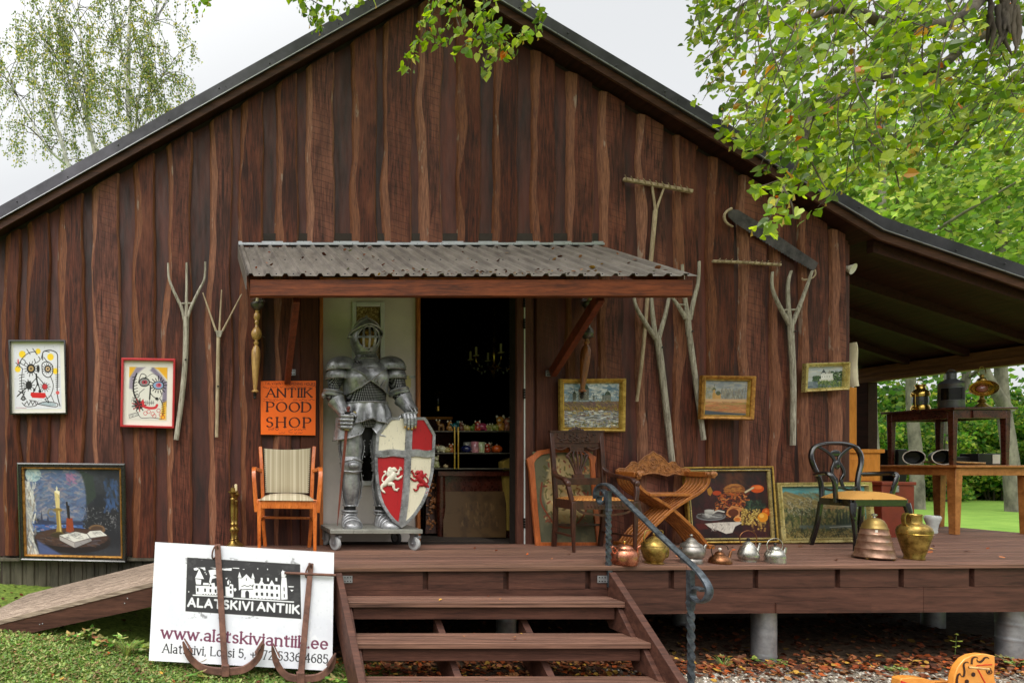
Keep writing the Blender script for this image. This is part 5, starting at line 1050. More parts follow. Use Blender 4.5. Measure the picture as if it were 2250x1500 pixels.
S = Pic((105, 803), (618, 800), (128, 1262), 290, 260, (44, 26, 26)); S.tint(4, (70, 26, 32), .45, .8, 51); S.tint(5, (30, 26, 34), .5, .8, 52); S.tint(5, (64, 62, 72), .62, .5, 53, box=(110, 850, 280, 1060)); S.rect(350, 800, 475, 900, (112, 62, 32), .6, 22)
S.dabs(300, (110, 810, 640, 1250), ((60, 26, 30), (40, 22, 26), (80, 36, 32), (28, 20, 24)), (24, 60), (8, 18), (30, 120), .35, 54); S.ell(410, 930, 68, 44, (146, 84, 36)); S.ell(405, 915, 52, 26, (176, 112, 54)); S.dabs(60, (345, 890, 470, 970), ((120, 64, 28), (190, 128, 64), (96, 50, 26)), (14, 36), (3, 6), (-20, 20), .7, 55); S.ell(556, 922, 44, 28, (202, 78, 22)); S.ell(562, 912, 26, 13, (226, 116, 50)); S.line([(480, 945), (530, 915)], 15, (176, 156, 120)); S.line([(480, 945), (530, 915)], 6, (214, 200, 170))
S.poly([(232, 925), (256, 905), (270, 940), (254, 970), (240, 960)], (168, 116, 42)); S.ell(296, 950, 28, 16, (176, 62, 26)); S.dabs(170, (290, 950, 500, 1060), ((176, 84, 30), (120, 40, 22), (86, 30, 22), (206, 128, 64), (60, 26, 22)), (10, 30), (4, 11), (0, 180), .8, 56)
S.poly([(360, 1068), (390, 1036), (450, 1050), (478, 1062), (440, 1080), (440, 1108), (420, 1128), (400, 1090), (380, 1120), (350, 1100)], (200, 134, 78)); S.dabs(40, (360, 1044, 460, 1120), ((226, 172, 116), (176, 96, 46), (150, 70, 36)), (8, 22), (3, 7), (-30, 30), .7, 57); S.ell(400, 1086, 34, 26, (96, 44, 26)); S.ell(428, 1130, 27, 19, (222, 160, 90)); S.ell(424, 1132, 19, 13, (196, 104, 40))
for i in range(95): a = rnd(455, 570); q = rnd(1060, 1165); S.ell(a, q, 8, 8, random.choice(((160, 128, 52), (196, 164, 84), (130, 100, 40)))); S.ell(a - 2, q - 3, 3, 3, (226, 202, 130))
for i in range(26): a = rnd(520, 605); q = rnd(1150, 1210); S.ell(a, q, 7, 7, random.choice(((150, 112, 60), (180, 140, 70), (110, 80, 40))))
S.dabs(60, (480, 1004, 600, 1060), ((40, 56, 44), (30, 38, 36), (60, 78, 60)), (12, 30), (6, 12), (0, 180), .9, 58); S.ell(612, 1084, 28, 28, (196, 84, 22)); S.ell(590, 1118, 34, 33, (222, 142, 36)); S.ell(582, 1108, 16, 14, (244, 186, 84)); S.ell(612, 1076, 10, 8, (230, 130, 60))
S.ell(255, 1110, 96, 30, (120, 122, 124)); S.ell(255, 1106, 88, 25, (70, 62, 62)); S.ell(265, 1108, 70, 19, (118, 116, 114)); S.poly([(212, 1080), (276, 1062), (272, 1092), (240, 1122), (222, 1118)], (166, 164, 156)); S.ell(244, 1072, 32, 10, (196, 194, 186)); S.curve([(272, 1085), (300, 1072), (340, 1080)], 10, (206, 202, 192)); S.dabs(26, (180, 1090, 330, 1128), ((200, 200, 196), (90, 88, 88)), (14, 40), (2, 4), (-8, 8), .7, 59)
S.poly([(210, 1160), (300, 1152), (440, 1148), (455, 1158), (410, 1180), (392, 1222), (350, 1230), (300, 1206), (250, 1190)], (214, 206, 194)); S.dabs(46, (260, 1160, 400, 1205), ((236, 230, 220), (186, 176, 166), (160, 150, 144)), (10, 24), (4, 8), (40, 130), .6, 60); S.poly([(150, 1160), (215, 1160), (240, 1196), (170, 1200)], (104, 30, 26), .7, 5)
framed('large gilt framed still life with fruit, grapes and white cloth', C4px((1497, 1026), (1692, 1024), (1704, 1191), (1510, 1193), -.075, -.13), 'fruit_painting', [('frame', m_gilt, 0, [(0, 0), (0, .03), (.008, .038), (.016, .034), (.016, 0)]), ('dark_band', m_blackf, .0165, [(0, 0), (0, .028), (.012, .028), (.012, 0)]), ('gilt_slip', m_brassf, .029, [(0, 0), (0, .028), (.006, .032), (.014, .016), (.014, 0)])], S, (.04, .042, .04, .04))
S = Pic((730, 905), (1318, 905), (748, 1262), 280, 180, (96, 160, 160)); S.dabs(120, (730, 905, 1318, 1010), ((92, 162, 166), (120, 176, 170), (150, 184, 172), (84, 146, 158)), (40, 90), (10, 20), (-6, 6), .5, 61)
S.poly([(730, 960), (770, 935), (850, 960), (940, 990), (1040, 1025), (1180, 1050), (1318, 1070), (1318, 1262), (735, 1262)], (150, 134, 86), 1, 4); S.dabs(340, (735, 955, 1200, 1070), ((170, 150, 96), (146, 122, 70), (196, 180, 130), (120, 112, 70), (110, 104, 84)), (16, 44), (6, 12), (12, 40), .4, 62); S.dabs(160, (1040, 1020, 1318, 1070), ((200, 160, 110), (170, 128, 84), (140, 120, 80)), (16, 40), (4, 8), (0, 20), .6, 63)
S.dabs(620, (735, 1060, 1318, 1215), ((64, 80, 46), (44, 58, 40), (92, 104, 58), (110, 112, 66), (36, 46, 38)), (10, 26), (6, 14), (30, 150), .45, 64); S.dabs(260, (780, 990, 960, 1110), ((206, 202, 182), (170, 166, 146), (116, 112, 96), (90, 96, 70)), (4, 11), (2, 5), (0, 180), .8, 65); S.dabs(120, (970, 1030, 1050, 1120), ((196, 190, 170), (140, 140, 116)), (4, 10), (2, 4), (0, 180), .7, 66)
for x in (878, 985): S.curve([(x, 1195), (x - 4, 1130), (x + 6, 1070)], 5, (62, 54, 46))
for i in range(9): x = 1125 + i * 21; S.poly([(x - 12, 1175), (x + rnd(-3, 3), 1060 + rnd(-12, 20)), (x + 12, 1175)], (34, 46, 40), .9, 3)
S.rect(860, 1170, 1318, 1196, (98, 108, 106), .8, 4); S.line([(1070, 1186), (1316, 1176)], 4, (206, 206, 196)); S.dabs(260, (740, 1195, 1318, 1262), ((70, 70, 38), (104, 92, 44), (46, 50, 34), (130, 108, 60)), (10, 26), (4, 9), (0, 180), .8, 67)
framed('brass framed landscape with turquoise sky standing behind the black chair', C4px((1701, 1060), (1907, 1058), (1917, 1190), (1712, 1193), -.085, -.12), 'landscape_painting', [('frame', m_brassf, 0, [(0, 0), (0, .026), (.006, .034), (.026, .028), (.034, .032), (.042, .016), (.044, 0)])], S, (.038, .038, .038, .038))
# ------------------------------------------------------------------ armoured knight statue on its trolley
KS = 4.82 / FPX; KY = -.18
def kp(px, py, dy=0.0): return Vector(((px - CXP) * KS, KY + dy, EYE - (py - CYP) * KS))
def armour_mat():
    b = NB('aged_silver_armour'); v = b.coord(); n = b.noise(v, 9, 7, .7); n2 = b.noise(v, 55, 5, .7)
    col = b.mix(b.rng(n, .35, .66), lin((104, 104, 107)), lin((186, 187, 190)))
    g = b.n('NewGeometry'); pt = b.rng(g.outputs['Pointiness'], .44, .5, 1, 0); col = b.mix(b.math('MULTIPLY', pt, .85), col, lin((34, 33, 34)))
    col = b.mix(b.rng(n2, .58, .72, 0, .25), col, lin((52, 50, 50)))
    b.set(color=col, rough=b.rng(n, .3, .7, .28, .44), metal=.55, spec=.6); b.bump(n2, .18, .004); return b.mat
def mail_mat():
    b = NB('chain_mail'); t = b.n('TexCoord'); sp = b.n('SeparateXYZ'); b.l(t.outputs['Object'], sp.inputs[0])
    ang = b.math('ADD', sp.outputs[0], b.math('MULTIPLY', sp.outputs[1], .6)); a = b.n('Math', operation='SINE'); c = b.n('Math', operation='SINE')
    r1 = b.math('ADD', b.math('MULTIPLY', ang, 230.0), b.math('MULTIPLY', sp.outputs[2], 200.0)); r2 = b.math('SUBTRACT', b.math('MULTIPLY', ang, 230.0), b.math('MULTIPLY', sp.outputs[2], 260.0))
    b.l(r1, a.inputs[0]); b.l(r2, c.inputs[0]); m = b.math('MULTIPLY', a.outputs[0], c.outputs[0]); f = b.rng(m, .02, .5)
    b.set(color=b.mix(f, lin((22, 22, 23)), lin((166, 166, 168))), rough=.38, metal=.5); b.bump(f, .9, .006); return b.mat
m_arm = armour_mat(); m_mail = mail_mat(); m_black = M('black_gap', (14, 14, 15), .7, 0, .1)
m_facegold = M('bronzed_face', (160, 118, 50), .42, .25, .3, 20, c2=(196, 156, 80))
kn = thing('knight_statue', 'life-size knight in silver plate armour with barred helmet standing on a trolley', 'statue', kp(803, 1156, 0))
def ring(cx, py, rx, ry, n=32, dy=0.0, a0=0, a1=360, mod=None):
    o = []
    for i in range(n if a1 - a0 >= 360 else n + 1):
        a = R(a0 + (a1 - a0) * i / n); k = mod(a) if mod else 1
        o.append(kp(cx, py, dy) + Vector((rx * KS * k * math.cos(a), ry * k * math.sin(a), 0)))
    return o
def kpart(name, fn, m=m_arm, sharp=45, parent=None, sol=0, bev=0, sub=0):
    mb = MB(); fn(mb); o = mb.build(name, m, parent or kn, sharp, bev)
    if sol: s_ = o.modifiers.new('t', 'SOLIDIFY'); s_.thickness = sol; s_.offset = 0
    if sub: s_ = o.modifiers.new('s', 'SUBSURF'); s_.levels = sub; s_.render_levels = sub
    return o
def patch(mb, cx, fr, ryk, a0, a1, top, bot, nu=28, nv=10, off=0.0, dy=0.0, bulge=None):
    """sheet wrapped round the front of a form: top / bot(angle) -> photo row, fr(row) -> half width in px"""
    vs = []
    for i in range(nu + 1):
        a = a0 + (a1 - a0) * i / nu
        for j in range(nv + 1):
            t = j / nv; py = top(a) + (bot(a) - top(a)) * t; r = fr(py) + off / KS; q = bulge(a, py) if bulge else 0
            vs.append(kp(cx, py, dy) + Vector(((r * KS + q) * math.sin(R(a)), -(r * KS * ryk + q) * math.cos(R(a)), 0)))
    mb.add(vs, [(i * (nv + 1) + j, (i + 1) * (nv + 1) + j, (i + 1) * (nv + 1) + j + 1, i * (nv + 1) + j + 1) for i in range(nu) for j in range(nv)])
def edge(mb, cx, fr, ryk, a0, a1, row, r=.006, off=0.0, n=28, dy=0.0, bulge=None):
    pts = []
    for i in range(n + 1):
        a = a0 + (a1 - a0) * i / n; py = row(a); q = (fr(py) * KS + off); b_ = bulge(a, py) if bulge else 0
        pts.append(kp(cx, py, dy) + Vector(((q + b_) * math.sin(R(a)), -((fr(py) * KS) * ryk + off + b_) * math.cos(R(a)), 0)))
    mb.tube(pts, r, 6)
def rivets(mb, cx, fr, ryk, angs, row, r=.0065, off=0.0, dy=0.0, bulge=None):
    for a in angs:
        py = row(a); b_ = bulge(a, py) if bulge else 0
        mb.ball(kp(cx, py, dy) + Vector(((fr(py) * KS + off + b_) * math.sin(R(a)), -((fr(py) * KS) * ryk + off + b_) * math.cos(R(a)), 0)), r, 8, 5)
# torso in mail, then plates
tor = lambda py: interp([(795, 34), (806, 43), (830, 47), (850, 46), (868, 45), (890, 43), (940, 40)], py)
def f(mb): mb.loft([ring(803 + .0 * py, py, tor(py), tor(py) * KS * .68) for py in (796, 806, 818, 832, 848, 862, 876, 890, 915, 940)])
kpart('mail_shirt', f, m_mail)
pec = lambda a, py: .042 * math.exp(-((abs(a) - 32) / 24) ** 2) * math.exp(-((py - 834) / 22) ** 2)
bb_ = lambda a: interp([(0, 840), (22, 854), (45, 864), (70, 868), (100, 862)], abs(a))
kpart('breastplate', lambda mb: (patch(mb, 803, tor, .70, -95, 95, lambda a: 804, bb_, 44, 16, .012, 0, pec), edge(mb, 803, tor, .70, -95, 95, bb_, .007, .016, 44, 0, pec), [edge(mb, 803, tor, .70, *q, .0075, .016, 20, 0, pec) for q in ((-62, -4, lambda a: 812 + 25 * (1 - ((a + 62) / 58 - 1) ** 2) ** .5 if a < -62 else 812 + 28 * max(0, (a + 62) / 58) ** 2.2), (4, 62, lambda a: 812 + 28 * max(0, (62 - a) / 58) ** 2.2))],
    [edge(mb, 803, tor, .70, min(s * 10, s * 34), max(s * 10, s * 34), lambda a: 848 + 8 * math.sin(abs(a) * .35), .005, .018, 18, 0, pec) for s in (-1, 1)]))
gor = lambda py: interp([(770, 20), (778, 21.5), (788, 25), (794, 29), (803, 36), (814, 41)], py)
def f(mb):
    mb.loft([ring(804, py, gor(py), gor(py) * KS * .82, dy=-.0) for py in (768, 774, 780, 786, 791, 796, 804, 813)], cap=False)
    edge(mb, 804, gor, .82, -180, 180, lambda a: 790, .006, .002, 40); edge(mb, 804, gor, .82, -180, 180, lambda a: 779, .005, .002, 40); edge(mb, 804, gor, .82, -120, 120, lambda a: 813, .006, .004, 40)
    rivets(mb, 804, gor, .82, range(-80, 81, 20), lambda a: 785, .006, .002); rivets(mb, 804, gor, .82, range(-84, 85, 21), lambda a: 809, .006, .002)
    for s in (-1, 1):
        for k in range(3): c = 16 + 18 * k; edge(mb, 804, gor, .82, min(s * c, s * (c + 16)), max(s * c, s * (c + 16)), lambda a: 801 + 3.2 * math.sin(abs(a) * .38), .004, .004, 10)
kpart('gorget', f)
fl = lambda py: interp([(884, 44), (890, 45), (905, 48.5), (936, 54)], py)
fb = lambda a: interp([(0, 922), (14, 926), (45, 935), (75, 934), (100, 928), (180, 924)], abs(a))
plt = lambda a, py: .019 * math.cos(R(a * 11)) * min(1, (py - 884) / 22)
kpart('pleated_skirt', lambda mb: (patch(mb, 803, fl, .78, -180, 180, lambda a: 884, fb, 130, 8, .008, 0, plt), edge(mb, 803, fl, .78, -180, 180, fb, .0065, .010, 110, 0, plt), edge(mb, 803, fl, .78, -180, 180, lambda a: 886, .008, .010, 60), rivets(mb, 803, fl, .78, range(-72, 73, 16), lambda a: fb(a) - 4, .006, .012, 0, plt)))
# helmet
hel = lambda py: interp([(697, 2), (700, 9), (706, 17), (714, 23), (724, 28), (736, 31), (750, 31.5), (760, 29), (768, 25.5), (774, 22), (779, 20.5)], py)
def f(mb):
    rows = [697, 700, 703, 707, 712, 718, 724, 729, 734, 740, 746, 752, 758, 763, 767, 770, 774, 779]; rg = []
    for py in rows:
        w_ = 23 * math.sqrt(max(0, 1 - ((py - 747) / 23.5) ** 2)); r = hel(py); h = math.degrees(math.asin(min(.95, w_ / r))) if w_ > 0 else 0
        rg.append([kp(802, py) + Vector((r * KS * math.sin(R(a)), -r * KS * 1.08 * math.cos(R(a)), 0)) for a in [h + (360 - 2 * h) * i / 40 for i in range(41)]])
    mb.loft(rg, cap=False, closed=False)
kpart('helmet', f, sol=.005)
hx = lambda a_: (math.cos(a_), math.sin(a_))
opn = [(802 + 23 * math.cos(R(q)), 747 + 23.5 * math.sin(R(q))) for q in range(0, 360, 10)]
def onh(px, py, off=.004): r = hel(py) * KS; x = (px - 802) * KS; return kp(802, py) + Vector((x, -1.08 * math.sqrt(max(1e-6, r * r - x * x)) - off, 0))
def f(mb):
    mb.tube([onh(a, b) for a, b in opn], .0075, 7, closed=True)
    for o in (-13, 0, 13): mb.sweep([onh(802 + o * (1 - .3 * ((py - 747) / 24) ** 2), py, .008) for py in range(726, 771, 4)], [(-.009, -.003), (.009, -.003), (.009, .004), (-.009, .004)], up=(0, -1, 0))
    mb.sweep([onh(802 + o, 748 - .004 * o * o, .010) for o in range(-23, 24, 4)], [(-.009, -.003), (.009, -.003), (.009, .004), (-.009, .004)], up=(0, -1, 0))
    for o in (-13, 0, 13):
        for py in (728, 748, 766): mb.ball(onh(802 + o, py, .013), .005, 7, 4)
kpart('visor_grille', f)
vt = lambda a: 705 + 31 * (abs(a) / 100) ** 1.5; vb = lambda a: 720 + 22 * (abs(a) / 100) ** 1.4
vr = lambda a, py: .010 * math.exp(-(a / 12) ** 2) + .004
kpart('visor_peak', lambda mb: (patch(mb, 802, hel, 1.1, -100, 100, vt, vb, 44, 5, .006, 0, lambda a, py: vr(a, py) + .012 * max(0, (py - vt(a)) / 15)), edge(mb, 802, hel, 1.1, -100, 100, vb, .005, .018, 44, 0, vr), edge(mb, 802, hel, 1.1, -100, 100, vt, .004, .008, 44, 0, vr), [mb.ball(kp(802 + s * 33, 740, -.01), (.014, .014, .014), 10, 6) for s in (-1, 1)]), sol=.004)
kpart('crest', lambda mb: (mb.tube([kp(803, 716, -.10), kp(803, 704, -.07), kp(803, 698, -.03), kp(803, 698, .02), kp(803, 706, .06)], [.004, .006, .008, .008, .004], 8), mb.ball(kp(803, 697, -.03), .011, 10, 6)))
def f(mb):
    mb.ball(kp(803, 750, -.055), (.073, .055, .096), 20, 14)
    mb.loft([[kp(803 - .5, 741, -.108), kp(803 + .5, 741, -.108), kp(803, 741, -.112)], [kp(800.5, 752, -.108), kp(805.5, 752, -.108), kp(803, 752, -.132)], [kp(799.5, 754, -.105), kp(806.5, 754, -.105), kp(803, 754.5, -.118)]])
    for s in (-1, 1): mb.tube([kp(803 + s * 3, 737, -.106), kp(803 + s * 8, 735.5, -.104), kp(803 + s * 13, 738, -.09)], [.004, .006, .003], 6); mb.ball(kp(803 + s * 17, 752, -.05), (.012, .02, .02), 8, 5)
    mb.tube([kp(798, 759.3, -.102), kp(803, 758.5, -.109), kp(808, 759.3, -.102)], [.002, .0045, .002], 6); mb.tube([kp(798.5, 761.5, -.102), kp(803, 762, -.108), kp(807.5, 761.5, -.102)], [.002, .005, .002], 6); mb.ball(kp(803, 768, -.09), (.025, .02, .016), 10, 6)
fc = kpart('face', f, m_facegold)
kpart('eye', lambda mb: mb.ball(kp(796, 741, -.097), (.013, .008, .006), 8, 5), m_black, parent=fc); kpart('eye', lambda mb: mb.ball(kp(810, 741, -.097), (.013, .008, .006), 8, 5), m_black, parent=fc)
# legs
for cx, s, out in ((770, -1, 1), (836, 1, 1)):
    c2 = cx + (3 if s > 0 else 0); th = lambda py: interp([(945, 24), (970, 26.5), (990, 26), (1012, 21)], py)
    kpart('thigh_plate', lambda mb: (mb.loft([ring(c2, py, th(py), th(py) * KS * .95) for py in (930, 950, 966, 985, 1000, 1014)]), [edge(mb, c2, th, .95, -1 * 0 + a, a + 1, lambda q: 1000, .004, .004, 2) for a in ()], [mb.bar([kp(c2 + k * 25.5, 968, -.03), kp(c2 + k * 27.5, 985, -.03), kp(c2 + k * 22, 1010, -.03)], .004, .035, up=(0, -1, 0)) for k in (-1, 1)], rivets(mb, c2, th, .95, (-80,), lambda a: 975, .006, .01), [mb.ball(kp(c2 + k * 28, py, -.045), .006, 7, 4) for k in (-1, 1) for py in (968, 980, 992, 1003)]))
    kk = lambda py: interp([(1004, 20), (1012, 22.5), (1022, 23.5), (1032, 22), (1040, 19)], py)
    kpart('knee_cop', lambda mb: (mb.loft([ring(c2 + .5, py, kk(py), kk(py) * KS * 1.06, dy=-.012) for py in (1003, 1010, 1018, 1024, 1031, 1040)]), edge(mb, c2 + .5, kk, 1.06, -95, 95, lambda a: 1008 + 9 * (abs(a) / 95), .007, .004, 24, -.012), edge(mb, c2 + .5, kk, 1.06, -95, 95, lambda a: 1036 - 3 * (abs(a) / 95), .007, .004, 24, -.012), mb.ball(kp(c2 + .5, 1022, -.10), (.05, .03, .035), 12, 7)))
    gr = lambda py: interp([(1034, 18.5), (1050, 21), (1065, 21.5), (1085, 18.5), (1112, 14.5)], py)
    kpart('greave', lambda mb: (mb.loft([ring(c2 + .5 + (py - 1034) * .01, py, gr(py), gr(py) * KS * 1.0, dy=.0 + .0004 * (py - 1034)) for py in (1034, 1044, 1056, 1068, 1080, 1092, 1103, 1112)]), [mb.bar([kp(c2 + k * 20, 1038, -.03), kp(c2 + k * 23.5, 1060, -.03), kp(c2 + k * 19.5, 1092, -.02), kp(c2 + k * 13, 1112, -.02)], .004, .04, up=(0, -1, 0)) for k in (-1, 1)], edge(mb, c2 + .5, gr, 1.0, -90, 90, lambda a: 1110, .006, .004, 20, .03), [mb.ball(kp(c2 + k * (24 if py < 1070 else 20.5), py, -.05), .0055, 7, 4) for k in (-1, 1) for py in (1044, 1056, 1068, 1080, 1091)]))
    kpart('ankle', lambda mb: mb.loft([ring(c2, py, 12.5, .05, dy=.02) for py in (1106, 1126)]), m_black)
    def f(mb):
        rg = []; fx = s * 9 if s > 0 else -2
        for dy, hw_, hh, sh in ((.075, 10, 20, 0), (.06, 14, 34, 0), (.03, 16, 37, 0), (-.01, 17, 35, .1), (-.05, 18.5, 27, .35), (-.09, 20, 22, .6), (-.13, 20, 17, .8), (-.165, 16.5, 12, .95), (-.185, 9, 7, 1)):
            rg.append([kp(c2 + 2 * s + fx * sh, 1155.5, dy) + Vector((hw_ * KS * math.cos(a), 0, hh * KS * max(0, math.sin(a)) ** .75)) for a in [PI * i / 14 for i in range(15)]])
        mb.loft(rg)
        for k in (3, 4, 5, 6): q = [p + Vector((0, -.004, .004)) for p in rg[k]]; mb.tube(q, .0055, 6)
        mb.tube(ring(c2 + s, 1122, 16, .062, dy=.015), .010, 8, closed=True); mb.tube(ring(c2 + s, 1128, 17, .068, dy=.01), .006, 8, closed=True)
    kpart('sabaton', f)
    ta = lambda py: interp([(920, 28), (950, 32), (970, 34)], py); A0, A1 = (-92, 60) if s < 0 else (-60, 92)
    tb = lambda a: interp([(-92, 968), (-20, 964), (25, 955), (48, 938), (60, 924)], a if s < 0 else -a)
    kpart('tasset', lambda mb: (patch(mb, cx - 1, ta, .95, A0, A1, lambda a: 918, tb, 28, 8, .012), edge(mb, cx - 1, ta, .95, A0, A1, tb, .007, .014, 32), rivets(mb, cx - 1, ta, .95, range(-80, 41, 24) if s < 0 else range(-40, 81, 24), lambda a: tb(a) - 5, .0065, .014)))
kpart('hip_shadow_filler', lambda mb: mb.loft([ring(803, py, r, r * KS * .6, dy=.03) for py, r in ((925, 42), (960, 30), (1000, 8))]), m_black)  # black form added in place of the shadow between the thighs
# arms
ARM = {-1: dict(sh=(742, 808), el=(730, 868), wr=(752, 914), dy=(0, 0, -.10)), 1: dict(sh=(864, 808), el=(875, 866), wr=(892, 908), dy=(0, -.03, -.14))}
for s, A in ARM.items():
    sh, el, wr = [kp(*A[k], A['dy'][i]) for i, k in enumerate(('sh', 'el', 'wr'))]
    kpart('mail_sleeve', lambda mb: mb.tube([sh, sh.lerp(el, .5), el, el.lerp(wr, .35)], [.078, .072, .066, .058], 20), m_mail)
    def dome(cx, py, rx, ry, rz, lo=-.25):
        def f(mb):
            rg = []
            for i in range(9):
                b_ = R(-14 + 104 * i / 8); rg.append([kp(cx, py, 0) + Vector((rx * KS * math.cos(b_) * math.cos(a) + s * (1 - math.sin(b_)) * .004, ry * math.cos(b_) * math.sin(a), rz * KS * math.sin(b_))) for a in [2 * PI * k / 32 for k in range(32)]])
            mb.loft(rg, cap=False); mb.tube(rg[0], .007, 6, closed=True)
            for k in range(16, 33, 2): mb.ball(rg[1][k % 32] * 1.0 + Vector((0, -.004, 0)), .006, 7, 4)
        return f
    kpart('pauldron', dome(803 + s * 53, 807, 33, .118, 25)); kpart('pauldron_lame', dome(803 + s * 62, 827, 25, .112, 22))
    d = (wr - el).normalized()
    kpart('elbow_cop', lambda mb: ([mb.lathe([(.062, -.03), (.082, -.026), (.088, -.012), (.080, 0), (.090, .01), (.086, .026), (.064, .03)], 24, el + (el - sh).normalized() * (.004 - .02), Vector((0, 0, 1)).rotation_difference((el - sh).normalized()).to_matrix())], mb.ball(el + Vector((s * .07, 0, 0)), (.025, .03, .032), 10, 6)))
    f0 = el.lerp(wr, .28)
    kpart('vambrace', lambda mb: (mb.lathe([(.060, -.004), (.078, .0), (.076, .012), (.066, .03), (.058, (wr - f0).length * .55), (.050, (wr - f0).length - .012), (.056, (wr - f0).length), (.04, (wr - f0).length + .002)], 24, f0, Vector((0, 0, 1)).rotation_difference(d).to_matrix()), [mb.tube([f0 + Vector((k, -.066, 0)), wr + Vector((k * .7, -.05, 0))], .004, 6) for k in (-.022, .022)]))
# sword hand (fist) and the hand on the shield
SWT, SWB = kp(755.5, 898, -.155), kp(735, 1152, -.10)
def sw(py): t = (py - 898) / (1152 - 898); return SWT.lerp(SWB, t)
def f(mb):
    mb.loft([[kp(743 + a, 910 + b, -.10 + c) for a, b, c in ((0, 0, .02), (14, -2, .02), (18, 0, -.01), (3, 1, -.01))], [kp(739 + a, 922 + b, -.11 + c) for a, b, c in ((0, 0, .03), (26, 0, .03), (27, 0, 0), (1, 0, 0))], [kp(741 + a, 945 + b, -.11 + c) for a, b, c in ((0, 0, .03), (24, 0, .03), (25, 0, 0), (1, 0, 0))]])
    for i, py in enumerate((917, 925, 933, 940.5)):
        c = sw(py); l = (1, 1.06, 1.0, .9)[i]
        mb.tube([c + Vector((-.048 * l, .052, .004)), c + Vector((-.060 * l, .02, .003)), c + Vector((-.052 * l, -.022, 0)), c + Vector((-.012, -.038, -.002)), c + Vector((.030 * l, -.030, -.003)), c + Vector((.046 * l, .0, -.002)), c + Vector((.036, .02, 0))], [.013, .0155, .0155, .0145, .0145, .0135, .011], 10)
        for q in ((-.052 * l, -.022, 0), (.030 * l, -.030, -.003)): mb.ball(c + Vector(q), .0172, 9, 6)
    mb.tube([kp(757, 913, -.13), kp(766, 912, -.17), kp(770, 919, -.19)], [.013, .013, .011], 9)
kpart('gauntlet', f)
def shy(px, py): return -.37 + .045 * ((px - 893) / 65) ** 2 + .03 * (1156 - py) / 236
def shp(px, py, off=0.0): return P(px, py, shy(px, py) - off)
TIPS = []
def f(mb):
    top = [shp(x, 919, 0) for x in (887, 894.5, 902, 909)]; pal = kp(894, 910, -.155)
    mb.loft([[wr + Vector((a, b, 0)) for a, b in ((-.04, .02), (.04, .02), (.04, -.03), (-.04, -.03))], [top[0] + Vector((-.02, .03, .02)), top[3] + Vector((.02, .03, .015)), top[3] + Vector((.02, -.012, .035)), top[0] + Vector((-.02, -.012, .04))]])
    for i, t_ in enumerate(top):
        l = (.068, .082, .085, .07)[i]; k1 = t_ + Vector((0, -.018, .026)); k2 = t_ + Vector((.002, -.030, -.006)); k3 = t_ + Vector((.003, -.030, -l * .62)); tip = t_ + Vector((.003, -.024, -l))
        mb.tube([t_ + Vector((0, .02, .03)), k1, k2, k3, tip], [.015, .0165, .015, .0135, .0105], 10); mb.ball(k2, .0168, 9, 6); mb.ball(k3, .015, 9, 6); TIPS.append(tip)
    mb.tube([top[0] + Vector((-.02, .02, .02)), top[0] + Vector((-.04, .012, -.01)), top[0] + Vector((-.035, .02, -.045))], [.014, .0135, .011], 9)
kpart('gauntlet', f)
kpart('bare_fingertips', lambda mb: [mb.ball(t_ + Vector((0, -.003, -.004)), (.0105, .0105, .014), 9, 6) for t_ in TIPS], m_facegold)

# sword held in the fist
m_swd = wood('reddish_wood_blade', (86, 42, 32), (142, 76, 58), (8, 8, 1), 4, .5, .3, .2); m_red = M('lacquered_grip', (104, 34, 26), .3, 0, .3, 30, coat=.4)
t = thing('sword', 'narrow reddish-brown sword held point down in the knight\'s left-side fist', 'sword', SWB)
mb = MB(); pts = [sw(p) for p in (938, 980, 1060, 1120, 1152)]; mb.sweep(pts, [(-.5, -.3), (0, -.5), (.5, -.3), (.5, .3), (0, .5), (-.5, .3)], up=(0, -1, 0), sc=[(.024, .012), (.022, .012), (.018, .010), (.012, .008), (.003, .003)]); mb.build('blade', m_swd, t, 25)
mb = MB(); mb.tube([sw(p) for p in (904, 912, 930, 942)], [.012, .014, .013, .012], 12); mb.build('grip', m_black, t); mb = MB(); mb.ball(sw(900), (.016, .016, .018), 12, 8); mb.tube([sw(903), sw(908)], .013, 12); mb.build('pommel', m_red, t)
mb = MB(); c = sw(945); mb.bar([c + Vector((-.02, 0, .004)), c + Vector((.02, 0, -.004))], .018, .022, up=(0, -1, 0)); mb.build('ferrule', m_brassf, t, bev=.002); mb = MB(); mb.ball(sw(911) + Vector((.052, -.01, .0)), (.016, .014, .018), 10, 6); mb.build('guard_knob', m_brassf, t)

# shield
BND = [(919, (856, 935)), (924, (851, 939)), (955, (826.5, 956.5)), (1005, (822.5, 954.5)), (1036, (823.5, 952)), (1060, (826, 947)), (1090, (831, 937.5)), (1109, (838, 928.5)), (1130, (851, 914)), (1145, (864, 900)), (1156, (880, 885))]
XCV = [(919, 900), (990, 897), (1060, 893.5), (1110, 889), (1156, 882.5)]
def shield_mat():
    b = NB('painted_shield'); c = b.attr(); v = b.coord((14, 6, 1.6)); n = b.noise(v, 9, 7, .7, .8); sp = b.n('SeparateColor'); b.l(c, sp.inputs[0])
    n3 = b.noise(b.coord((1, 1, 1)), 18, 5, .6); k = b.math('MULTIPLY', b.rng(n, .58, .66, 0, .85), b.rng(n3, .35, .55))
    b.set(color=b.mix(k, c, lin((48, 38, 34))), rough=.5, spec=.35); b.bump(n, .35, .005); return b.mat
sd = thing('shield', 'quartered red and cream shield with two lions under the knight\'s hand', 'shield', shp(882, 1156)); m_sh = shield_mat()
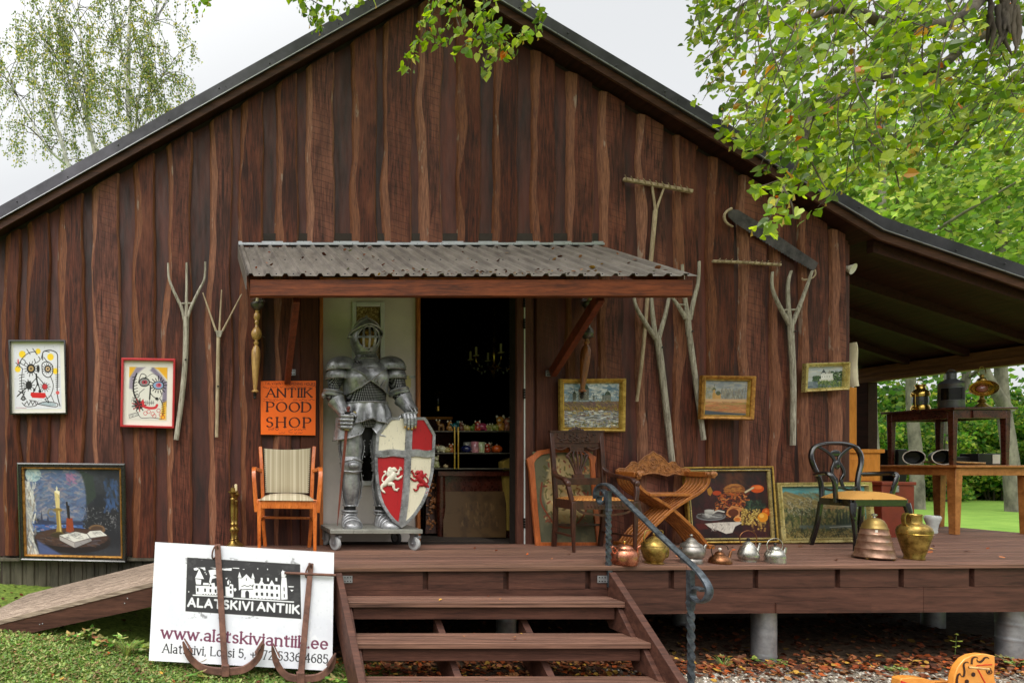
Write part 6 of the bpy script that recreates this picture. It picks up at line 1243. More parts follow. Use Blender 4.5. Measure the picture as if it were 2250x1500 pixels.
def strip_rows(mb, L_, R_, r0, r1, off, n=10, step=4, col=None):
    rows = []; py = r0
    while py < r1: rows.append(py); py += step
    rows.append(r1); vs = []
    for py in rows:
        a, b_ = L_(py), R_(py)
        vs += [shp(a + (b_ - a) * i / n, py, off) for i in range(n + 1)]
    mb.add(vs, [(j * (n + 1) + i, j * (n + 1) + i + 1, (j + 1) * (n + 1) + i + 1, (j + 1) * (n + 1) + i) for j in range(len(rows) - 1) for i in range(n)], c=col)
RED, CRM = lin((170, 26, 32)), lin((226, 218, 194)); xl = lambda py: interp(BND, py)[0]; xr = lambda py: interp(BND, py)[1]; xc = lambda py: interp(XCV, py)
mb = MB(); strip_rows(mb, xl, xc, 919, 996, 0, 12, 4, CRM); strip_rows(mb, xc, xr, 919, 996, 0, 12, 4, RED); strip_rows(mb, xl, xc, 996, 1156, 0, 12, 4, RED); strip_rows(mb, xc, xr, 996, 1156, 0, 12, 4, CRM); o = mb.build('field', m_sh, sd, recalc=False)
mb = MB(); strip_rows(mb, xl, xr, 919, 1156, -.014, 16, 6); mb.build('back', m_black, sd)
def raised(name, lines, wd, h):
    mb = MB()
    for pts in lines: mb.sweep(pts, [(-wd, -.004), (-wd * .8, h), (wd * .8, h), (wd, -.004)], up=(0, -1, 0))
    return mb
ol = [(py, xl(py)) for py in range(919, 1157, 4)]; orr = [(py, xr(py)) for py in range(919, 1157, 4)]
loop = [shp(x + 3, py, .001) for py, x in ol] + [shp(x - 3, py, .001) for py, x in reversed(orr)]
mb = MB(); mb.sweep(loop, [(-.015, -.016), (-.014, .010), (.010, .010), (.0135, -.004)], up=(0, -1, 0), closed=True); o = mb.build('rim', m_arm, sd, 30)
mb = raised('', [[shp(xc(py), py, .001) for py in range(920, 1155, 6)]], .031, .011); mb.build('cross_bar', m_arm, sd, 30)
mb = raised('', [[shp(826 + (952 - 826) * i / 16, 996 + 1.5 * math.sin(i), .002) for i in range(17)]], .033, .0125); mb.build('cross_bar', m_arm, sd, 30)
mb = MB()
for py in range(930, 1150, 13): mb.ball(shp(xl(py) + 3, py, .012), .0055, 7, 4); mb.ball(shp(xr(py) - 3, py, .012), .0055, 7, 4)
for py in range(934, 1140, 18):
    for k in (-6.5, 6.5): mb.ball(shp(xc(py) + k, py, .012), .005, 7, 4)
for i in range(7):
    for k in (-6, 6): mb.ball(shp(836 + i * 18, 996 + k, .015), .005, 7, 4)
mb.build('studs', m_galv, sd)
def lion(mir, ox, oy, sc_, m):
    Z = lambda a, b: (680 + (ox + (a - 810) * sc_ * mir) / 4.547, 900 + (oy + (b - 700) * sc_) / 4.547)
    mb = MB()
    def lim(pts, r):
        pp = smooth_path([shp(*Z(a, b), .006) for a, b in pts], 4); n = len(pp); rr = [interp([(i / (len(r) - 1), v) for i, v in enumerate(r)], j / (n - 1)) * .00088 * sc_ for j in range(n)]
        mb.sweep(pp, [(math.cos(q * PI / 4), .55 * math.sin(q * PI / 4)) for q in range(8)], up=(0, -1, 0), sc=rr)
    def bl(a, b, r, rz=None): mb.ball(shp(*Z(a, b), .006), (r * .00088 * sc_, .014, (rz or r) * .00088 * sc_), 12, 7)
    lim([(850, 625), (820, 670), (775, 715), (750, 742)], [26, 34, 26, 22]); bl(812, 622, 40, 44); bl(838, 596, 26, 24); bl(860, 604, 14, 11); bl(800, 592, 22); bl(786, 640, 22, 30); bl(828, 650, 26)
    lim([(845, 640), (880, 640), (888, 612), (905, 586)], [15, 12, 9, 10]); lim([(838, 668), (872, 690), (895, 680), (914, 664)], [15, 12, 10, 9])
    lim([(752, 740), (722, 762), (716, 792), (742, 822)], [24, 17, 10, 11]); lim([(780, 735), (828, 742), (838, 776), (852, 800), (880, 790)], [22, 18, 12, 9, 9]); lim([(745, 726), (722, 702), (732, 664), (756, 640), (752, 614), (736, 622)], [8, 7, 7, 8, 10, 5])
    for q in ((908, 580, 7), (898, 572, 5), (916, 596, 5), (918, 658, 6), (910, 676, 6), (746, 826, 6), (730, 816, 6), (712, 790, 5), (884, 784, 6), (868, 806, 6)): bl(*q)
    return mb
lion(1, 815, 700, 1.0, 0).build('lion', M('lion_white', (226, 220, 204), .5, 0, .12, 40, bump=.1), sd, 60); lion(-1, 1108, 716, .88, 0).build('lion', M('lion_red', (166, 24, 32), .45, 0, .2, 40, bump=.1), sd, 60)

# trolley
tr_ = thing('trolley', 'grey flat trolley on four swivel castors under the knight', 'trolley', (1.44, -.17, 0)); m_tr = M('grey_trolley_steel', (150, 150, 142), .35, .45, .12, 6, c2=(172, 172, 164)); m_tyre = M('grey_rubber_wheel', (168, 170, 170), .55, 0, .1); m_tyred = M('dark_rubber_wheel', (66, 66, 68), .6, 0, .1)
mb = MB(); mb.bb((1.057, -.40, .148), (1.825, .055, .183)); mb.build('platform', m_tr, tr_, bev=.003)
for i, (x, y, a, m) in enumerate(((1.115, -.335, 30, m_tyre), (1.775, -.345, 25, m_tyre), (1.095, -.02, 35, m_tyre), (1.74, -.01, 20, m_tyred))):
    A_ = Matrix.Translation((x, y, 0)) @ Matrix.Rotation(R(a), 4, 'Z')
    w_ = thing('castor_wheel', None, None, (x - 1.44, y + .17, .062)); w_.parent = tr_
    mb = MB(A_); mb.lathe([(.02, -.014), (.05, -.015), (.058, -.011), (.0605, 0), (.058, .011), (.05, .015), (.02, .014)], 26, (0, 0, .0615), Matrix.Rotation(R(90), 3, 'Y')); wh = mb.build('tyre', m, w_)
    mb = MB(A_); mb.lathe([(.0, -.0165), (.018, -.0165), (.03, -.0155), (.034, -.0145)], 20, (0, 0, .0615), Matrix.Rotation(R(90), 3, 'Y')); mb.lathe([(.034, .0145), (.03, .0155), (.018, .0165), (0, .0165)], 20, (0, 0, .0615), Matrix.Rotation(R(90), 3, 'Y')); mb.build('hub', m_galv, w_)
    mb = MB(A_)
    for sx in (-.022, .022): mb.prism([(-.014, .05), (.014, .05), (.030, .14), (-.022, .14)], lambda p, q: (sx - .002, p - .0, q), lambda p, q: (sx + .002, p, q))
    mb.box((0, .004, .138), (.05, .056, .012)); mb.box((.012, -.03, .118), (.03, .04, .02)); mb.tube([(-.03, 0, .0615), (.03, 0, .0615)], .006, 8); mb.build('fork', m_galv, w_, bev=.0015)
# ------------------------------------------------------------------ chairs and the odd furniture on the deck
def lp(t, name, fn, m, sharp=40, bev=0, par=None): mb = MB(); fn(mb); return mb.build(name, m, par or t, sharp, bev, world=False)
m_orange = wood('orange_lacquered_beech', (168, 78, 26), (222, 122, 50), (5, 5, 1.5), 3, .3, .5, .08, .5)
def stripes():
    b = NB('striped_linen'); t = b.n('TexCoord'); sp = b.n('SeparateXYZ'); b.l(t.outputs['Object'], sp.inputs[0])
    x = b.math('MULTIPLY', sp.outputs[0], 26.0); cmb = b.n('CombineXYZ'); b.l(x, cmb.inputs[0]); n = b.noise(cmb.outputs[0], 1.0, 6, .8)
    c = b.mix(b.rng(n, .38, .46), lin((104, 92, 74)), lin((168, 156, 130))); c = b.mix(b.rng(n, .5, .54), c, lin((196, 186, 162))); c = b.mix(b.rng(n, .60, .64), c, lin((150, 116, 74)))
    wv = b.noise(b.coord((1, 1, 1)), 260, 2); b.set(color=c, rough=.9, spec=.1); b.bump(wv, .3, .002); return b.mat
m_stripe = stripes()
t = thing('armchair', 'orange beech armchair with striped linen seat and back beside the orange sign', 'armchair', (.715, -.30, 0), R(-9)); t.scale = (1, .85, 1)
for s in (-1, 1):
    lp(t, 'front_leg', lambda mb: mb.bar([(s * .225, -.185, 0), (s * .225, -.185, .40), (s * .228, -.18, .435)], .036, .036, up=(0, 1, 0), sc=[.72, 1, 1]), m_orange, bev=.006)
    lp(t, 'rear_leg', lambda mb: mb.bar(smooth_path([(s * .19, .20, 0), (s * .205, .16, .22), (s * .21, .155, .45), (s * .222, .19, .70), (s * .235, .235, .875)]), .032, .040, up=(0, 1, 0)), m_orange, bev=.006)
    lp(t, 'arm', lambda mb: mb.bar(smooth_path([(s * .222, .19, .665), (s * .26, .08, .675), (s * .272, -.06, .685), (s * .272, -.135, .67), (s * .270, -.168, .62), (s * .262, -.180, .52), (s * .252, -.182, .38), (s * .247, -.182, .33)], 7), .030, .034, up=(1, 0, 0)), m_orange, bev=.007)
    lp(t, 'side_rail', lambda mb: mb.bar([(s * .212, -.17, .395), (s * .205, .15, .395)], .026, .065), m_orange, bev=.004)
    lp(t, 'stretcher', lambda mb: mb.bar([(s * .218, -.17, .26), (s * .2, .16, .26)], .018, .024), m_orange, bev=.004)
lp(t, 'front_rail', lambda mb: mb.bar([(-.208, -.188, .395), (.208, -.188, .395)], .026, .07), m_orange, bev=.004); lp(t, 'rear_rail', lambda mb: mb.bar([(-.2, .16, .395), (.2, .16, .395)], .026, .06), m_orange, bev=.004); lp(t, 'cross_stretcher', lambda mb: mb.bar([(-.2, .1, .262), (.2, .1, .262)], .018, .022), m_orange, bev=.003)
def cushion(mb, x0, x1, y0, y1, z, h, n=12, crown=.02, taper=0.0):
    rg = []
    for i in range(n + 1):
        v = i / n; y = y0 + (y1 - y0) * v; k = 1 - taper * v; e = 1 - (2 * v - 1) ** 6; row = []
        for j in range(n + 1): u = 2 * j / n - 1; row.append(Vector(((x0 + x1) / 2 + (x1 - x0) / 2 * u * k, y, z + h * (1 - abs(u) ** 7) * e + crown * (1 - u * u) * e)))
        row += [Vector((row[-1].x, y, z)), Vector((row[0].x, y, z))]; rg.append(row)
    mb.loft(rg)
lp(t, 'seat', lambda mb: cushion(mb, -.232, .232, -.215, .17, .428, .028, crown=.02, taper=.08), m_stripe, 60)
def backpad(mb):
    rg = []
    for i in range(11):
        v = i / 10; z = .475 + .375 * v; w_ = .185 + .018 * v; yb = interp([(0, .150), (.5, .185), (1, .222)], v); row = []; zt = lambda u: (.016 * (u * u) * (v > .9))
        for j in range(11): u = 2 * j / 10 - 1; row.append(Vector((u * w_, yb - .016 - .014 * (1 - u * u) * (1 - (2 * v - 1) ** 8) + .022 * (1 - u * u), z + .012 * (u * u) * (1 if v > .95 else 0))))
        for j in range(10, -1, -1): u = 2 * j / 10 - 1; row.append(Vector((u * w_, yb + .014 + .022 * (1 - u * u), z)))
        rg.append(row)
    mb.loft(rg)
bk = lp(t, 'backrest', backpad, m_stripe, 60)
lp(t, 'nail_heads', lambda mb: [mb.ball((s * (.180 + .018 * v), interp([(0, .134), (.5, .168), (1, .206)], v) - .003, .475 + .375 * v), .0042, 6, 4) for s in (-1, 1) for v in [k / 22 for k in range(23)]], m_hinge, par=bk)

# candlesticks
m_brass = M('aged_brass', (132, 104, 48), .34, .85, .35, 18, bump=.06, bscale=40, c2=(186, 156, 86)); m_brassb = M('bright_brass', (186, 146, 58), .2, .95, .15, 12, c2=(226, 192, 104)); m_copper = M('copper', (176, 102, 76), .28, .9, .28, 14, c2=(218, 150, 120)); m_copbr = M('brown_copper', (116, 74, 48), .32, .85, .3, 16, c2=(164, 112, 76)); m_tin = M('polished_tin', (176, 172, 162), .22, .85, .25, 14, c2=(214, 212, 204)); m_pew = M('old_pewter', (126, 120, 114), .38, .75, .3, 18, c2=(168, 162, 156)); m_knob = M('black_knob', (26, 24, 24), .35, 0, .1); m_iv = M('pale_knob', (222, 216, 204), .4, 0, .08)
def cstick(x, y, h, label, candle):
    t = thing('candlestick', label, 'candlestick', (x, y, 0), group='brass candlesticks on the deck edge'); k = h / .5
    lp(t, 'stem', lambda mb: mb.lathe([(.072, 0), (.074, .008), (.062, .018), (.050, .026), (.030, .045), (.020, .062), (.026, .07), (.017, .08), (.016, .12), (.026, .135), (.030, .15), (.024, .165), (.014, .175), (.020, .19), (.024, .20), (.014, .212), (.019, .25), (.021, .32), (.019, .39), (.024, .398), (.024, .408), (.014, .418), (.020, .44), (.030, .455), (.042, .462), (.042, .469), (.022, .472), (.02, .50), (.014, .50), (.014, .478), (0, .478)] if 1 else [], 22), m_brass, 50).scale = (1, 1, k)
    if candle: lp(t, 'candle', lambda mb: mb.lathe([(.013, h), (.0135, h + .05), (.008, h + .056), (0, h + .056)], 12), m_candle)
    else: lp(t, 'pricket', lambda mb: mb.tube([(0, 0, h - .02), (0, 0, h + .022)], [.004, .001], 6), m_brass)
cstick(.262, -.20, .52, 'taller brass candlestick with an empty spike behind the white sign', False); cstick(.295, -.10, .49, 'brass candlestick holding a candle stub, half hidden by the taller one', True)

# fire screen with floral tapestry
m_cherry = wood('cherry_frame', (140, 68, 30), (198, 108, 56), (5, 5, 1.2), 3, .38, .4, .1, .3)
sx = lambda px, y=-.10: (px - CXP) * (DW + y) / FPX
t = thing('tapestry_screen', 'arched cherry-wood screen with floral tapestry leaning behind the carved armchair', 'fire screen', (sx(1240), -.1, 0)); yv = lambda z: -.14 + .06 * z / .9
o_ = [(1171, 1200), (1166, 1120), (1163, 1040), (1158, 1008), (1170, 1000), (1183, 990), (1215, 984), (1240, 983), (1268, 985), (1292, 990), (1302, 998), (1311, 1003), (1307, 1020), (1307, 1060), (1310, 1130), (1314, 1200)]
i_ = [(1181, 1189), (1177, 1120), (1174, 1040), (1173, 1016), (1179, 1007), (1190, 999), (1216, 994), (1240, 993), (1266, 995), (1285, 999), (1294, 1005), (1297, 1012), (1297, 1022), (1297, 1060), (1300, 1130), (1303, 1189)]
def scp(a, b, off=0): z = EYE - (b - CYP) * 4.9 / FPX; return Vector((sx(a), yv(z) - off, z))
def f(mb):
    n = len(o_); vs = [scp(*p, .012) for p in o_] + [scp(*p, .016) for p in i_] + [scp(*p, -.012) for p in o_] + [scp(*p, -.004) for p in i_]
    for i in range(n): j = (i + 1) % n; mb.add([vs[i], vs[j], vs[n + j], vs[n + i], vs[2 * n + i], vs[2 * n + j], vs[3 * n + j], vs[3 * n + i]], [(0, 1, 2, 3), (7, 6, 5, 4), (0, 4, 5, 1), (3, 2, 6, 7)])
mb = MB(); f(mb); mb.build('frame', m_cherry, t, 30, .002)
S = Pic((1172, 992), (1305, 992), (1172, 1192), 110, 160, (104, 100, 78)); S.tint(5, (84, 84, 68), .5, .7, 71); S.tint(9, (128, 118, 86), .56, .6, 72)
S.poly([(1210, 1005), (1238, 998), (1266, 1012), (1262, 1040), (1272, 1060), (1284, 1090), (1276, 1130), (1250, 1150), (1222, 1144), (1200, 1120), (1192, 1085), (1200, 1055), (1208, 1030)], (188, 164, 118), .9, 3); S.dabs(170, (1195, 1000, 1285, 1150), ((140, 70, 52), (98, 96, 52), (176, 142, 92), (120, 54, 44), (86, 84, 48), (206, 182, 134)), (4, 9), (2, 4), (0, 180), .8, 73)
S.curve([(1190, 1060), (1186, 1100), (1200, 1130), (1215, 1150), (1240, 1158), (1262, 1150), (1284, 1120), (1290, 1080)], 3, (132, 62, 44)); S.curve([(1268, 1015), (1288, 1030), (1272, 1048), (1292, 1062)], 3, (140, 66, 46)); S.dabs(50, (1260, 1010, 1300, 1040), ((186, 140, 96), (122, 108, 62)), (3, 7), (2, 3), (0, 180), .8, 74)
mb = MB(); S.mesh('tapestry', lambda u, v: scp(1172 + 133 * u, 992 + 200 * v, .002), VC('tapestry_wool', .95, .1, .3, 300), t)

# carved dark armchair with caned seat
m_oak = wood('carved_dark_oak', (34, 18, 14), (84, 46, 32), (6, 6, 1.5), 4, .38, .45, .25, .2)
def cane():
    b = NB('woven_orange_seat'); v = b.coord((1, 1, 1)); c = b.n('TexChecker'); c.inputs['Scale'].default_value = 70; b.l(v, c.inputs[0]); n = b.noise(v, 40, 4)
    b.set(color=b.mix(b.rng(b.math('ADD', b.math('MULTIPLY', c.outputs[1], .35), n), .4, .8), lin((112, 48, 22)), lin((196, 138, 74))), rough=.8, spec=.1); b.bump(n, .4, .003); return b.mat
t = thing('carved_armchair', 'dark carved oak armchair with pierced splat and woven seat right of the doorway', 'armchair', (3.245, -.355, 0)); t.scale = (1, .8, 1)
for s in (-1, 1):
    lp(t, 'front_leg', lambda mb: mb.bar([(s * .245, -.20, 0), (s * .252, -.20, .2), (s * .25, -.20, .42)], .036, .036, up=(0, 1, 0), sc=[.55, .8, 1.15]), m_oak, bev=.005)
    lp(t, 'rear_leg', lambda mb: mb.bar([(s * .20, .21, 0), (s * .205, .17, .25), (s * .208, .165, .45), (s * .213, .20, .8), (s * .215, .23, 1.0)], .034, .036, up=(0, 1, 0)), m_oak, bev=.005)
    lp(t, 'arm', lambda mb: (mb.bar(smooth_path([(s * .212, .19, .69), (s * .235, .12, .64), (s * .262, .0, .615), (s * .275, -.11, .60), (s * .278, -.17, .56)], 6), .04, .028), mb.bar(smooth_path([(s * .278, -.165, .565), (s * .272, -.185, .50), (s * .255, -.195, .41)], 5), .03, .034, up=(0, 1, 0)), mb.ball((s * .279, -.178, .565), (.024, .022, .03), 10, 6)), m_oak, bev=.005)
    lp(t, 'side_rail', lambda mb: mb.bar([(s * .25, -.2, .395), (s * .206, .165, .395)], .026, .075), m_oak, bev=.003)
lp(t, 'front_rail', lambda mb: (mb.bar([(-.25, -.205, .395), (.25, -.205, .395)], .026, .07), [mb.ball((-.14 + .028 * i, -.22, .385), (.005, .006, .014), 6, 4) for i in range(11)]), m_oak, bev=.003)
lp(t, 'scalloped_apron', lambda mb: mb.bar(smooth_path([(-.215, -.205, .36), (-.16, -.205, .33), (0, -.205, .312), (.16, -.205, .33), (.215, -.205, .36)], 6), .018, .014, up=(0, 1, 0)), m_oak)
lp(t, 'seat', lambda mb: cushion(mb, -.262, .262, -.222, .17, .43, .014, crown=.014, taper=.16), cane(), 60)
def f(mb):
    mb.bb((-.205, .208, .905), (.205, .236, 1.0)); mb.bb((-.235, .2, 1.0), (.235, .24, 1.014))
    for i in range(46): a = rnd(-.185, .185); b_ = rnd(.918, .988); mb.ball((a, .206, b_), (rnd(.006, .013), .008, rnd(.005, .010)), 7, 4)
    for a, h in ((0, .03), (-.025, .022), (.025, .022), (-.05, .012), (.05, .012)): mb.ball((a, .22, 1.012 + h * .4), (.018, .01, h), 9, 6)
lp(t, 'crest_rail', f, m_oak, 50)
def f(mb):
    Y = lambda z: .165 + (z - .45) * .118
    mb.bb((-.20, Y(.55), .545), (.20, Y(.55) + .024, .605)); mb.bb((-.20, Y(.875), .868), (.20, Y(.87) + .022, .9)); mb.bb((-.06, Y(.84) - .006, .83), (.06, Y(.84) + .02, .868)); mb.bb((-.05, Y(.62) - .005, .605), (.05, Y(.62) + .02, .635))
    for k in (-1, -.5, 0, .5, 1): mb.bar(smooth_path([(k * .022, Y(.635), .635), (k * .034, Y(.68), .68), (k * .068, Y(.76) - .004, .76), (k * .072 + (.012 if abs(k) > .8 else 0) * sgn(k), Y(.80), .80), (k * .05, Y(.835), .835)], 5), .013, .018, up=(0, 1, 0))
    for s in (-1, 1): mb.tube([(s * .078 + .018 * math.cos(q), Y(.79) - .004, .79 + .018 * math.sin(q)) for q in [i * .6 for i in range(9)]], .006, 6); mb.bar(smooth_path([(s * .2, Y(.86), .868), (s * .14, Y(.85), .85), (s * .09, Y(.86), .868)], 4), .014, .012, up=(0, 1, 0))
lp(t, 'pierced_splat', f, m_oak, 40, .002)
lp(t, 'stretcher', lambda mb: (mb.bar([(-.2, .19, .2), (.2, .19, .2)], .02, .02), mb.bar([(-.25, -.19, .14), (-.2, .19, .14)], .018, .018), mb.bar([(.25, -.19, .14), (.2, .19, .14)], .018, .018)), m_oak, bev=.003)

# folding X chair of curved slats
m_honey = wood('honey_slat_wood', (124, 66, 24), (192, 118, 52), (4, 4, 4), 3.5, .4, .45, .1, .3); m_carv = wood('carved_honey_wood', (96, 52, 24), (186, 122, 66), (6, 6, 6), 5, .45, .4, .3, .2)
t = thing('slat_chair', 'honey-coloured X-frame folding chair of curved slats with carved back panel', 'folding chair', (3.94, -.245, .015)); t.scale = (.95, .55, 1)
def xs(k, s): return smooth_path([(s * -.315, k, .60), (s * -.295, k, .535), (s * -.235, k, .475), (s * -.13, k, .415), (s * 0, k, .335), (s * .13, k, .225), (s * .235, k, .125), (s * .30, k, .045), (s * .325, k, .0)], 5)
for i in range(14):
    k = -.20 + .40 * i / 13; s = 1 if i % 2 else -1
    lp(t, 'curved_slat', lambda mb: mb.bar(xs(k, s), .026, .026, up=(0, 1, 0)), m_honey, bev=.004)
for i in range(7): k = -.19 + .38 * i / 6; lp(t, 'seat_slat', lambda mb: mb.bar([(-.205, k, .452), (.205, k, .452)], .024, .022), m_honey, bev=.003)
for s in (-1, 1):
    lp(t, 'foot_rail', lambda mb: mb.bar([(s * .325, -.23, .018), (s * .325, .23, .018)], .05, .035), m_honey, bev=.005)
    def f(mb):
        mb.bar([(s * .315, .20, .622), (s * .315, -.20, .622)], .062, .044)
    am = lp(t, 'arm', f, m_honey, bev=.006)
    lp(t, 'carved_arm_end', lambda mb: ([mb.ball((s * .315 + rnd(-.016, .016), -.22 - rnd(0, .05), .622 + rnd(-.018, .018)), rnd(.012, .022), 9, 6) for _ in range(16)]), m_carv, 60, par=am)
lp(t, 'pivot_rod', lambda mb: mb.tube([(0, -.215, .335), (0, .215, .335)], .010, 8), m_carv)
BK = [(-.335, .60), (-.338, .655), (-.31, .672), (-.26, .668), (-.215, .70), (-.20, .728), (-.17, .728), (-.14, .71), (-.10, .755), (-.06, .785), (-.03, .795), (0, .82), (.03, .795), (.06, .785), (.10, .755), (.14, .71), (.17, .728), (.20, .728), (.215, .70), (.26, .668), (.31, .672), (.338, .655), (.335, .60), (.26, .615), (.20, .628), (.13, .605), (.05, .625), (0, .632), (-.05, .625), (-.13, .605), (-.20, .628), (-.26, .615)]
def f(mb):
    mb.prism(BK, lambda a, b: (a, .21, b), lambda a, b: (a, .184, b)); o = [(a, .181, b) for a, b in BK]; mb.tube(o, .006, 6, closed=True)
    mb.tube([(.042 * math.cos(q), .180, .715 + .042 * math.sin(q)) for q in [i * PI / 10 for i in range(20)]], .006, 6, closed=True); mb.tube([(.03 * math.cos(q), .180, .715 + .03 * math.sin(q)) for q in [i * PI / 10 for i in range(20)]], .004, 6, closed=True)
    for q in range(6): mb.ball((.014 * math.cos(q * 1.05), .179, .715 + .014 * math.sin(q * 1.05)), (.007, .007, .009), 7, 4)
    for s in (-1, 1):
        for (a, b, r) in ((.085, .68, .026), (.13, .66, .02), (.19, .69, .022), (.25, .645, .018), (.30, .64, .02), (.07, .735, .018), (.06, .65, .016)): mb.tube([(s * (a + r * (1 - .09 * i) * math.cos(i * .62)), .180, b + r * (1 - .09 * i) * math.sin(i * .62)) for i in range(10)], .0055, 6)
        for i in range(12): mb.ball((s * rnd(.05, .31), .181, rnd(.635, .665)), (rnd(.006, .012), .006, rnd(.005, .009)), 7, 4)
lp(t, 'carved_back', f, m_carv, 45)

# black balloon-back armchair
m_lac = M('black_lacquer', (16, 15, 16), .16, 0, .2, 8, coat=.7, spec=.6)
def mustard():
    b = NB('mustard_seat_fabric'); v = b.coord((1, 1, 1)); vo = b.n('TexVoronoi'); vo.inputs['Scale'].default_value = 24; vo.inputs['Randomness'].default_value = .2; b.l(v, vo.inputs[0]); n = b.noise(v, 300, 2)
    b.set(color=b.mix(b.rng(vo.outputs['Distance'], .13, .1), b.mix(n, lin((180, 128, 64)), lin((208, 160, 92))), lin((122, 70, 30))), rough=.9, spec=.1); b.bump(n, .2, .002); return b.mat
t = thing('black_armchair', 'black lacquered balloon-back armchair with mustard seat at the right deck corner', 'armchair', (5.47, -.375, .027)); t.scale = (1, .65, 1)
for s in (-1, 1):
    lp(t, 'front_leg', lambda mb: mb.tube(smooth_path([(s * .205, -.22, 0), (s * .212, -.232, .12), (s * .225, -.235, .27), (s * .215, -.215, .38)], 5), [.013, .0135, .014, .015, .0155, .016, .017, .018, .019, .021, .0225, .024, .026, .027, .028, .028], 10), m_lac)
    lp(t, 'rear_leg', lambda mb: mb.bar(smooth_path([(s * .20, .285, 0), (s * .185, .23, .18), (s * .175, .20, .38)], 5), .034, .036, up=(0, 1, 0)), m_lac, bev=.008)
    lp(t, 'arm', lambda mb: mb.tube(smooth_path([(s * .205, .225, .61), (s * .25, .12, .615), (s * .275, .0, .62), (s * .272, -.05, .60), (s * .25, -.06, .54), (s * .236, -.05, .46), (s * .228, -.05, .38)], 6), .0185, 9), m_lac)
    lp(t, 'side_rail', lambda mb: mb.bar([(s * .215, -.215, .385), (s * .178, .20, .385)], .03, .06), m_lac, bev=.006)
lp(t, 'front_rail', lambda mb: mb.bar([(-.215, -.22, .385), (.215, -.22, .385)], .03, .06), m_lac, bev=.006); lp(t, 'rear_rail', lambda mb: mb.bar([(-.178, .2, .385), (.178, .2, .385)], .03, .06), m_lac, bev=.006)
lp(t, 'seat', lambda mb: cushion(mb, -.235, .235, -.245, .20, .412, .022, crown=.04, taper=.14), mustard(), 60)
by = lambda z: .20 + (z - .38) * .16
hoop = [(-.165, .40), (-.155, .50), (-.175, .60), (-.208, .70), (-.212, .78), (-.175, .845), (-.09, .872), (0, .878), (.09, .872), (.175, .845), (.212, .78), (.208, .70), (.175, .60), (.155, .50), (.165, .40)]
def f(mb): mb.sweep(smooth_path([(a, by(b), b) for a, b in hoop], 6), [(math.cos(q * PI / 4), math.sin(q * PI / 4)) for q in range(8)], up=(0, 1, 0), sc=(.026, .019) if False else [(.018, .026)] * (14 * 6 + 1))
lp(t, 'hoop_back', f, m_lac, 60)
def f(mb):
    for s in (-1, 1):
        mb.bar(smooth_path([(s * .15, by(.855), .85), (s * .09, by(.81), .815), (s * .035, by(.77), .765), (s * .018, by(.72), .72), (s * .045, by(.66), .66), (s * .05, by(.62), .61), (s * .02, by(.56), .56), (s * .03, by(.50), .50)], 6), .022, .02, up=(0, 1, 0)); 
    mb.bar(smooth_path([(-.155, by(.5), .50), (-.08, by(.47), .475), (0, by(.5), .495), (.08, by(.47), .475), (.155, by(.5), .50)], 5), .02, .024, up=(0, 1, 0)); mb.ball((0, by(.69), .69), (.026, .016, .04), 10, 7); mb.ball((0, by(.79), .79), (.05, .012, .03), 10, 7)
lp(t, 'pierced_splat', f, m_lac, 45, .004)

# ------------------------------------------------------------------ metalware along the deck edge
def place(px, base_py):
    for _ in range(4):
        d = (EYE - (DZ(0) if _ == 0 else DZ(X))) * FPX / (base_py - CYP); X = (px - CXP) * d / FPX
    return Vector((X, d - DW, DZ(X))), d / FPX / math.sqrt(1 + ((px - CXP) / FPX) ** 2), d / FPX
def kettle(px, py, wpx, prof, label, m, handle, spout, lidm=None, knob=None, name='kettle', hm=None, group='old kettles along the deck edge'):
    p, kx, kz = place(px, py); t = thing(name, label, 'kettle', p, group=group); s_ = lambda r: r * kx; bd = [q for q in prof if q[2] == 0]; ld = [q for q in prof if q[2] == 1]
    lp(t, 'body', lambda mb: mb.lathe([(s_(r), z * kz) for r, z, _ in bd], 30), m, 50)
    if ld: 
        l_ = lp(t, 'lid', lambda mb: mb.lathe([(s_(r), z * kz) for r, z, _ in ld], 26), lidm or m, 50)
        zt = ld[-1][1] * kz; lp(t, 'knob', lambda mb: (mb.lathe([(.003, -.004), (.004, .006), (.009, .010), (.010, .016), (.006, .022), (0, .023)], 12, (0, 0, zt))), knob or m, 50, par=l_)
    if spout: lp(t, 'spout', lambda mb: mb.tube(smooth_path([(s_(a), 0, b * kz) for a, b, _ in spout], 5), [interp([(i / (len(spout) - 1), s_(q[2])) for i, q in enumerate(spout)], j / (5 * (len(spout) - 1))) for j in range(5 * (len(spout) - 1) + 1)], 10), m, 60)
    for hd, r in handle: lp(t, 'handle', lambda mb: mb.tube(smooth_path([(s_(a), 0, b * kz) for a, b in hd], 5), s_(r), 8), hm or m, 60)
    return t
kettle(1372, 1240, 62, [(26, 0, 0), (29, 2, 0), (31, 12, 0), (31, 20, 0), (28, 30, 0), (20, 36, 0), (0, 37, 0), (20, 36.5, 1), (18, 40, 1), (12, 44, 1), (4, 45.5, 1)], 'plump polished copper kettle behind the handrail post', m_copper, [([(-12, 44), (-14, 52), (-4, 54), (6, 53), (15, 50), (15, 42)][:0] or [(-30, 24), (-36, 34), (-32, 40), (-24, 34)], 2.4)], [(27, 16, 6), (35, 18, 5), (37, 28, 4), (38, 38, 3.6), (44, 42, 3.2)], knob=m_brassb)
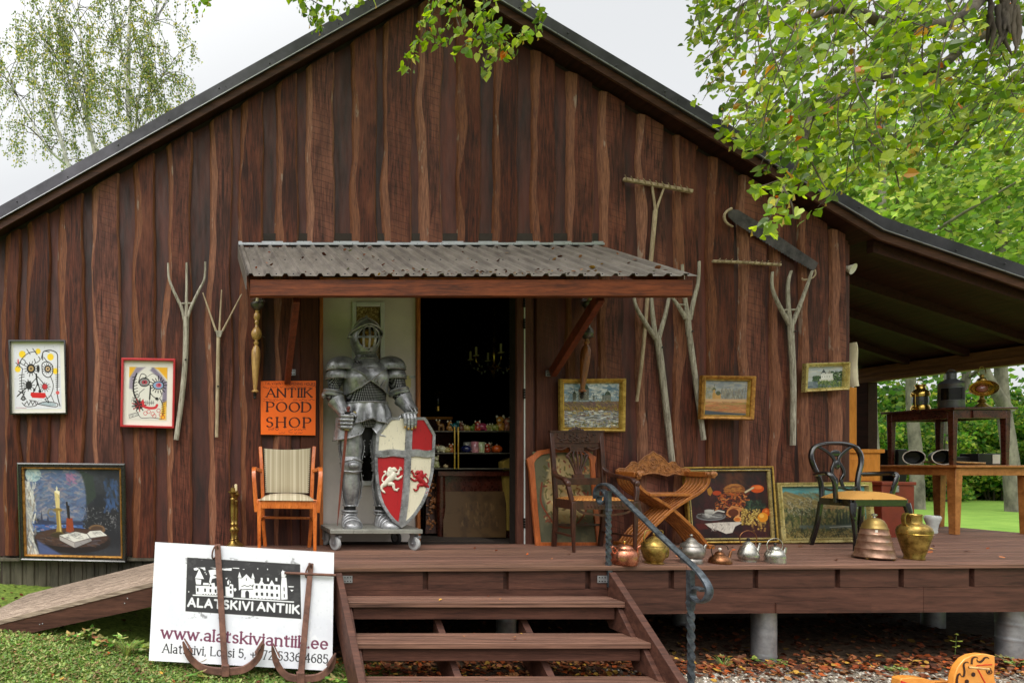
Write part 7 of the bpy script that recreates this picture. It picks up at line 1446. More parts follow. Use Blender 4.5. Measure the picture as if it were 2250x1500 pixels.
kettle(1437, 1237, 58, [(22, 0, 0), (23, 2, 0), (19, 4, 0), (24, 10, 0), (29, 24, 0), (30, 34, 0), (28, 38, 0), (0, 39, 0), (30, 38.5, 1), (29, 42, 1), (22, 49, 1), (12, 55, 1), (4, 60, 1)], 'tall brass kettle with a flat-topped bail handle', m_brass, [([(-24, 42), (-29, 54), (-25, 68), (-20, 72), (0, 73.5), (20, 72), (25, 68), (22, 56), (21, 44)], 1.9)], [(26, 16, 6), (34, 16, 5.5), (37, 24, 5), (37, 34, 4.5), (39, 40, 4.2)])
kettle(1519, 1236, 58, [(26, 0, 0), (26, 9, 0), (23, 11, 0), (28, 14, 0), (31, 22, 0), (30, 30, 0), (25, 36, 0), (0, 37, 0), (26, 36.5, 1), (25, 41, 1), (15, 46, 1), (11, 51, 1), (4, 56, 1)], 'large dull pewter kettle with a drooped copper handle', m_pew, [([(-30, 34), (-22, 27), (0, 24), (22, 27), (32, 36)], 2.0)], [(26, 20, 6), (35, 24, 5), (38, 34, 4), (43, 40, 3.4)], hm=m_copbr)
kettle(1582, 1237, 54, [(26, 0, 0), (28, 3, 0), (24, 11, 0), (17, 17, 0), (10, 21, 0), (0, 21.5, 0), (12, 21, 1), (10, 24, 1), (4, 27, 1)], 'small squat brown copper kettle with a pale knob', m_copbr, [([(-20, 15), (-26, 28), (-20, 38), (0, 41), (20, 38), (25, 30)], 1.1)], [(22, 10, 5), (28, 14, 3.6), (31, 22, 3), (34, 27, 3)], knob=m_iv, hm=m_hinge)
kettle(1644, 1233, 52, [(20, 0, 0), (20, 5, 0), (24, 7, 0), (26, 13, 0), (24, 20, 0), (18, 32, 0), (13, 38, 0), (0, 39, 0), (14, 38.5, 1), (10, 42, 1), (4, 45, 1)], 'tapering silver kettle with a round bail handle and black knob', m_tin, [([(-20, 34), (-26, 50), (-20, 62), (0, 68), (20, 62), (26, 50), (22, 38)], 1.3)], [(22, 16, 6), (28, 24, 4.5), (33, 34, 3.6), (36, 41, 3.6)], knob=m_knob, hm=m_copbr)
kettle(1703, 1236, 54, [(25, 0, 0), (26, 4, 0), (25, 10, 0), (26, 12, 0), (24, 20, 0), (18, 28, 0), (12, 31, 0), (0, 32, 0), (13, 31.5, 1), (10, 35, 1), (4, 37, 1)], 'rounded silver kettle, last of the row, with a straight spout', m_tin, [([(-22, 26), (-26, 40), (-18, 50), (0, 54), (16, 50), (24, 40), (20, 28)], 1.2)], [(20, 14, 6), (27, 20, 4.6), (31, 29, 3.8), (33, 34, 3.8)], knob=m_knob)
def bands():
    b = NB('banded_old_copper'); t = b.n('TexCoord'); sp = b.n('SeparateXYZ'); b.l(t.outputs['Object'], sp.inputs[0]); v = b.coord(); n = b.noise(v, 16, 7, .7)
    c = b.mix(b.rng(n, .35, .65), lin((120, 88, 70)), lin((178, 142, 122))); c = b.mix(b.rng(sp.outputs[2], .222, .226), c, b.mix(n, lin((116, 92, 44)), lin((170, 144, 84)))); c = b.mix(b.rng(b.noise(v, 30, 5, .7), .58, .7, 0, .6), c, lin((120, 130, 112)))
    b.set(color=c, rough=.4, metal=.7); b.bump(n, .2, .004); return b.mat
p, kx, kz = place(1921, 1227); t = thing('copper_hive', 'bell-shaped banded copper vessel with a knob, left of the brass jug', 'copper vessel', p)
pr = [(50, 4), (51, 6), (47, 9), (44, 22), (45, 23.5), (43, 25), (40, 38), (41, 39.5), (39, 41), (36, 53), (37, 54.5), (34.5, 56), (32, 66), (33, 67.5), (30, 69), (28, 76), (22, 84), (13, 89), (0, 91)]
lp(t, 'body', lambda mb: mb.lathe([(48 * kx, 4 * kz)] + [(r * kx, z * kz) for r, z in pr], 36), bands(), 50); lp(t, 'knob', lambda mb: mb.lathe([(4 * kx, 90 * kz), (3 * kx, 93 * kz), (7 * kx, 95 * kz), (7 * kx, 98 * kz), (0, 100 * kz)], 14), m_tin)
for q in (20, 110, 200, 290): lp(t, 'foot', lambda mb: mb.ball((44 * kx * math.cos(R(q)), 44 * kx * math.sin(R(q)), 2.6 * kz), (.011, .011, .0095), 9, 6), m_brass)
lp(t, 'handle', lambda mb: mb.tube(smooth_path([(34 * kx, -.0, 62 * kz), (46 * kx, 0, 52 * kz), (50 * kx, 0, 40 * kz), (44 * kx, 0, 34 * kz)], 5), .005, 8), m_hinge); lp(t, 'price_tag', lambda mb: mb.bb((-.085, -.077, .205), (-.067, -.074, .222)), m_iv)
p, kx, kz = place(2009, 1228); t = thing('brass_jug', 'big-bellied brass jug with a loop handle at the right of the deck edge', 'jug', p)
lp(t, 'body', lambda mb: mb.lathe([(r * kx, z * kz) for r, z in ((25, 0), (26, 3), (24, 6), (30, 20), (37, 40), (42, 54), (43, 62), (40, 70), (30, 77), (20, 79), (18.5, 82), (18, 96), (20, 98), (19, 99), (17, 97), (16.5, 82), (0, 78))], 36), m_brass, 45)
lp(t, 'seam_band', lambda mb: mb.tube([(42.6 * kx * math.cos(q * PI / 20), 42.6 * kx * math.sin(q * PI / 20), 56 * kz) for q in range(40)], .0022, 6, closed=True), m_brassb); lp(t, 'handle', lambda mb: mb.sweep(smooth_path([(-18 * kx, 0, 95 * kz), (-30 * kx, 0, 101 * kz), (-39 * kx, 0, 93 * kz), (-38 * kx, 0, 80 * kz), (-32 * kx, 0, 74 * kz)], 6), [(-.011, -.004), (.011, -.004), (.011, .004), (-.011, .004)], up=(0, 0, 1)), m_brass, 40)
p, kx, kz = place(2049, 1171); t = thing('glass_vase', 'clear glass vase standing on the deck behind the brass jug', 'vase', p)
lp(t, 'vase', lambda mb: mb.lathe([(r * kx, z * kz) for r, z in ((11, 0), (13, 3), (12, 8), (15, 20), (20, 30), (21, 36), (17, 39), (16, 38), (19, 35), (18, 30), (13, 20), (10, 9), (0, 7))], 24), M('frosted_glass', (206, 210, 206), .25, 0, .1, 20), 50)

# ------------------------------------------------------------------ porch furniture
m_pine = wood('orange_pine', (186, 112, 30), (226, 150, 62), (4, 4, 1), 3, .45, .4, .08); m_tablew = wood('oak_table_wood', (140, 84, 38), (198, 134, 74), (3, 3, 3), 3, .45, .4, .1); m_mahog = wood('dark_mahogany', (40, 16, 12), (92, 42, 28), (3, 3, 3), 3, .3, .5, .1, .4)
m_drkl = M('black_leather', (26, 25, 26), .4, 0, .2, 20, bump=.1); m_gryl = M('grey_upholstery', (92, 94, 94), .7, 0, .15); m_redbox = M('red_brown_chest_paint', (122, 48, 30), .5, 0, .2, 6)
t = thing('pine_hutch', 'tall orange pine hutch behind the right corner of the shop', 'cupboard', (6.5, .75, .03))
lp(t, 'upper_case', lambda mb: mb.bb((-.35, -.12, .84), (.135, .2, 1.47)), m_pine, bev=.004); lp(t, 'lower_case', lambda mb: mb.bb((-.35, -.2, .0), (.275, .24, .80)), m_pine, bev=.004); lp(t, 'ledge', lambda mb: mb.bb((-.37, -.22, .80), (.30, .25, .84)), m_pine, bev=.006); lp(t, 'door_panel', lambda mb: mb.bb((-.05, -.212, .08), (.21, -.201, .74)), m_pine, bev=.004)
t = thing('red_chest', 'red-brown wooden chest behind the landscape painting on the porch', 'chest', (6.56, .37, .03)); lp(t, 'box', lambda mb: mb.bb((-.16, -.14, 0), (.145, .14, .49)), m_redbox, bev=.004); lp(t, 'lid', lambda mb: mb.bb((-.17, -.15, .492), (.155, .15, .525)), m_redbox, bev=.005); lp(t, 'hasp', lambda mb: mb.bb((-.055, -.158, .43), (-.02, -.151, .49)), m_lip, bev=.002)
def table(t, x0, x1, y0, y1, h, ap, lg, m, drawer=False):
    lp(t, 'table_top', lambda mb: mb.bb((x0 - .03, y0 - .03, h - .022), (x1 + .03, y1 + .03, h)), m, bev=.005)
    lp(t, 'apron', lambda mb: [mb.bb(*q) for q in (((x0, y0, h - .023 - ap), (x1, y0 + .02, h - .023)), ((x0, y1 - .02, h - .023 - ap), (x1, y1, h - .023)), ((x0, y0 + .021, h - .023 - ap), (x0 + .02, y1 - .021, h - .023)), ((x1 - .02, y0 + .021, h - .023 - ap), (x1, y1 - .021, h - .023)))], m, bev=.002)
    for x in (x0, x1):
        for y in (y0, y1): sx_ = 1 if x == x0 else -1; sy_ = 1 if y == y0 else -1; lp(t, 'leg', lambda mb: mb.bar([(x + sx_ * lg / 2, y + sy_ * lg / 2, 0), (x + sx_ * lg / 2, y + sy_ * lg / 2, h - .024)], lg + .004, lg + .004, up=(0, 1, 0), sc=[.68, 1]), m, bev=.004)
    if drawer: dr = lp(t, 'drawer', lambda mb: mb.bb((x0 + .18, y0 - .012, h - .018 - ap), (x1 - .14, y0 - .001, h - .028)), m, bev=.002)
t = thing('oak_table', 'light oak table on the right porch carrying the small dark table', 'table', (7.63, .70, .04)); table(t, -.36, .40, -.34, .36, .67, .075, .068, m_tablew)
t = thing('side_table', 'small dark mahogany table standing on the oak table', 'table', (7.60, .68, .71)); table(t, -.27, .29, -.26, .27, .565, .085, .045, m_mahog, True)
t = thing('tub_chair', 'black leather tub chair with grey seat behind the oak table', 'chair', (7.72, 1.45, .03))
def f(mb):
    rg = []
    for z, k in ((.30, .92), (.55, 1.0), (.80, 1.04), (.86, 1.0)): rg.append([Vector((.36 * k * math.cos(R(a)), .30 * k * math.sin(R(a)), z)) for a in range(-20, 201, 10)] + [Vector((.27 * k * math.cos(R(a)), .21 * k * math.sin(R(a)), z)) for a in range(200, -21, -10)])
    mb.loft(rg)
lp(t, 'backrest', f, m_drkl, 50, .01); lp(t, 'seat', lambda mb: mb.lathe([(.0, .30), (.30, .30), (.33, .36), (.31, .43), (.2, .46), (0, .47)], 28), m_gryl, 60); lp(t, 'base', lambda mb: mb.lathe([(.30, .0), (.34, .06), (.33, .298)], 28), m_gryl, 60)
TT = .712
for i, (x, y, a) in enumerate(((7.47, .84, -82), (7.47, .62, -76))):
    t = thing('scoop_pot', ('dark pot lying on its side with a pale rim, farther back under the small table', 'dark pot lying on its side with a pale rim, nearest the oak table front')[i], 'pot', (x, y, TT + .078), R(a + 35), group='dark pots lying on the oak table'); Q = Matrix.Rotation(R(90), 3, 'X')
    lp(t, 'bowl', lambda mb: mb.lathe([(0, -.12), (.05, -.12), (.062, -.10), (.074, .09), (.070, .09), (.058, -.098), (0, -.105)], 28, (0, 0, 0), Q), m_knob, 50); lp(t, 'rim', lambda mb: mb.tube([(.073 * math.cos(q * PI / 16), -.09, .073 * math.sin(q * PI / 16)) for q in range(32)], .0045, 8, closed=True), m_iv)
    lp(t, 'handle', lambda mb: mb.tube([(.06, -.03, -.045), (.15, -.06, -.055), (.25, -.09, -.06)], [.008, .011, .009], 8), m_turn)
for x, y, w_, h, lb in ((7.66, .66, .17, .085, 'lower black box on the oak table beside the pots'), (7.84, .60, .22, .115, 'black box with a cream end on the oak table at the right')):
    t = thing('black_box', lb, 'box', (x, y, TT)); lp(t, 'case', lambda mb: mb.bb((-w_ / 2, -.07, 0), (w_ / 2, .07, h)), m_drkl, bev=.004)
    if h > .1: lp(t, 'cream_end', lambda mb: mb.bb((w_ / 2 - .085, -.075, .012), (w_ / 2 - .012, -.0705, h - .01)), m_iv, bev=.002)
ZT = 1.278
t = thing('ship_lantern', 'small bright brass ship lantern with a glass body on the dark side table', 'lantern', (7.42, .74, ZT))
lp(t, 'base', lambda mb: mb.lathe([(.066, 0), (.068, .02), (.06, .045), (.058, .05)], 24), m_brassb, 50); lp(t, 'glass', lambda mb: mb.lathe([(.052, .05), (.056, .07), (.057, .11), (.054, .14)], 24), M('lantern_glass', (66, 70, 68), .08, 0, .2, 10, spec=.9), 50); lp(t, 'cap', lambda mb: mb.lathe([(.064, .14), (.066, .16), (.062, .185), (.05, .2), (.035, .215), (.034, .245), (.04, .248), (.04, .262), (0, .266)], 24), m_brassb, 50)
for s in (-1, 1):
    for z in (.165, .01): lp(t, 'lug', lambda mb: mb.ball((s * .078, 0, z), (.014, .012, .011), 9, 6), m_brassb)
    lp(t, 'guard_bar', lambda mb: mb.tube([(s * .062, -.01, .03), (s * .064, -.01, .165)], .005, 7), m_brassb)
lp(t, 'bail', lambda mb: mb.tube([(.03 * math.cos(q * PI / 10), 0, .262 + .055 * math.sin(q * PI / 10)) for q in range(11)], .0025, 6), m_brassb)
t = thing('mast_lantern', 'tall grey steel mast lantern in the middle of the dark side table', 'lantern', (7.47, .54, ZT), R(-42)); m_gl = M('grey_zinc', (96, 98, 100), .42, .6, .25, 14)
lp(t, 'case', lambda mb: mb.lathe([(.082, 0), (.084, .006), (.084, .235), (.088, .24), (.07, .265), (.04, .285), (.034, .29), (.034, .345), (.04, .348), (.03, .362), (0, .366)], 28), m_gl, 50); lp(t, 'window_frame', lambda mb: [mb.sweep([(.087 * math.sin(R(a)), -.087 * math.cos(R(a)), z) for a in range(-62, 63, 8)], [(-.006, -.003), (.006, -.003), (.006, .003), (-.006, .003)], up=(0, 0, 1)) for z in (.075, .2)], m_gl)
def f(mb):
    n = 14; vs = [(.0855 * math.sin(R(-58 + 116 * i / n)), -.0855 * math.cos(R(-58 + 116 * i / n)), z) for i in range(n + 1) for z in (.08, .195)]; mb.add(vs, [(2 * i, 2 * i + 2, 2 * i + 3, 2 * i + 1) for i in range(n)])
lp(t, 'window_pane', f, m_blackglass); lp(t, 'loop', lambda mb: mb.tube([(.022 * math.cos(q * PI / 8), 0, .362 + .022 * math.sin(q * PI / 8)) for q in range(9)], .004, 6), m_gl)
t = thing('carriage_lamp', 'brass carriage lamp with a wide oval reflector at the right of the side table', 'lamp', (7.72, .50, ZT), R(-38))
lp(t, 'foot', lambda mb: mb.lathe([(.056, 0), (.058, .008), (.045, .018), (.034, .03), (.018, .05), (.028, .06), (.03, .072), (.016, .085), (.014, .12)], 22), m_brass, 50); lp(t, 'reflector', lambda mb: mb.lathe([(0, .02), (.035, .015), (.07, -.012), (.088, -.04), (.092, -.042), (.09, -.036), (.06, .03), (0, .05)], 30, (0, 0, .19), Matrix.Rotation(R(90), 3, 'X') @ Matrix.Diagonal((1, .85, -1)), ), m_brassb, 50); lp(t, 'lens', lambda mb: mb.lathe([(0, -.012), (.03, -.008), (.036, 0)], 22, (0, -.0, .19), Matrix.Rotation(R(90), 3, 'X') @ Matrix.Diagonal((1, 1, -1))), M('reddish_lens', (120, 66, 54), .15, 0, .2, 20, spec=.8), 50)
lp(t, 'chimney', lambda mb: mb.lathe([(.03, .255), (.034, .27), (.026, .29), (.012, .3), (.018, .315), (.01, .33), (0, .334)], 18), m_brass, 50); lp(t, 'loop', lambda mb: mb.tube([(.024 * math.cos(q * PI / 9), 0, .335 + (.06 if q in (0, 9) else .0) * 0 + .075 * math.sin(q * PI / 9)) for q in range(10)], .0035, 6), m_brass); lp(t, 'side_scroll', lambda mb: mb.tube([(-.075 + .03 * (1 - .06 * i) * math.cos(i * .55), 0, .07 + .035 * (1 - .06 * i) * math.sin(i * .55)) for i in range(14)], .0035, 6), m_hinge)
# cream cloth hanging on the corner, small flood lamp
t = thing('hanging_cloth', 'cream cloth hanging on the side wall just past the shop corner', 'cloth', (5.9, .02, 1.4))
def f(mb):
    rg = []
    for i in range(13):
        v = i / 12; z = EYE + (260 - 95 * v) * .00411; w_ = .015 + .05 * math.sin(min(1, v * 1.6) * PI / 2) * (1 - .15 * (v > .8)); rg.append([Vector((5.815 + (w_ + .008 * math.sin(z * 22 + q)) * (math.cos(q) * .5 + .5), .05 + .1 * math.sin(q) + .012 * math.sin(z * 17), z)) for q in [k * 2 * PI / 14 for k in range(14)]])
    mb.loft(rg)
mb = MB(); f(mb); mb.build('cloth', M('cream_canvas', (206, 196, 168), .9, 0, .1, 12), t, 70)
c = P(1864, 590, -.03); t = thing('flood_lamp', 'small white flood lamp fixed under the porch roof at the shop corner', 'lamp', c); Q = Matrix.Rotation(R(115), 3, 'X') @ Matrix.Rotation(R(20), 3, 'Y')
mb = MB(); mb.lathe([(.012, -.05), (.018, -.045), (.022, -.01), (.045, .03), (.047, .034), (.04, .03), (0, .02)], 18, c, Q); mb.build('shade', m_iv, t, 50); mb = MB(); mb.tube(smooth_path([c + Vector((-.01, .02, .03)), c + Vector((-.03, .02, .075)), c + Vector((-.025, .02, .10)), c + Vector((-.06, .02, .115))], 4), .006, 7); mb.build('arm', m_iv, t)

# toy rocking horse at the lower right
m_toy = wood('toy_horse_wood', (214, 130, 44), (244, 172, 82), (2, 2, 2), 2, .35, .4, .05, .4); m_tbl = M('toy_dark_paint', (54, 26, 18), .5, 0, .1); m_tred = M('toy_red_paint', (206, 40, 30), .45, 0, .1)
yT = -1.58; zf2 = lambda a, b: (1960 + a / 7.759, 1380 + b / 7.759); t = thing('rocking_horse', 'orange wooden toy rocking horse with painted mane and eye', 'toy', P(2130, 1560, yT))
hp = [zf2(*p) for p in ((1050, 960), (1075, 800), (1130, 650), (1240, 520), (1370, 455), (1520, 435), (1650, 445), (1755, 465), (1760, 600), (1745, 760), (1760, 880), (1790, 960), (1850, 1100), (1800, 1250), (1700, 1300), (1640, 1500), (1300, 1500), (1080, 1300))]
mb = MB(); mb.prism(hp, lambda a, b: P(a, b, yT) + Vector((0, .032, 0)), lambda a, b: P(a, b, yT)); hd = mb.build('head_panel', m_toy, t, 30, .004)
def tp(a, b, o=.002): return P(*zf2(a, b), yT) + Vector((0, -o, 0))
def f(mb):
    for pts, w_ in (([(1100, 960), (1100, 860), (1120, 790), (1150, 765), (1165, 790), (1190, 812), (1220, 800), (1228, 720), (1215, 620), (1240, 575), (1285, 570), (1300, 590)], (22, 18, 16, 9, 4, 8, 16, 16, 14, 10, 6, 2)), ([(1352, 605), (1358, 530), (1385, 490), (1430, 482), (1462, 505)], (14, 14, 12, 7, 2)), ([(1440, 520), (1455, 555), (1500, 565), (1540, 535), (1575, 495), (1620, 490), (1650, 515)], (3, 10, 17, 17, 14, 9, 2)), ([(1590, 690), (1620, 672), (1665, 672), (1690, 690)], (2, 5, 5, 2)), ([(1600, 705), (1620, 760), (1660, 772), (1695, 750), (1690, 715), (1650, 692), (1605, 704)], (6, 6, 6, 6, 6, 6, 6))):
        pp = smooth_path([tp(a, b) for a, b in pts], 4); n = len(pp) - 1; mb.sweep(pp, [(-1, -.2), (1, -.2), (1, .2), (-1, .2)], up=(0, -1, 0), sc=[(interp([(i / (len(w_) - 1), v) for i, v in enumerate(w_)], j / n) * .00036, .003) for j in range(n + 1)])
    mb.ball(tp(1650, 735), (.009, .002, .009), 10, 6)
    for a, b in ((1380, 780), (1270, 900)): mb.ball(tp(a, b), (.013, .0012, .014), 12, 6)
mb = MB(); f(mb); mb.build('painted_mane', m_tbl, hd); mb = MB(); mb.bar([tp(1440, 625), tp(1700, 610)], .005, .002, up=(0, -1, 0)); mb.bar([tp(1430, 640), tp(1590, 940)], .005, .002, up=(0, -1, 0)); mb.build('painted_bridle', m_tred, hd)
mb = MB(); mb.tube([tp(1230, 640, .02), tp(1420, 630, .06)], .0075, 10); mb.build('handle_peg', m_turn, t)
s0 = [(150, 880), (170, 850), (330, 835), (520, 845), (700, 890), (770, 960), (760, 1100), (160, 1100)]
mb = MB(); mb.prism([zf2(*p) for p in s0], lambda a, b: P(a, b, yT + .02) + Vector((0, .05, 0)), lambda a, b: P(a, b, yT + .02)); st = mb.build('seat', m_toy, t, 30, .006); mb = MB(); mb.prism([zf2(*p) for p in ((150, 885), (300, 935), (300, 1010), (150, 1010))], lambda a, b: P(a, b, yT + .02), lambda a, b: P(a, b, yT + .02) + Vector((0, -.002, 0))); mb.build('painted_saddle', m_tred, st)
mb = MB(); a, b = P(1985, 1560, yT + .06), P(2185, 1580, yT + .06); zg = gz(2 + 2.6, yT); mb.bb((a.x - .02, yT + .03, zg), (b.x + .02, yT + .055, zg + .12)); mb.bb((a.x, yT + .10, zg), (b.x + .02, yT + .125, zg + .12)); mb.build('rocker', m_toy, t, bev=.004)
# ------------------------------------------------------------------ goods inside the doorway
YS = .5
t = thing('shelf_unit', 'brass and glass display shelf full of figurines inside the doorway', 'shelf', P(1045, 1030, YS)); m_shg = M('dark_glass_shelf', (96, 92, 80), .15, 0, .1)
for py in (946, 994, 1028):
    a = P(930, py, YS - .12); b = P(1180, py, YS + .28); mb = MB(); mb.bb((a.x, a.y, a.z - .011), (b.x, b.y, a.z)); mb.build('shelf_board', m_shg, t, bev=.001)
for px in (998, 1006, 1165): a = P(px, 940, YS - .125); mb = MB(); mb.bb((a.x - .006, a.y - .012, P(px, 1030, YS - .12).z), (a.x + .006, a.y, a.z + .01)); mb.build('brass_post', m_brassb, t, bev=.001)
GLZ = {}
def glaze(c):
    if c not in GLZ: GLZ[c] = M('glaze_%02x%02x%02x' % c, c, .22, 0, .35, 22, spec=.6, coat=.5)
    return GLZ[c]
def fig(px, py, s, kind, c, label, dy=0.0, c2=(226, 216, 190)):
    p = P(px, py, YS - .05 + dy); p.z = P(px, py, YS - .12).z + .001; s *= .0046; t = thing('figurine' if kind < 4 else 'pot', label, 'figurine' if kind < 4 else 'pot', p, R(rnd(-40, 40)), 'ceramic goods on the display shelf'); m = glaze(c); m2 = glaze(c2)
    if kind == 0:       # sitting animal
        lp(t, 'body', lambda mb: (mb.ball((0, 0, .42 * s), (.40 * s, .38 * s, .44 * s)), mb.ball((0, -.08 * s, 1.0 * s), (.33 * s, .32 * s, .30 * s)), [mb.ball((k * .24 * s, -.22 * s, .13 * s), (.13 * s, .2 * s, .13 * s), 8, 5) for k in (-1, 1)]), m, 70)
        lp(t, 'ears', lambda mb: [mb.ball((k * .25 * s, 0, 1.27 * s), (.11 * s, .07 * s, .16 * s), 8, 5) for k in (-1, 1)], m2); lp(t, 'muzzle', lambda mb: mb.ball((0, -.36 * s, .94 * s), (.14 * s, .1 * s, .1 * s), 8, 5), m2)
    elif kind == 1:     # plump pig-like animal on short legs
        lp(t, 'body', lambda mb: (mb.ball((0, 0, .52 * s), (.62 * s, .45 * s, .46 * s)), mb.ball((-.45 * s, -.15 * s, .66 * s), (.3 * s, .3 * s, .28 * s)), [mb.ball((a * s, b * s, .12 * s), (.13 * s, .13 * s, .15 * s), 8, 5) for a in (-.35, .35) for b in (-.2, .2)]), m, 70); lp(t, 'ears', lambda mb: [mb.ball((-.45 * s + k * .17 * s, -.1 * s, .98 * s), (.09 * s, .05 * s, .13 * s), 8, 5) for k in (-1, 1)], m2)
    elif kind == 2:     # bird
        lp(t, 'body', lambda mb: (mb.ball((0, 0, .45 * s), (.5 * s, .36 * s, .42 * s), M=Matrix.Rotation(.4, 4, 'Y')), mb.ball((.32 * s, 0, .95 * s), (.24 * s, .22 * s, .24 * s)), mb.tube([(-.3 * s, 0, .45 * s), (-.8 * s, 0, .75 * s)], [.2 * s, .07 * s], 8)), m, 70); lp(t, 'beak', lambda mb: mb.tube([(.5 * s, -.0, .95 * s), (.72 * s, 0, .9 * s)], [.08 * s, .01 * s], 6), m2)
    elif kind == 3:     # standing animal
        lp(t, 'body', lambda mb: (mb.ball((0, 0, .7 * s), (.42 * s, .24 * s, .26 * s)), mb.ball((-.38 * s, -.05 * s, 1.1 * s), (.25 * s, .22 * s, .22 * s)), mb.tube([(-.3 * s, 0, .75 * s), (-.38 * s, 0, 1.05 * s)], .15 * s, 8), [mb.tube([(a * s, b * s, 0), (a * s, b * s, .65 * s)], .075 * s, 7) for a in (-.28, .28) for b in (-.12, .12)]), m, 70); lp(t, 'ears', lambda mb: [mb.ball((-.38 * s + k * .2 * s, 0, 1.36 * s), (.1 * s, .05 * s, .13 * s), 8, 5) for k in (-1, 1)], m2)
    elif kind == 4: lp(t, 'body', lambda mb: mb.lathe([(.45 * s, 0), (.47 * s, .05 * s), (.46 * s, 1.35 * s), (.4 * s, 1.4 * s), (.38 * s, 1.3 * s), (0, 1.2 * s)], 20), m, 50); lp(t, 'painted_ring', lambda mb: [mb.tube([(.17 * s * math.cos(q * .63) + k, -.475 * s + abs(k) * .35, .4 * s + .2 * s * math.sin(q * .63)) for q in range(10)], .02 * s, 5, closed=True) for k in (-.19 * s, .19 * s)], m2)
    else: lp(t, 'body', lambda mb: mb.lathe([(.3 * s, 0), (.5 * s, .1 * s), (.66 * s, .4 * s), (.6 * s, .7 * s), (.35 * s, .86 * s), (.36 * s, .92 * s), (0, .9 * s)], 22), m, 50); lp(t, 'knob', lambda mb: mb.ball((0, 0, .98 * s), .1 * s, 8, 5), m2)
for a in ((969, 946, 17, 3, (150, 110, 60), 'tan deer figurine at the left end of the top shelf'), (987, 946, 16, 0, (196, 140, 74), 'orange bear figurine on the top shelf, beside the teal bird'), (1001, 946, 20, 2, (24, 92, 96), 'teal bird figurine on the top shelf'), (1013, 946, 15, 0, (112, 66, 50), 'brown dog figurine on the top shelf'), (1026, 946, 13, 1, (182, 166, 90), 'pale yellow animal figurine on the top shelf, right of the brown dog'), (1038, 946, 14, 2, (112, 138, 56), 'green bird figurine on the top shelf'), (1049, 946, 16, 0, (190, 70, 44), 'red-orange figurine on the top shelf'), (1059, 946, 18, 1, (176, 62, 96), 'pink pig figurine on the top shelf'), (1073, 946, 14, 1, (186, 180, 110), 'pale green pig figurine on the top shelf, beside the pink pig'), (1087, 946, 15, 1, (160, 166, 84), 'yellow-green pig figurine on the top shelf'), (1099, 946, 24, 0, (206, 142, 60), 'tall golden figurine near the right end of the top shelf'), (1114, 946, 22, 0, (196, 128, 104), 'pale pink figurine at the right end of the top shelf'),
          (969, 994, 16, 1, (206, 200, 164), 'cream pig figurine on the middle shelf', 0, (190, 110, 90)), (982, 994, 12, 5, (196, 178, 104), 'small pale yellow pot on the middle shelf'), (991, 994, 14, 0, (196, 112, 56), 'small orange figurine on the middle shelf'), (1024, 994, 17, 5, (20, 28, 76), 'dark blue lidded bowl on the middle shelf'), (1026, 994, 17, 4, (214, 212, 200), 'white jar behind the dark blue bowl', .16), (1043, 994, 17, 4, (196, 130, 140), 'pink jar with painted rings on the middle shelf'), (1057, 994, 16, 4, (184, 196, 150), 'pale green jar with painted rings on the middle shelf', 0, (206, 120, 90)), (1071, 994, 15, 0, (170, 62, 36), 'red-brown figurine on the middle shelf'), (1083, 994, 16, 3, (176, 128, 92), 'tan cat figurine behind the orange globe', .14), (1092, 994, 17, 5, (206, 90, 30), 'round orange pot on the middle shelf'),
          (957, 1028, 20, 0, (170, 172, 122), 'pale green figurine on the bottom shelf'), (979, 1028, 8, 5, (188, 166, 120), 'flat cream dish on the bottom shelf')): fig(*a)
t = thing('dark_desk', 'dark wooden desk under the display shelf inside the doorway', 'desk', P(1050, 1180, YS + .1)); z0 = P(0, 1034, YS).z
mb = MB(); mb.bb((2.3, .42, z0 - .05), (3.5, .95, z0)); mb.build('desk_top', m_mahog, t, bev=.004); mb = MB(); mb.bb((2.33, .50, z0 - .22), (3.46, .53, z0 - .052)); mb.build('apron', m_mahog, t)
for x in (2.35, 3.4):
    for y in (.48, .9): mb = MB(); mb.tube([(x, y, 0), (x, y, .3), (x, y, z0 - .05)], [.03, .045, .04], 10); mb.build('leg', m_mahog, t)
t = thing('brown_canvas', 'faded brown canvas leaning under the desk inside the doorway', 'picture', P(1042, 1180, .44)); S = Pic((0, 0), (140, 0), (0, 100), 90, 64, (96, 72, 44)); S.tint(6, (74, 54, 34), .5, .7, 81); S.dabs(80, (40, 30, 120, 75), ((70, 52, 36), (120, 94, 60), (84, 62, 40)), (6, 14), (2, 5), (60, 120), .6, 82)
S.mesh('picture_face', lambda u, v: P(974, 1079, .48).lerp(P(1112, 1079, .48), u).lerp(P(974, 1180, .42).lerp(P(1112, 1180, .42), u), v), m_oil, t); mb = MB(); mb.hexa([P(974, 1180, .422), P(1112, 1180, .422), P(1112, 1180, .44), P(974, 1180, .44), P(974, 1079, .482), P(1112, 1079, .482), P(1112, 1079, .51), P(974, 1079, .51)]); mb.build('stretcher_frame', m_dark, t)
t = thing('carved_board', 'dark carved wooden frame leaning just inside the doorway beside the shield', 'carved board', P(948, 1172, .5)); mb = MB(); mb.hexa([P(934, 1172, .5), P(962, 1172, .5), P(962, 1172, .54), P(934, 1172, .54), P(938, 1035, .56), P(963, 1035, .56), P(963, 1035, .6), P(938, 1035, .6)]); cpn = mb.build('board', m_oak, t, bev=.004); mb = MB(); [mb.ball(P(rnd(938, 960), rnd(1040, 1168), .51), (rnd(.008, .02), .012, rnd(.008, .02)), 7, 4) for _ in range(60)]; mb.build('carving', m_carv, cpn)
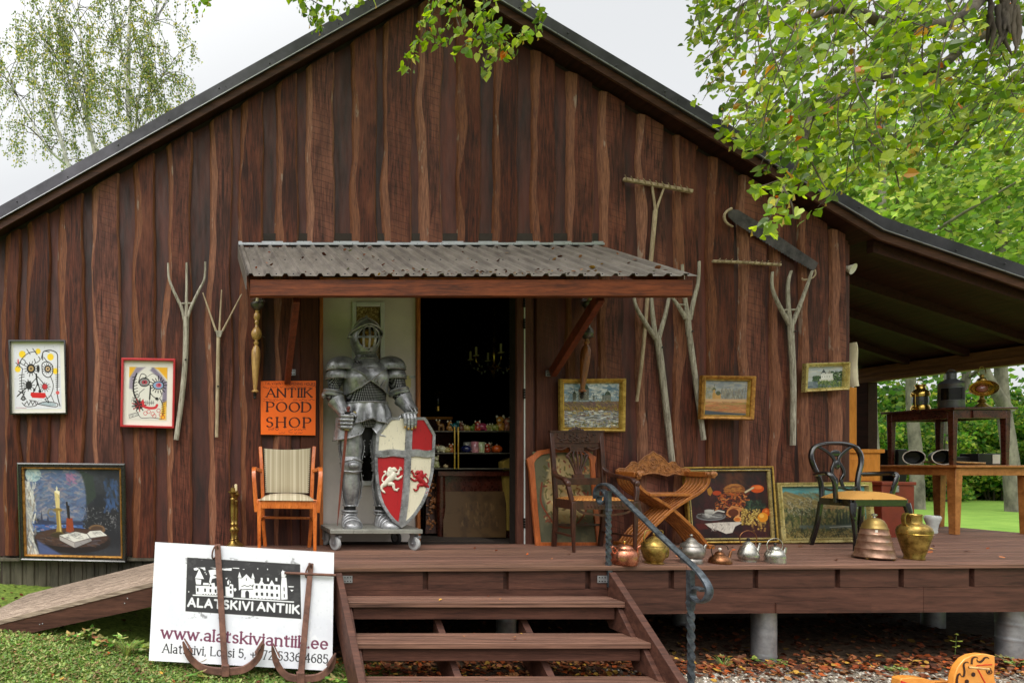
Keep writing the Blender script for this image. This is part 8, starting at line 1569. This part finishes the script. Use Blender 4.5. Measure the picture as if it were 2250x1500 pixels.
t = thing('low_cabinet', 'cabinet with an orange top edge inside the doorway behind the display shelf', 'cabinet', P(955, 1150, 1.3)); mb = MB(); mb.bb((P(880, 0, 1.2).x, 1.21, 0), (P(994, 0, 1.2).x, 1.6, P(0, 921, 1.2).z)); mb.build('case', m_mahog, t, bev=.003); mb = MB(); mb.bb((P(880, 0, 1.2).x - .01, 1.2, P(0, 921, 1.2).z + .001), (P(995, 0, 1.2).x, 1.61, P(0, 915, 1.2).z)); mb.build('top', m_pine, t, bev=.002)
t = thing('yellow_chair', 'olive-yellow upholstered chair back half hidden by the door jamb', 'chair', P(1120, 1180, .45)); mb = MB(); mb.prism([(1104, 1014), (1120, 1006), (1150, 1004), (1150, 1168), (1112, 1166), (1114, 1110), (1109, 1060)], lambda a, b: P(a, b, .45) + Vector((0, .09, 0)), lambda a, b: P(a, b, .45)); mb.build('backrest', M('olive_velvet', (168, 140, 60), .9, 0, .15, 8), t, 40, .012); mb = MB(); mb.bb((P(1116, 0, .45).x, .46, .0), (P(1150, 0, .45).x, .53, .1)); mb.build('leg', m_mahog, t)
c = P(1086, 775, 1.2); t = thing('chandelier', 'glass and brass chandelier with candle tubes hanging in the dark shop', 'chandelier', c)
mb = MB(); mb.lathe([(.012, -.28), (.03, -.24), (.05, -.2), (.02, -.14), (.035, -.05), (.045, 0), (.02, .06), (.03, .12), (.012, .2), (.008, .5)], 16, c); mb.build('stem', m_brassb, t, 50)
for i in range(6):
    q = i * PI / 3 + .3; d = Vector((math.cos(q), math.sin(q), 0)); mb = MB(); mb.tube(smooth_path([c + Vector((0, 0, -.12)), c + d * .12 + Vector((0, 0, -.2)), c + d * .24 + Vector((0, 0, -.12)), c + d * .25 + Vector((0, 0, -.05))], 5), .007, 7); a = mb.build('arm', m_brassb, t); mb = MB(); mb.lathe([(.03, 0), (.035, .008), (.013, .012), (.012, .1), (0, .105)], 10, c + d * .25 + Vector((0, 0, -.05))); mb.build('candle_tube', m_candle, a)
    mb = MB(); [mb.ball(c + d * (.25 - .04 * k) + Vector((0, 0, -.09 - .035 * k - .02 * (k % 2))), (.009, .009, .016), 6, 4) for k in range(4)]; mb.build('glass_drops', M('crystal', (214, 216, 214), .08, .3, .1), a)
c = P(962, 880, 1.4); t = thing('oil_lantern', 'small brass and glass lantern glinting above the orange-edged cabinet', 'lantern', c); mb = MB(); mb.lathe([(.05, -.12), (.052, -.07), (.03, -.06)], 16, c); mb.build('brass_base', m_brassb, t, 50); mb = MB(); mb.lathe([(.03, .07), (.04, .08), (.02, .12), (0, .13)], 16, c); mb.build('brass_cap', m_brassb, t, 50); mb = MB(); mb.lathe([(.03, -.06), (.045, 0), (.03, .07)], 16, c); mb.build('glass', m_blackglass, t, 50)
t = thing('door_mat', 'dark mat lying on the threshold of the open doorway', 'mat', (2.3, .3, 0)); mb = MB(); mb.bb((1.99, .17, -.004), (2.72, .62, .010)); mb.build('mat', M('dark_mat', (58, 48, 40), .95, 0, .3, 60, bump=.3), t)
# notes on the wall and door, loose leaves on canopy and deck
m_note = M('yellowed_paper', (206, 196, 140), .7, 0, .05); c = P(892, 838, .098); t = thing('paper_note', 'yellowed paper note taped to the white door beside the knight', 'note', c); mb = MB(); mb.bb((c.x - .045, .0955, c.z - .055), (c.x + .045, .0985, c.z + .055)); mb.build('paper', m_note, t, smooth=False); mb = MB(); mb.bb((c.x + .03, .092, c.z + .032), (c.x + .085, .0948, c.z + .052)); mb.build('tape', M('silver_tape', (170, 174, 176), .3, .2, .1), t, smooth=False)
mb = MB()
for i in range(120):
    u = rnd(.02, .98); v = rnd(0, 1) if i < 45 else rnd(.88, .985)
    if i >= 45: u = rnd(.30, .78) if i < 105 else rnd(.05, .98)
    y = yc0 + (yc1 - yc0) * v; z = zc0 + (zc1 - zc0) * v; x = xc0 + (xc1 - xc0) * u; cl_ = random.choice(BROWN + [lin((196, 150, 50)), lin((126, 132, 66))]); k = rnd(.7, 1.2) if i < 45 else rnd(.35, .8)
    dryleaf(mb, Vector((x, y, z + (.022 if i % 2 else .012))), rnd(.018, .038) if i < 45 else rnd(.012, .032), tuple(q * k for q in cl_))
for i in range(26): x = rnd(1.2, 7.6); y = rnd(-1.05, -.2); dryleaf(mb, Vector((x, y, DZ(x) + .008)), rnd(.015, .032), random.choice(BROWN))
for i in range(14): k = random.choice((1, 2, 3)); dryleaf(mb, Vector((rnd(1.1, 2.75), -1.02 - .22 * k + rnd(.02, .2), -.206 * k + .006)), rnd(.012, .026), random.choice(BROWN + [lin((206, 176, 60))]))
tag(mb.build('fallen_leaves', m_litter, None, recalc=False, smooth=False), 'dry leaves lying on the tin canopy, deck and steps', 'leaves', kind='stuff')
# ------------------------------------------------------------------ trees
m_lin = leafmat('linden_leaf', .3, .52); m_far = leafmat('far_leaf', .6, .5, 1.5); m_birl = leafmat('birch_leaf', .6, .25); m_bark = M('linden_bark', (70, 60, 50), .9, 0, .45, 9, (1, 1, .25), 1.0, 26, (104, 94, 80)); m_barkp = M('pale_trunk_bark', (92, 88, 76), .85, 0, .4, 5, (1, 1, .4), .4, 20, (130, 125, 110)); m_birch = M('birch_bark', (196, 194, 186), .7, 0, .35, 3, (1, 1, 3), .2, 20)
LIN = [lin(c) for c in ((140, 164, 46), (112, 140, 40), (164, 182, 66), (106, 130, 42), (78, 102, 42), (100, 132, 56), (172, 186, 92), (124, 150, 64), (98, 120, 42))]; LINX = [lin(c) for c in ((196, 106, 40), (206, 160, 52), (176, 130, 60), (188, 176, 90))]
def heart(mb, p, d, s_, l, c, fold=.16):
    """heart-shaped leaf: stalk end p, axis d, side s_"""
    u = d.cross(s_).normalized(); q = lambda a, b, e: p + d * (a * l) + s_ * (b * l) + u * (e * l)
    mb.add([q(.06, 0, 0), q(-.04, .24, fold * .7), q(.22, .46, fold), q(.58, .36, fold * .6), q(1.02, .02, -.12), q(.58, -.36, fold * .6), q(.22, -.46, fold), q(-.04, -.24, fold * .7), q(.5, 0, -.03)], [(0, 1, 2, 8), (2, 3, 8), (3, 4, 8), (4, 5, 8), (5, 6, 8), (6, 7, 0, 8)], c=c)
def rdir(): 
    z = rnd(-1, 1); a = rnd(0, 2 * PI); r = math.sqrt(1 - z * z); return Vector((r * math.cos(a), r * math.sin(a), z))
def spray(mb, mt, path, n, l0, l1, spread=.035, dark=1.0, tw=.0022):
    mt.tube(path, [tw * 1.6] + [tw] * (len(path) - 2) + [tw * .5], 5); L_ = len(path) - 1
    for i in range(n):
        t_ = min(.999, (i + rnd(0, 1)) / n) * L_; k = int(t_); p = path[k].lerp(path[k + 1], t_ - k); o = rdir() * spread; o.z = -abs(o.z) * .6
        d = (Vector((rnd(-.7, .7), rnd(-.8, .4), rnd(-1.1, .1)))).normalized(); s_ = d.cross(rdir()).normalized(); c = random.choice(LIN) if rnd(0, 1) > .025 else random.choice(LINX); k2 = rnd(.75, 1.2) * dark
        heart(mb, p + o, d, s_, rnd(l0, l1), tuple(v * k2 for v in c))
        if rnd(0, 1) < .12:
            b_ = p + o; mb.add([b_, b_ + Vector((.006, 0, -.03)), b_ + Vector((-.004, .004, -.034))], [(0, 1, 2)], c=lin((186, 160, 84)))
def inpoly(x, y, pg):
    r = False
    for (a, b), (c, d) in zip(pg, pg[1:] + pg[:1]):
        if (b > y) != (d > y) and x < (c - a) * (y - b) / (d - b) + a: r = not r
    return r
TB = Vector((9.6, -2.3, gz(9.6, -2.3) - .1)); lt_ = thing('linden_tree', 'linden tree whose leafy branches hang over the roof at the upper right', 'tree', TB)
mb = MB(); mt = MB(); ml = MB()
mt.tube(smooth_path([TB, TB + Vector((.02, .0, 1.5)), TB + Vector((-.05, .03, 3.2)), TB + Vector((.0, .1, 5.0))], 6), [.25 - .006 * i + .03 * (i == 0) + .012 * math.sin(i * 2.1) for i in range(19)], 18)
A_ = [(1575, -30), (1600, 120), (1640, 230), (1700, 300), (1830, 330), (1990, 270), (2080, 120), (2110, -30)]; B_ = [(1500, -40), (1530, 90), (1590, 240), (1690, 350), (1840, 400), (2000, 330), (2150, 330), (2260, 300), (2260, -40)]
def region(pg, n, y0, y1, nl, l0, l1, dark):
    k = 0
    while k < n:
        x = rnd(1480, 2270); y = rnd(-60, 430)
        if not inpoly(x, y, pg): continue
        k += 1; yy = rnd(y0, y1); p = P(x, y, yy); d = Vector((rnd(-1, .25), rnd(-.5, .4), rnd(-1.2, -.2))).normalized(); ln = rnd(.14, .34); path = smooth_path([p - d * ln * .6 + Vector((.05, 0, .06)), p, p + d * ln * .6 + Vector((0, 0, -.03))], 3)
        spray(ml, mt, path, nl, l0, l1, .05, dark)
region(A_, 84, -2.55, -2.0, 11, .029, .052, 1.08); region(B_, 215, -1.75, -.7, 14, .032, .057, .95); region([(1960, 120), (1930, 300), (2260, 350), (2260, 80)], 16, -1.2, .6, 13, .034, .06, 1.0)
for path, yy, n in (([(1790, 250), (1765, 330), (1735, 390), (1705, 450), (1680, 508)], -2.4, 46), ([(1770, 320), (1790, 370), (1815, 415)], -2.4, 26), ([(1735, 385), (1700, 400), (1670, 410)], -2.35, 14), ([(1720, 410), (1740, 450), (1745, 480)], -2.42, 12), ([(1900, 300), (1960, 360), (1975, 410)], -2.2, 20), ([(1640, 230), (1650, 300), (1655, 330)], -2.1, 14),
                    ([(1000, -60), (950, 30), (920, 95), (897, 146)], -1.55, 50), ([(970, -30), (935, 40), (960, 75), (975, 90)], -1.5, 26), ([(1062, -60), (1062, 30), (1040, 80), (1005, 112)], -1.6, 30), ([(1062, 30), (1085, 60), (1130, 75), (1178, 66)], -1.6, 44), ([(1062, 50), (1072, 100), (1062, 152)], -1.62, 24), ([(1020, -40), (1000, 20), (1010, 60)], -1.5, 30), ([(1095, -50), (1075, 10), (1040, 30)], -1.5, 26), ([(1120, -60), (1160, 0), (1205, 32)], -1.3, 18), ([(1080, 70), (1110, 95), (1120, 122)], -1.6, 20),
                    ([(630, -50), (660, 0), (690, 35), (692, 62)], -1.2, 40), ([(640, -30), (700, 10), (745, 25)], -1.2, 30), ([(720, -50), (752, -10), (765, 10)], -1.2, 12), ([(455, -60), (445, -10), (440, 14)], -1.4, 12), ([(780, -60), (800, -20), (812, 4)], -1.2, 10)):
    pp = smooth_path([P(a, b, yy + rnd(-.04, .04)) for a, b in path], 3); spray(ml, mt, pp, int(n * 1.25), .03, .056, .05, 1.08, .003)
top = TB + Vector((0, .1, 4.4))
for pts, r in (([P(2230, -40, -1.6), P(2110, 40, -1.8), P(1980, 60, -1.9), P(1850, 20, -2.0), P(1740, 60, -2.1)], .04), ([P(2200, 60, -1.3), P(2060, 150, -1.4), P(1930, 170, -1.6), P(1790, 250, -2.1), P(1765, 330, -2.4)], .03), ([P(2240, 180, -1.0), P(2150, 260, -.8), P(2090, 330, -.6)], .025), ([P(1900, -120, -1.5), P(1600, -160, -1.5), P(1250, -130, -1.5), P(1060, -60, -1.58)], .035), ([P(1250, -130, -1.5), P(900, -120, -1.4), P(640, -60, -1.25), P(450, -70, -1.4)], .02), ([P(2100, -60, -1.2), P(1800, -60, -1.0), P(1620, 20, -1.0), P(1560, 90, -1.0)], .025)):
    n = len(pts); base = [top, top.lerp(pts[0], .35) + Vector((0, .1, .5)), top.lerp(pts[0], .7) + Vector((0, 0, .35))] if r >= .025 else []; pp = smooth_path(base + pts, 5); m_ = len(pp); mt.tube(pp, [r * 1.5 * (1 - .8 * i / m_) for i in range(m_)], 8)
for i in range(16): p = P(rnd(2170, 2240), rnd(-20, 40), -1.7); mt.tube(smooth_path([p, p + Vector((rnd(-.03, .03), 0, -.1)), p + Vector((rnd(-.05, .05), rnd(-.04, .04), -.22))], 3), [.012, .014, .010, .012, .008, .007, .003], 6)
for i in range(4600):       # the part of the crown that hangs over the roof front, above the view
    x = rnd(-1.6, 6.8); p = Vector((x, rnd(-3.4, -.2), rnd(5.1, 7.0))); d = rdir(); heart(ml, p, d, d.cross(rdir()).normalized(), rnd(.08, .14), random.choice(LIN))
for k in range(7): mt.tube(smooth_path([top, top + Vector((-1.5, .2 * k - .5, .9)), Vector((4.0 - .8 * k, -3 + .4 * k, 5.9)), Vector((2.6 - .7 * k, -3 + .42 * k, 6.0))], 5), [.09 - .005 * q for q in range(16)], 7)
ml.build('foliage', m_lin, lt_, recalc=False, smooth=False); mt.build('branches', m_bark, lt_, 60)

# birch behind the left roof slope
yb = 13.0; sb = (DW + yb) / FPX; bt = thing('birch_tree', 'tall drooping birch with sparse leaves behind the left slope of the roof', 'tree', Vector((P(275, 0, yb).x, yb, gz(-3, yb))))
mt = MB(); ml = MB(); mw = MB(); stems = [([(282, 1090), (292, 600), (290, 400), (282, 220), (284, 60), (292, -120)], .16), ([(275, 1090), (250, 600), (205, 320), (165, 170), (125, 50), (90, -60)], .11), ([(272, 1090), (215, 640), (150, 365), (112, 250), (70, 160), (20, 80)], .09), ([(286, 500), (300, 260), (320, 120), (352, 0)], .06), ([(285, 200), (262, 90), (235, -20)], .06), ([(288, 330), (325, 220), (370, 150)], .04), ([(195, 310), (190, 200), (175, 60), (165, -60)], .05), ([(215, 330), (180, 260), (140, 150), (95, 90)], .04), ([(150, 365), (100, 320), (50, 230), (0, 150)], .045), ([(290, 420), (340, 320), (390, 240)], .03)]
for pts, r in stems: pp = smooth_path([P(a, b, yb + rnd(-.4, .4)) for a, b in pts], 5); n = len(pp); mt.tube(pp, [r * (1 - .8 * i / n) for i in range(n)], 8)
BIR = [lin(c) for c in ((112, 130, 68), (130, 146, 78), (98, 116, 64), (150, 154, 80), (90, 106, 64), (184, 172, 78))]
for i in range(330):
    pts, r = random.choice(stems); t_ = rnd(.25, 1) * (len(pts) - 1.001); k = int(t_); a = pts[k][0] + (pts[k + 1][0] - pts[k][0]) * (t_ - k); b = pts[k][1] + (pts[k + 1][1] - pts[k][1]) * (t_ - k)
    if b > 430: continue
    yy = yb + rnd(-1.8, 1.8); p0 = P(a, b, yb); e = p0 + Vector((rnd(-1.15, 1.2), yy - yb, rnd(-.1, .5))); ln = rnd(.5, 1.7); pp = smooth_path([p0, (p0 + e) / 2 + Vector((0, 0, .2)), e, e + Vector((rnd(-.12, .12), 0, -ln * .5)), e + Vector((rnd(-.2, .2), 0, -ln))], 4); mw.tube(pp, [.012 - .0006 * q for q in range(len(pp))], 4); m_ = len(pp) - 1
    for j in range(int(38 + ln * 38)):
        t2 = rnd(.3, .999) * m_; q = int(t2); c = pp[q].lerp(pp[q + 1], t2 - q) + Vector((rnd(-.1, .1), rnd(-.1, .1), rnd(-.1, .06))); d = rdir(); s_ = d.cross(rdir()).normalized(); l = rnd(.05, .09); cc = random.choice(BIR); k2 = rnd(.8, 1.25)
        ml.add([c, c + d * l * .5 + s_ * l * .4, c + d * l, c + d * l * .5 - s_ * l * .4], [(0, 1, 2, 3)], c=tuple(v * k2 for v in cc))
ml.build('foliage', m_birl, bt, recalc=False, smooth=False); mt.build('trunk', m_birch, bt, 60); mw.build('twigs', m_bark, bt, 60)

# the wood beyond the lawn
FARC = [lin(c) for c in ((140, 168, 70), (112, 146, 58), (166, 184, 92), (96, 126, 52), (184, 190, 100), (126, 152, 76))]
def crown(n, clumps, l0, l1, cols, rs, seed, zsq=.75):
    random.seed(seed); mb = MB(); cs = []
    for i in range(clumps):
        d = rdir(); r = rnd(.45, 1.0); cs.append((Vector((d.x * r * rs[0], d.y * r * rs[1], d.z * r * rs[2])), rnd(.55, 1.1) * rs[0] * .34, rnd(.7, 1.25)))
    for i in range(n):
        c, r, k = random.choice(cs); d = rdir(); p = c + Vector((d.x, d.y, d.z * zsq)) * r * rnd(.35, 1.05); a = rdir(); s_ = a.cross(rdir()).normalized(); l = rnd(l0, l1); cc = random.choice(cols); k2 = k * rnd(.75, 1.2)
        mb.add([p, p + a * l * .5 + s_ * l * .42, p + a * l, p + a * l * .5 - s_ * l * .42], [(0, 1, 2, 3)], c=tuple(v * k2 for v in cc))
    return mb
def wood_tree(px, y, h, wpx, label, crw, crz, mesh, fork=False, lean=0.0):
    x = (px - CXP) * (DW + y) / FPX; z0 = gz(x, y); t = thing('woodland_tree', label, 'tree', (x, y, z0 - .05), 0, 'trees beyond the lawn'); r = wpx * (DW + y) / FPX / 2 * .72; mb = MB(Matrix.Identity(4))
    mb.tube(smooth_path([(0, 0, -.1), (.03 * h * lean, 0, h * .12), (lean * .6, .1, h * .3), (lean, 0, h * .6), (lean * 1.1, 0, h * .9)], 6), [r * (1.25 if i == 0 else 1 - .03 * i) for i in range(25)], 12)
    if fork: mb.tube(smooth_path([(lean * .5, 0, h * .22), (lean * .5 - .7, .1, h * .36), (lean - 1.3, .2, h * .7)], 6), [r * .7 * (1 - .05 * i) for i in range(13)], 10)
    for i in range(6): q = rnd(0, 6.28); b_ = rnd(.35, .75) * h; mb.tube(smooth_path([(lean * .8, 0, b_), (lean + math.cos(q) * 1.0, math.sin(q), b_ + .8), (lean + math.cos(q) * 2.4, 2.2 * math.sin(q), b_ + 1.5)], 4), [r * .35 * (1 - .09 * k) for k in range(9)], 6)
    mb.build('trunk', m_barkp, t, 60, world=False); c = bpy.data.objects.new('crown', mesh); COL.objects.link(c); c.parent = t; c.location = (lean, 0, crz); c.scale = crw; c.rotation_euler = (0, 0, rnd(0, 6.28)); return t
def base_mesh(mb, nm): o = mb.build(nm, m_far, None, recalc=False, smooth=False); me = o.data; bpy.data.objects.remove(o); return me
c1 = base_mesh(crown(4600, 46, .06, .12, FARC, (1.9, 1.9, 1.7), 11), 'crown'); c2 = base_mesh(crown(4400, 40, .06, .12, FARC, (1.8, 1.8, 1.9), 12), 'crown'); sh = base_mesh(crown(9000, 40, .07, .14, [lin(c) for c in ((92, 138, 50), (72, 116, 42), (120, 156, 62), (146, 170, 72), (56, 92, 38), (168, 176, 82))], (1.25, 1.1, 1.25), 13), 'foliage')
random.seed(21)
for a in ((1905, 9.0, 11, 42, 'pale trunk nearest the shop corner, seen left of the small dark table', (1.7, 1.6, 1.6), 8.2, c1, False, .35), (2016, 10.2, 12, 34, 'pale straight trunk seen between the legs of the small dark table', (1.7, 1.7, 1.7), 9.2, c2, False, -.1), (2083, 13.0, 12, 22, 'thin dark trunk beyond the lawn near the table front corner', (1.6, 1.6, 1.7), 9.4, c1, False, .15), (2232, 9.4, 12, 40, 'forked pale trunk at the right edge of the photo', (1.8, 1.7, 1.7), 8.6, c2, True, -.4),
          (1700, 12.0, 12, 34, 'leafy tree showing above the roof bend behind the linden', (1.7, 1.7, 1.8), 9.2, c2, False, .2), (1385, 19.0, 17.5, 30, 'small light green treetop above the right roof slope', (.65, .65, .9), 14.9, c1, False, 0), (1535, 17.0, 12.5, 22, 'thin bare-twigged tree top just above the right roof slope', (.75, .75, 1.0), 10.6, c2, False, .1), (2420, 11.0, 12, 36, 'tree past the right edge whose crown fills the upper right', (1.8, 1.8, 1.8), 8.6, c1, False, 0), (1820, 16.5, 13, 30, 'taller tree behind the roof bend in the second row', (1.9, 1.8, 1.7), 9.6, c1, False, 0), (2130, 17.0, 13, 30, 'tree in the second row right of the roof bend', (1.9, 1.8, 1.7), 9.8, c2, False, 0)): wood_tree(*a)
for i in range(15):
    px = (1860, 1915, 1975, 2030, 2085, 2140, 2195, 2250, 2310, 1890, 1960, 2040, 2120, 2200, 2280)[i]; y = 13.6 + .5 * (i % 3) + (2.4 if i > 8 else 0); x = (px - CXP) * (DW + y) / FPX; k = rnd(.85, 1.15) * (1.35 if i > 8 else .95)
    t = thing('woodland_shrub', 'dense green shrub forming the wood edge beyond the lawn', 'shrub', (x, y, gz(x, y)), 0, 'shrubs at the wood edge'); o = bpy.data.objects.new('foliage', sh); COL.objects.link(o); o.parent = t; o.location = (0, 0, 1.35 * k); o.scale = (k, k, k * 1.25); o.rotation_euler = (0, 0, rnd(0, 6.28)); mb = MB(); [mb.tube([(rnd(-.2, .2), rnd(-.2, .2), -.1), (rnd(-.6, .6), rnd(-.4, .4), 1.6 * k)], [.03, .012], 6) for _ in range(5)]; mb.build('stems', m_bark, t, world=False)
mb = crown(15000, 60, .16, .3, [lin(c) for c in ((70, 108, 42), (96, 134, 54), (54, 86, 36), (124, 150, 64))], (11, 1.4, 2.8), 14); o = mb.build('woods', m_far, None, recalc=False, smooth=False); o.location = (27, 19.5, 2.4); tag(o, 'deep green wood filling the gaps behind the shrubs and trunks', 'woods', kind='stuff')
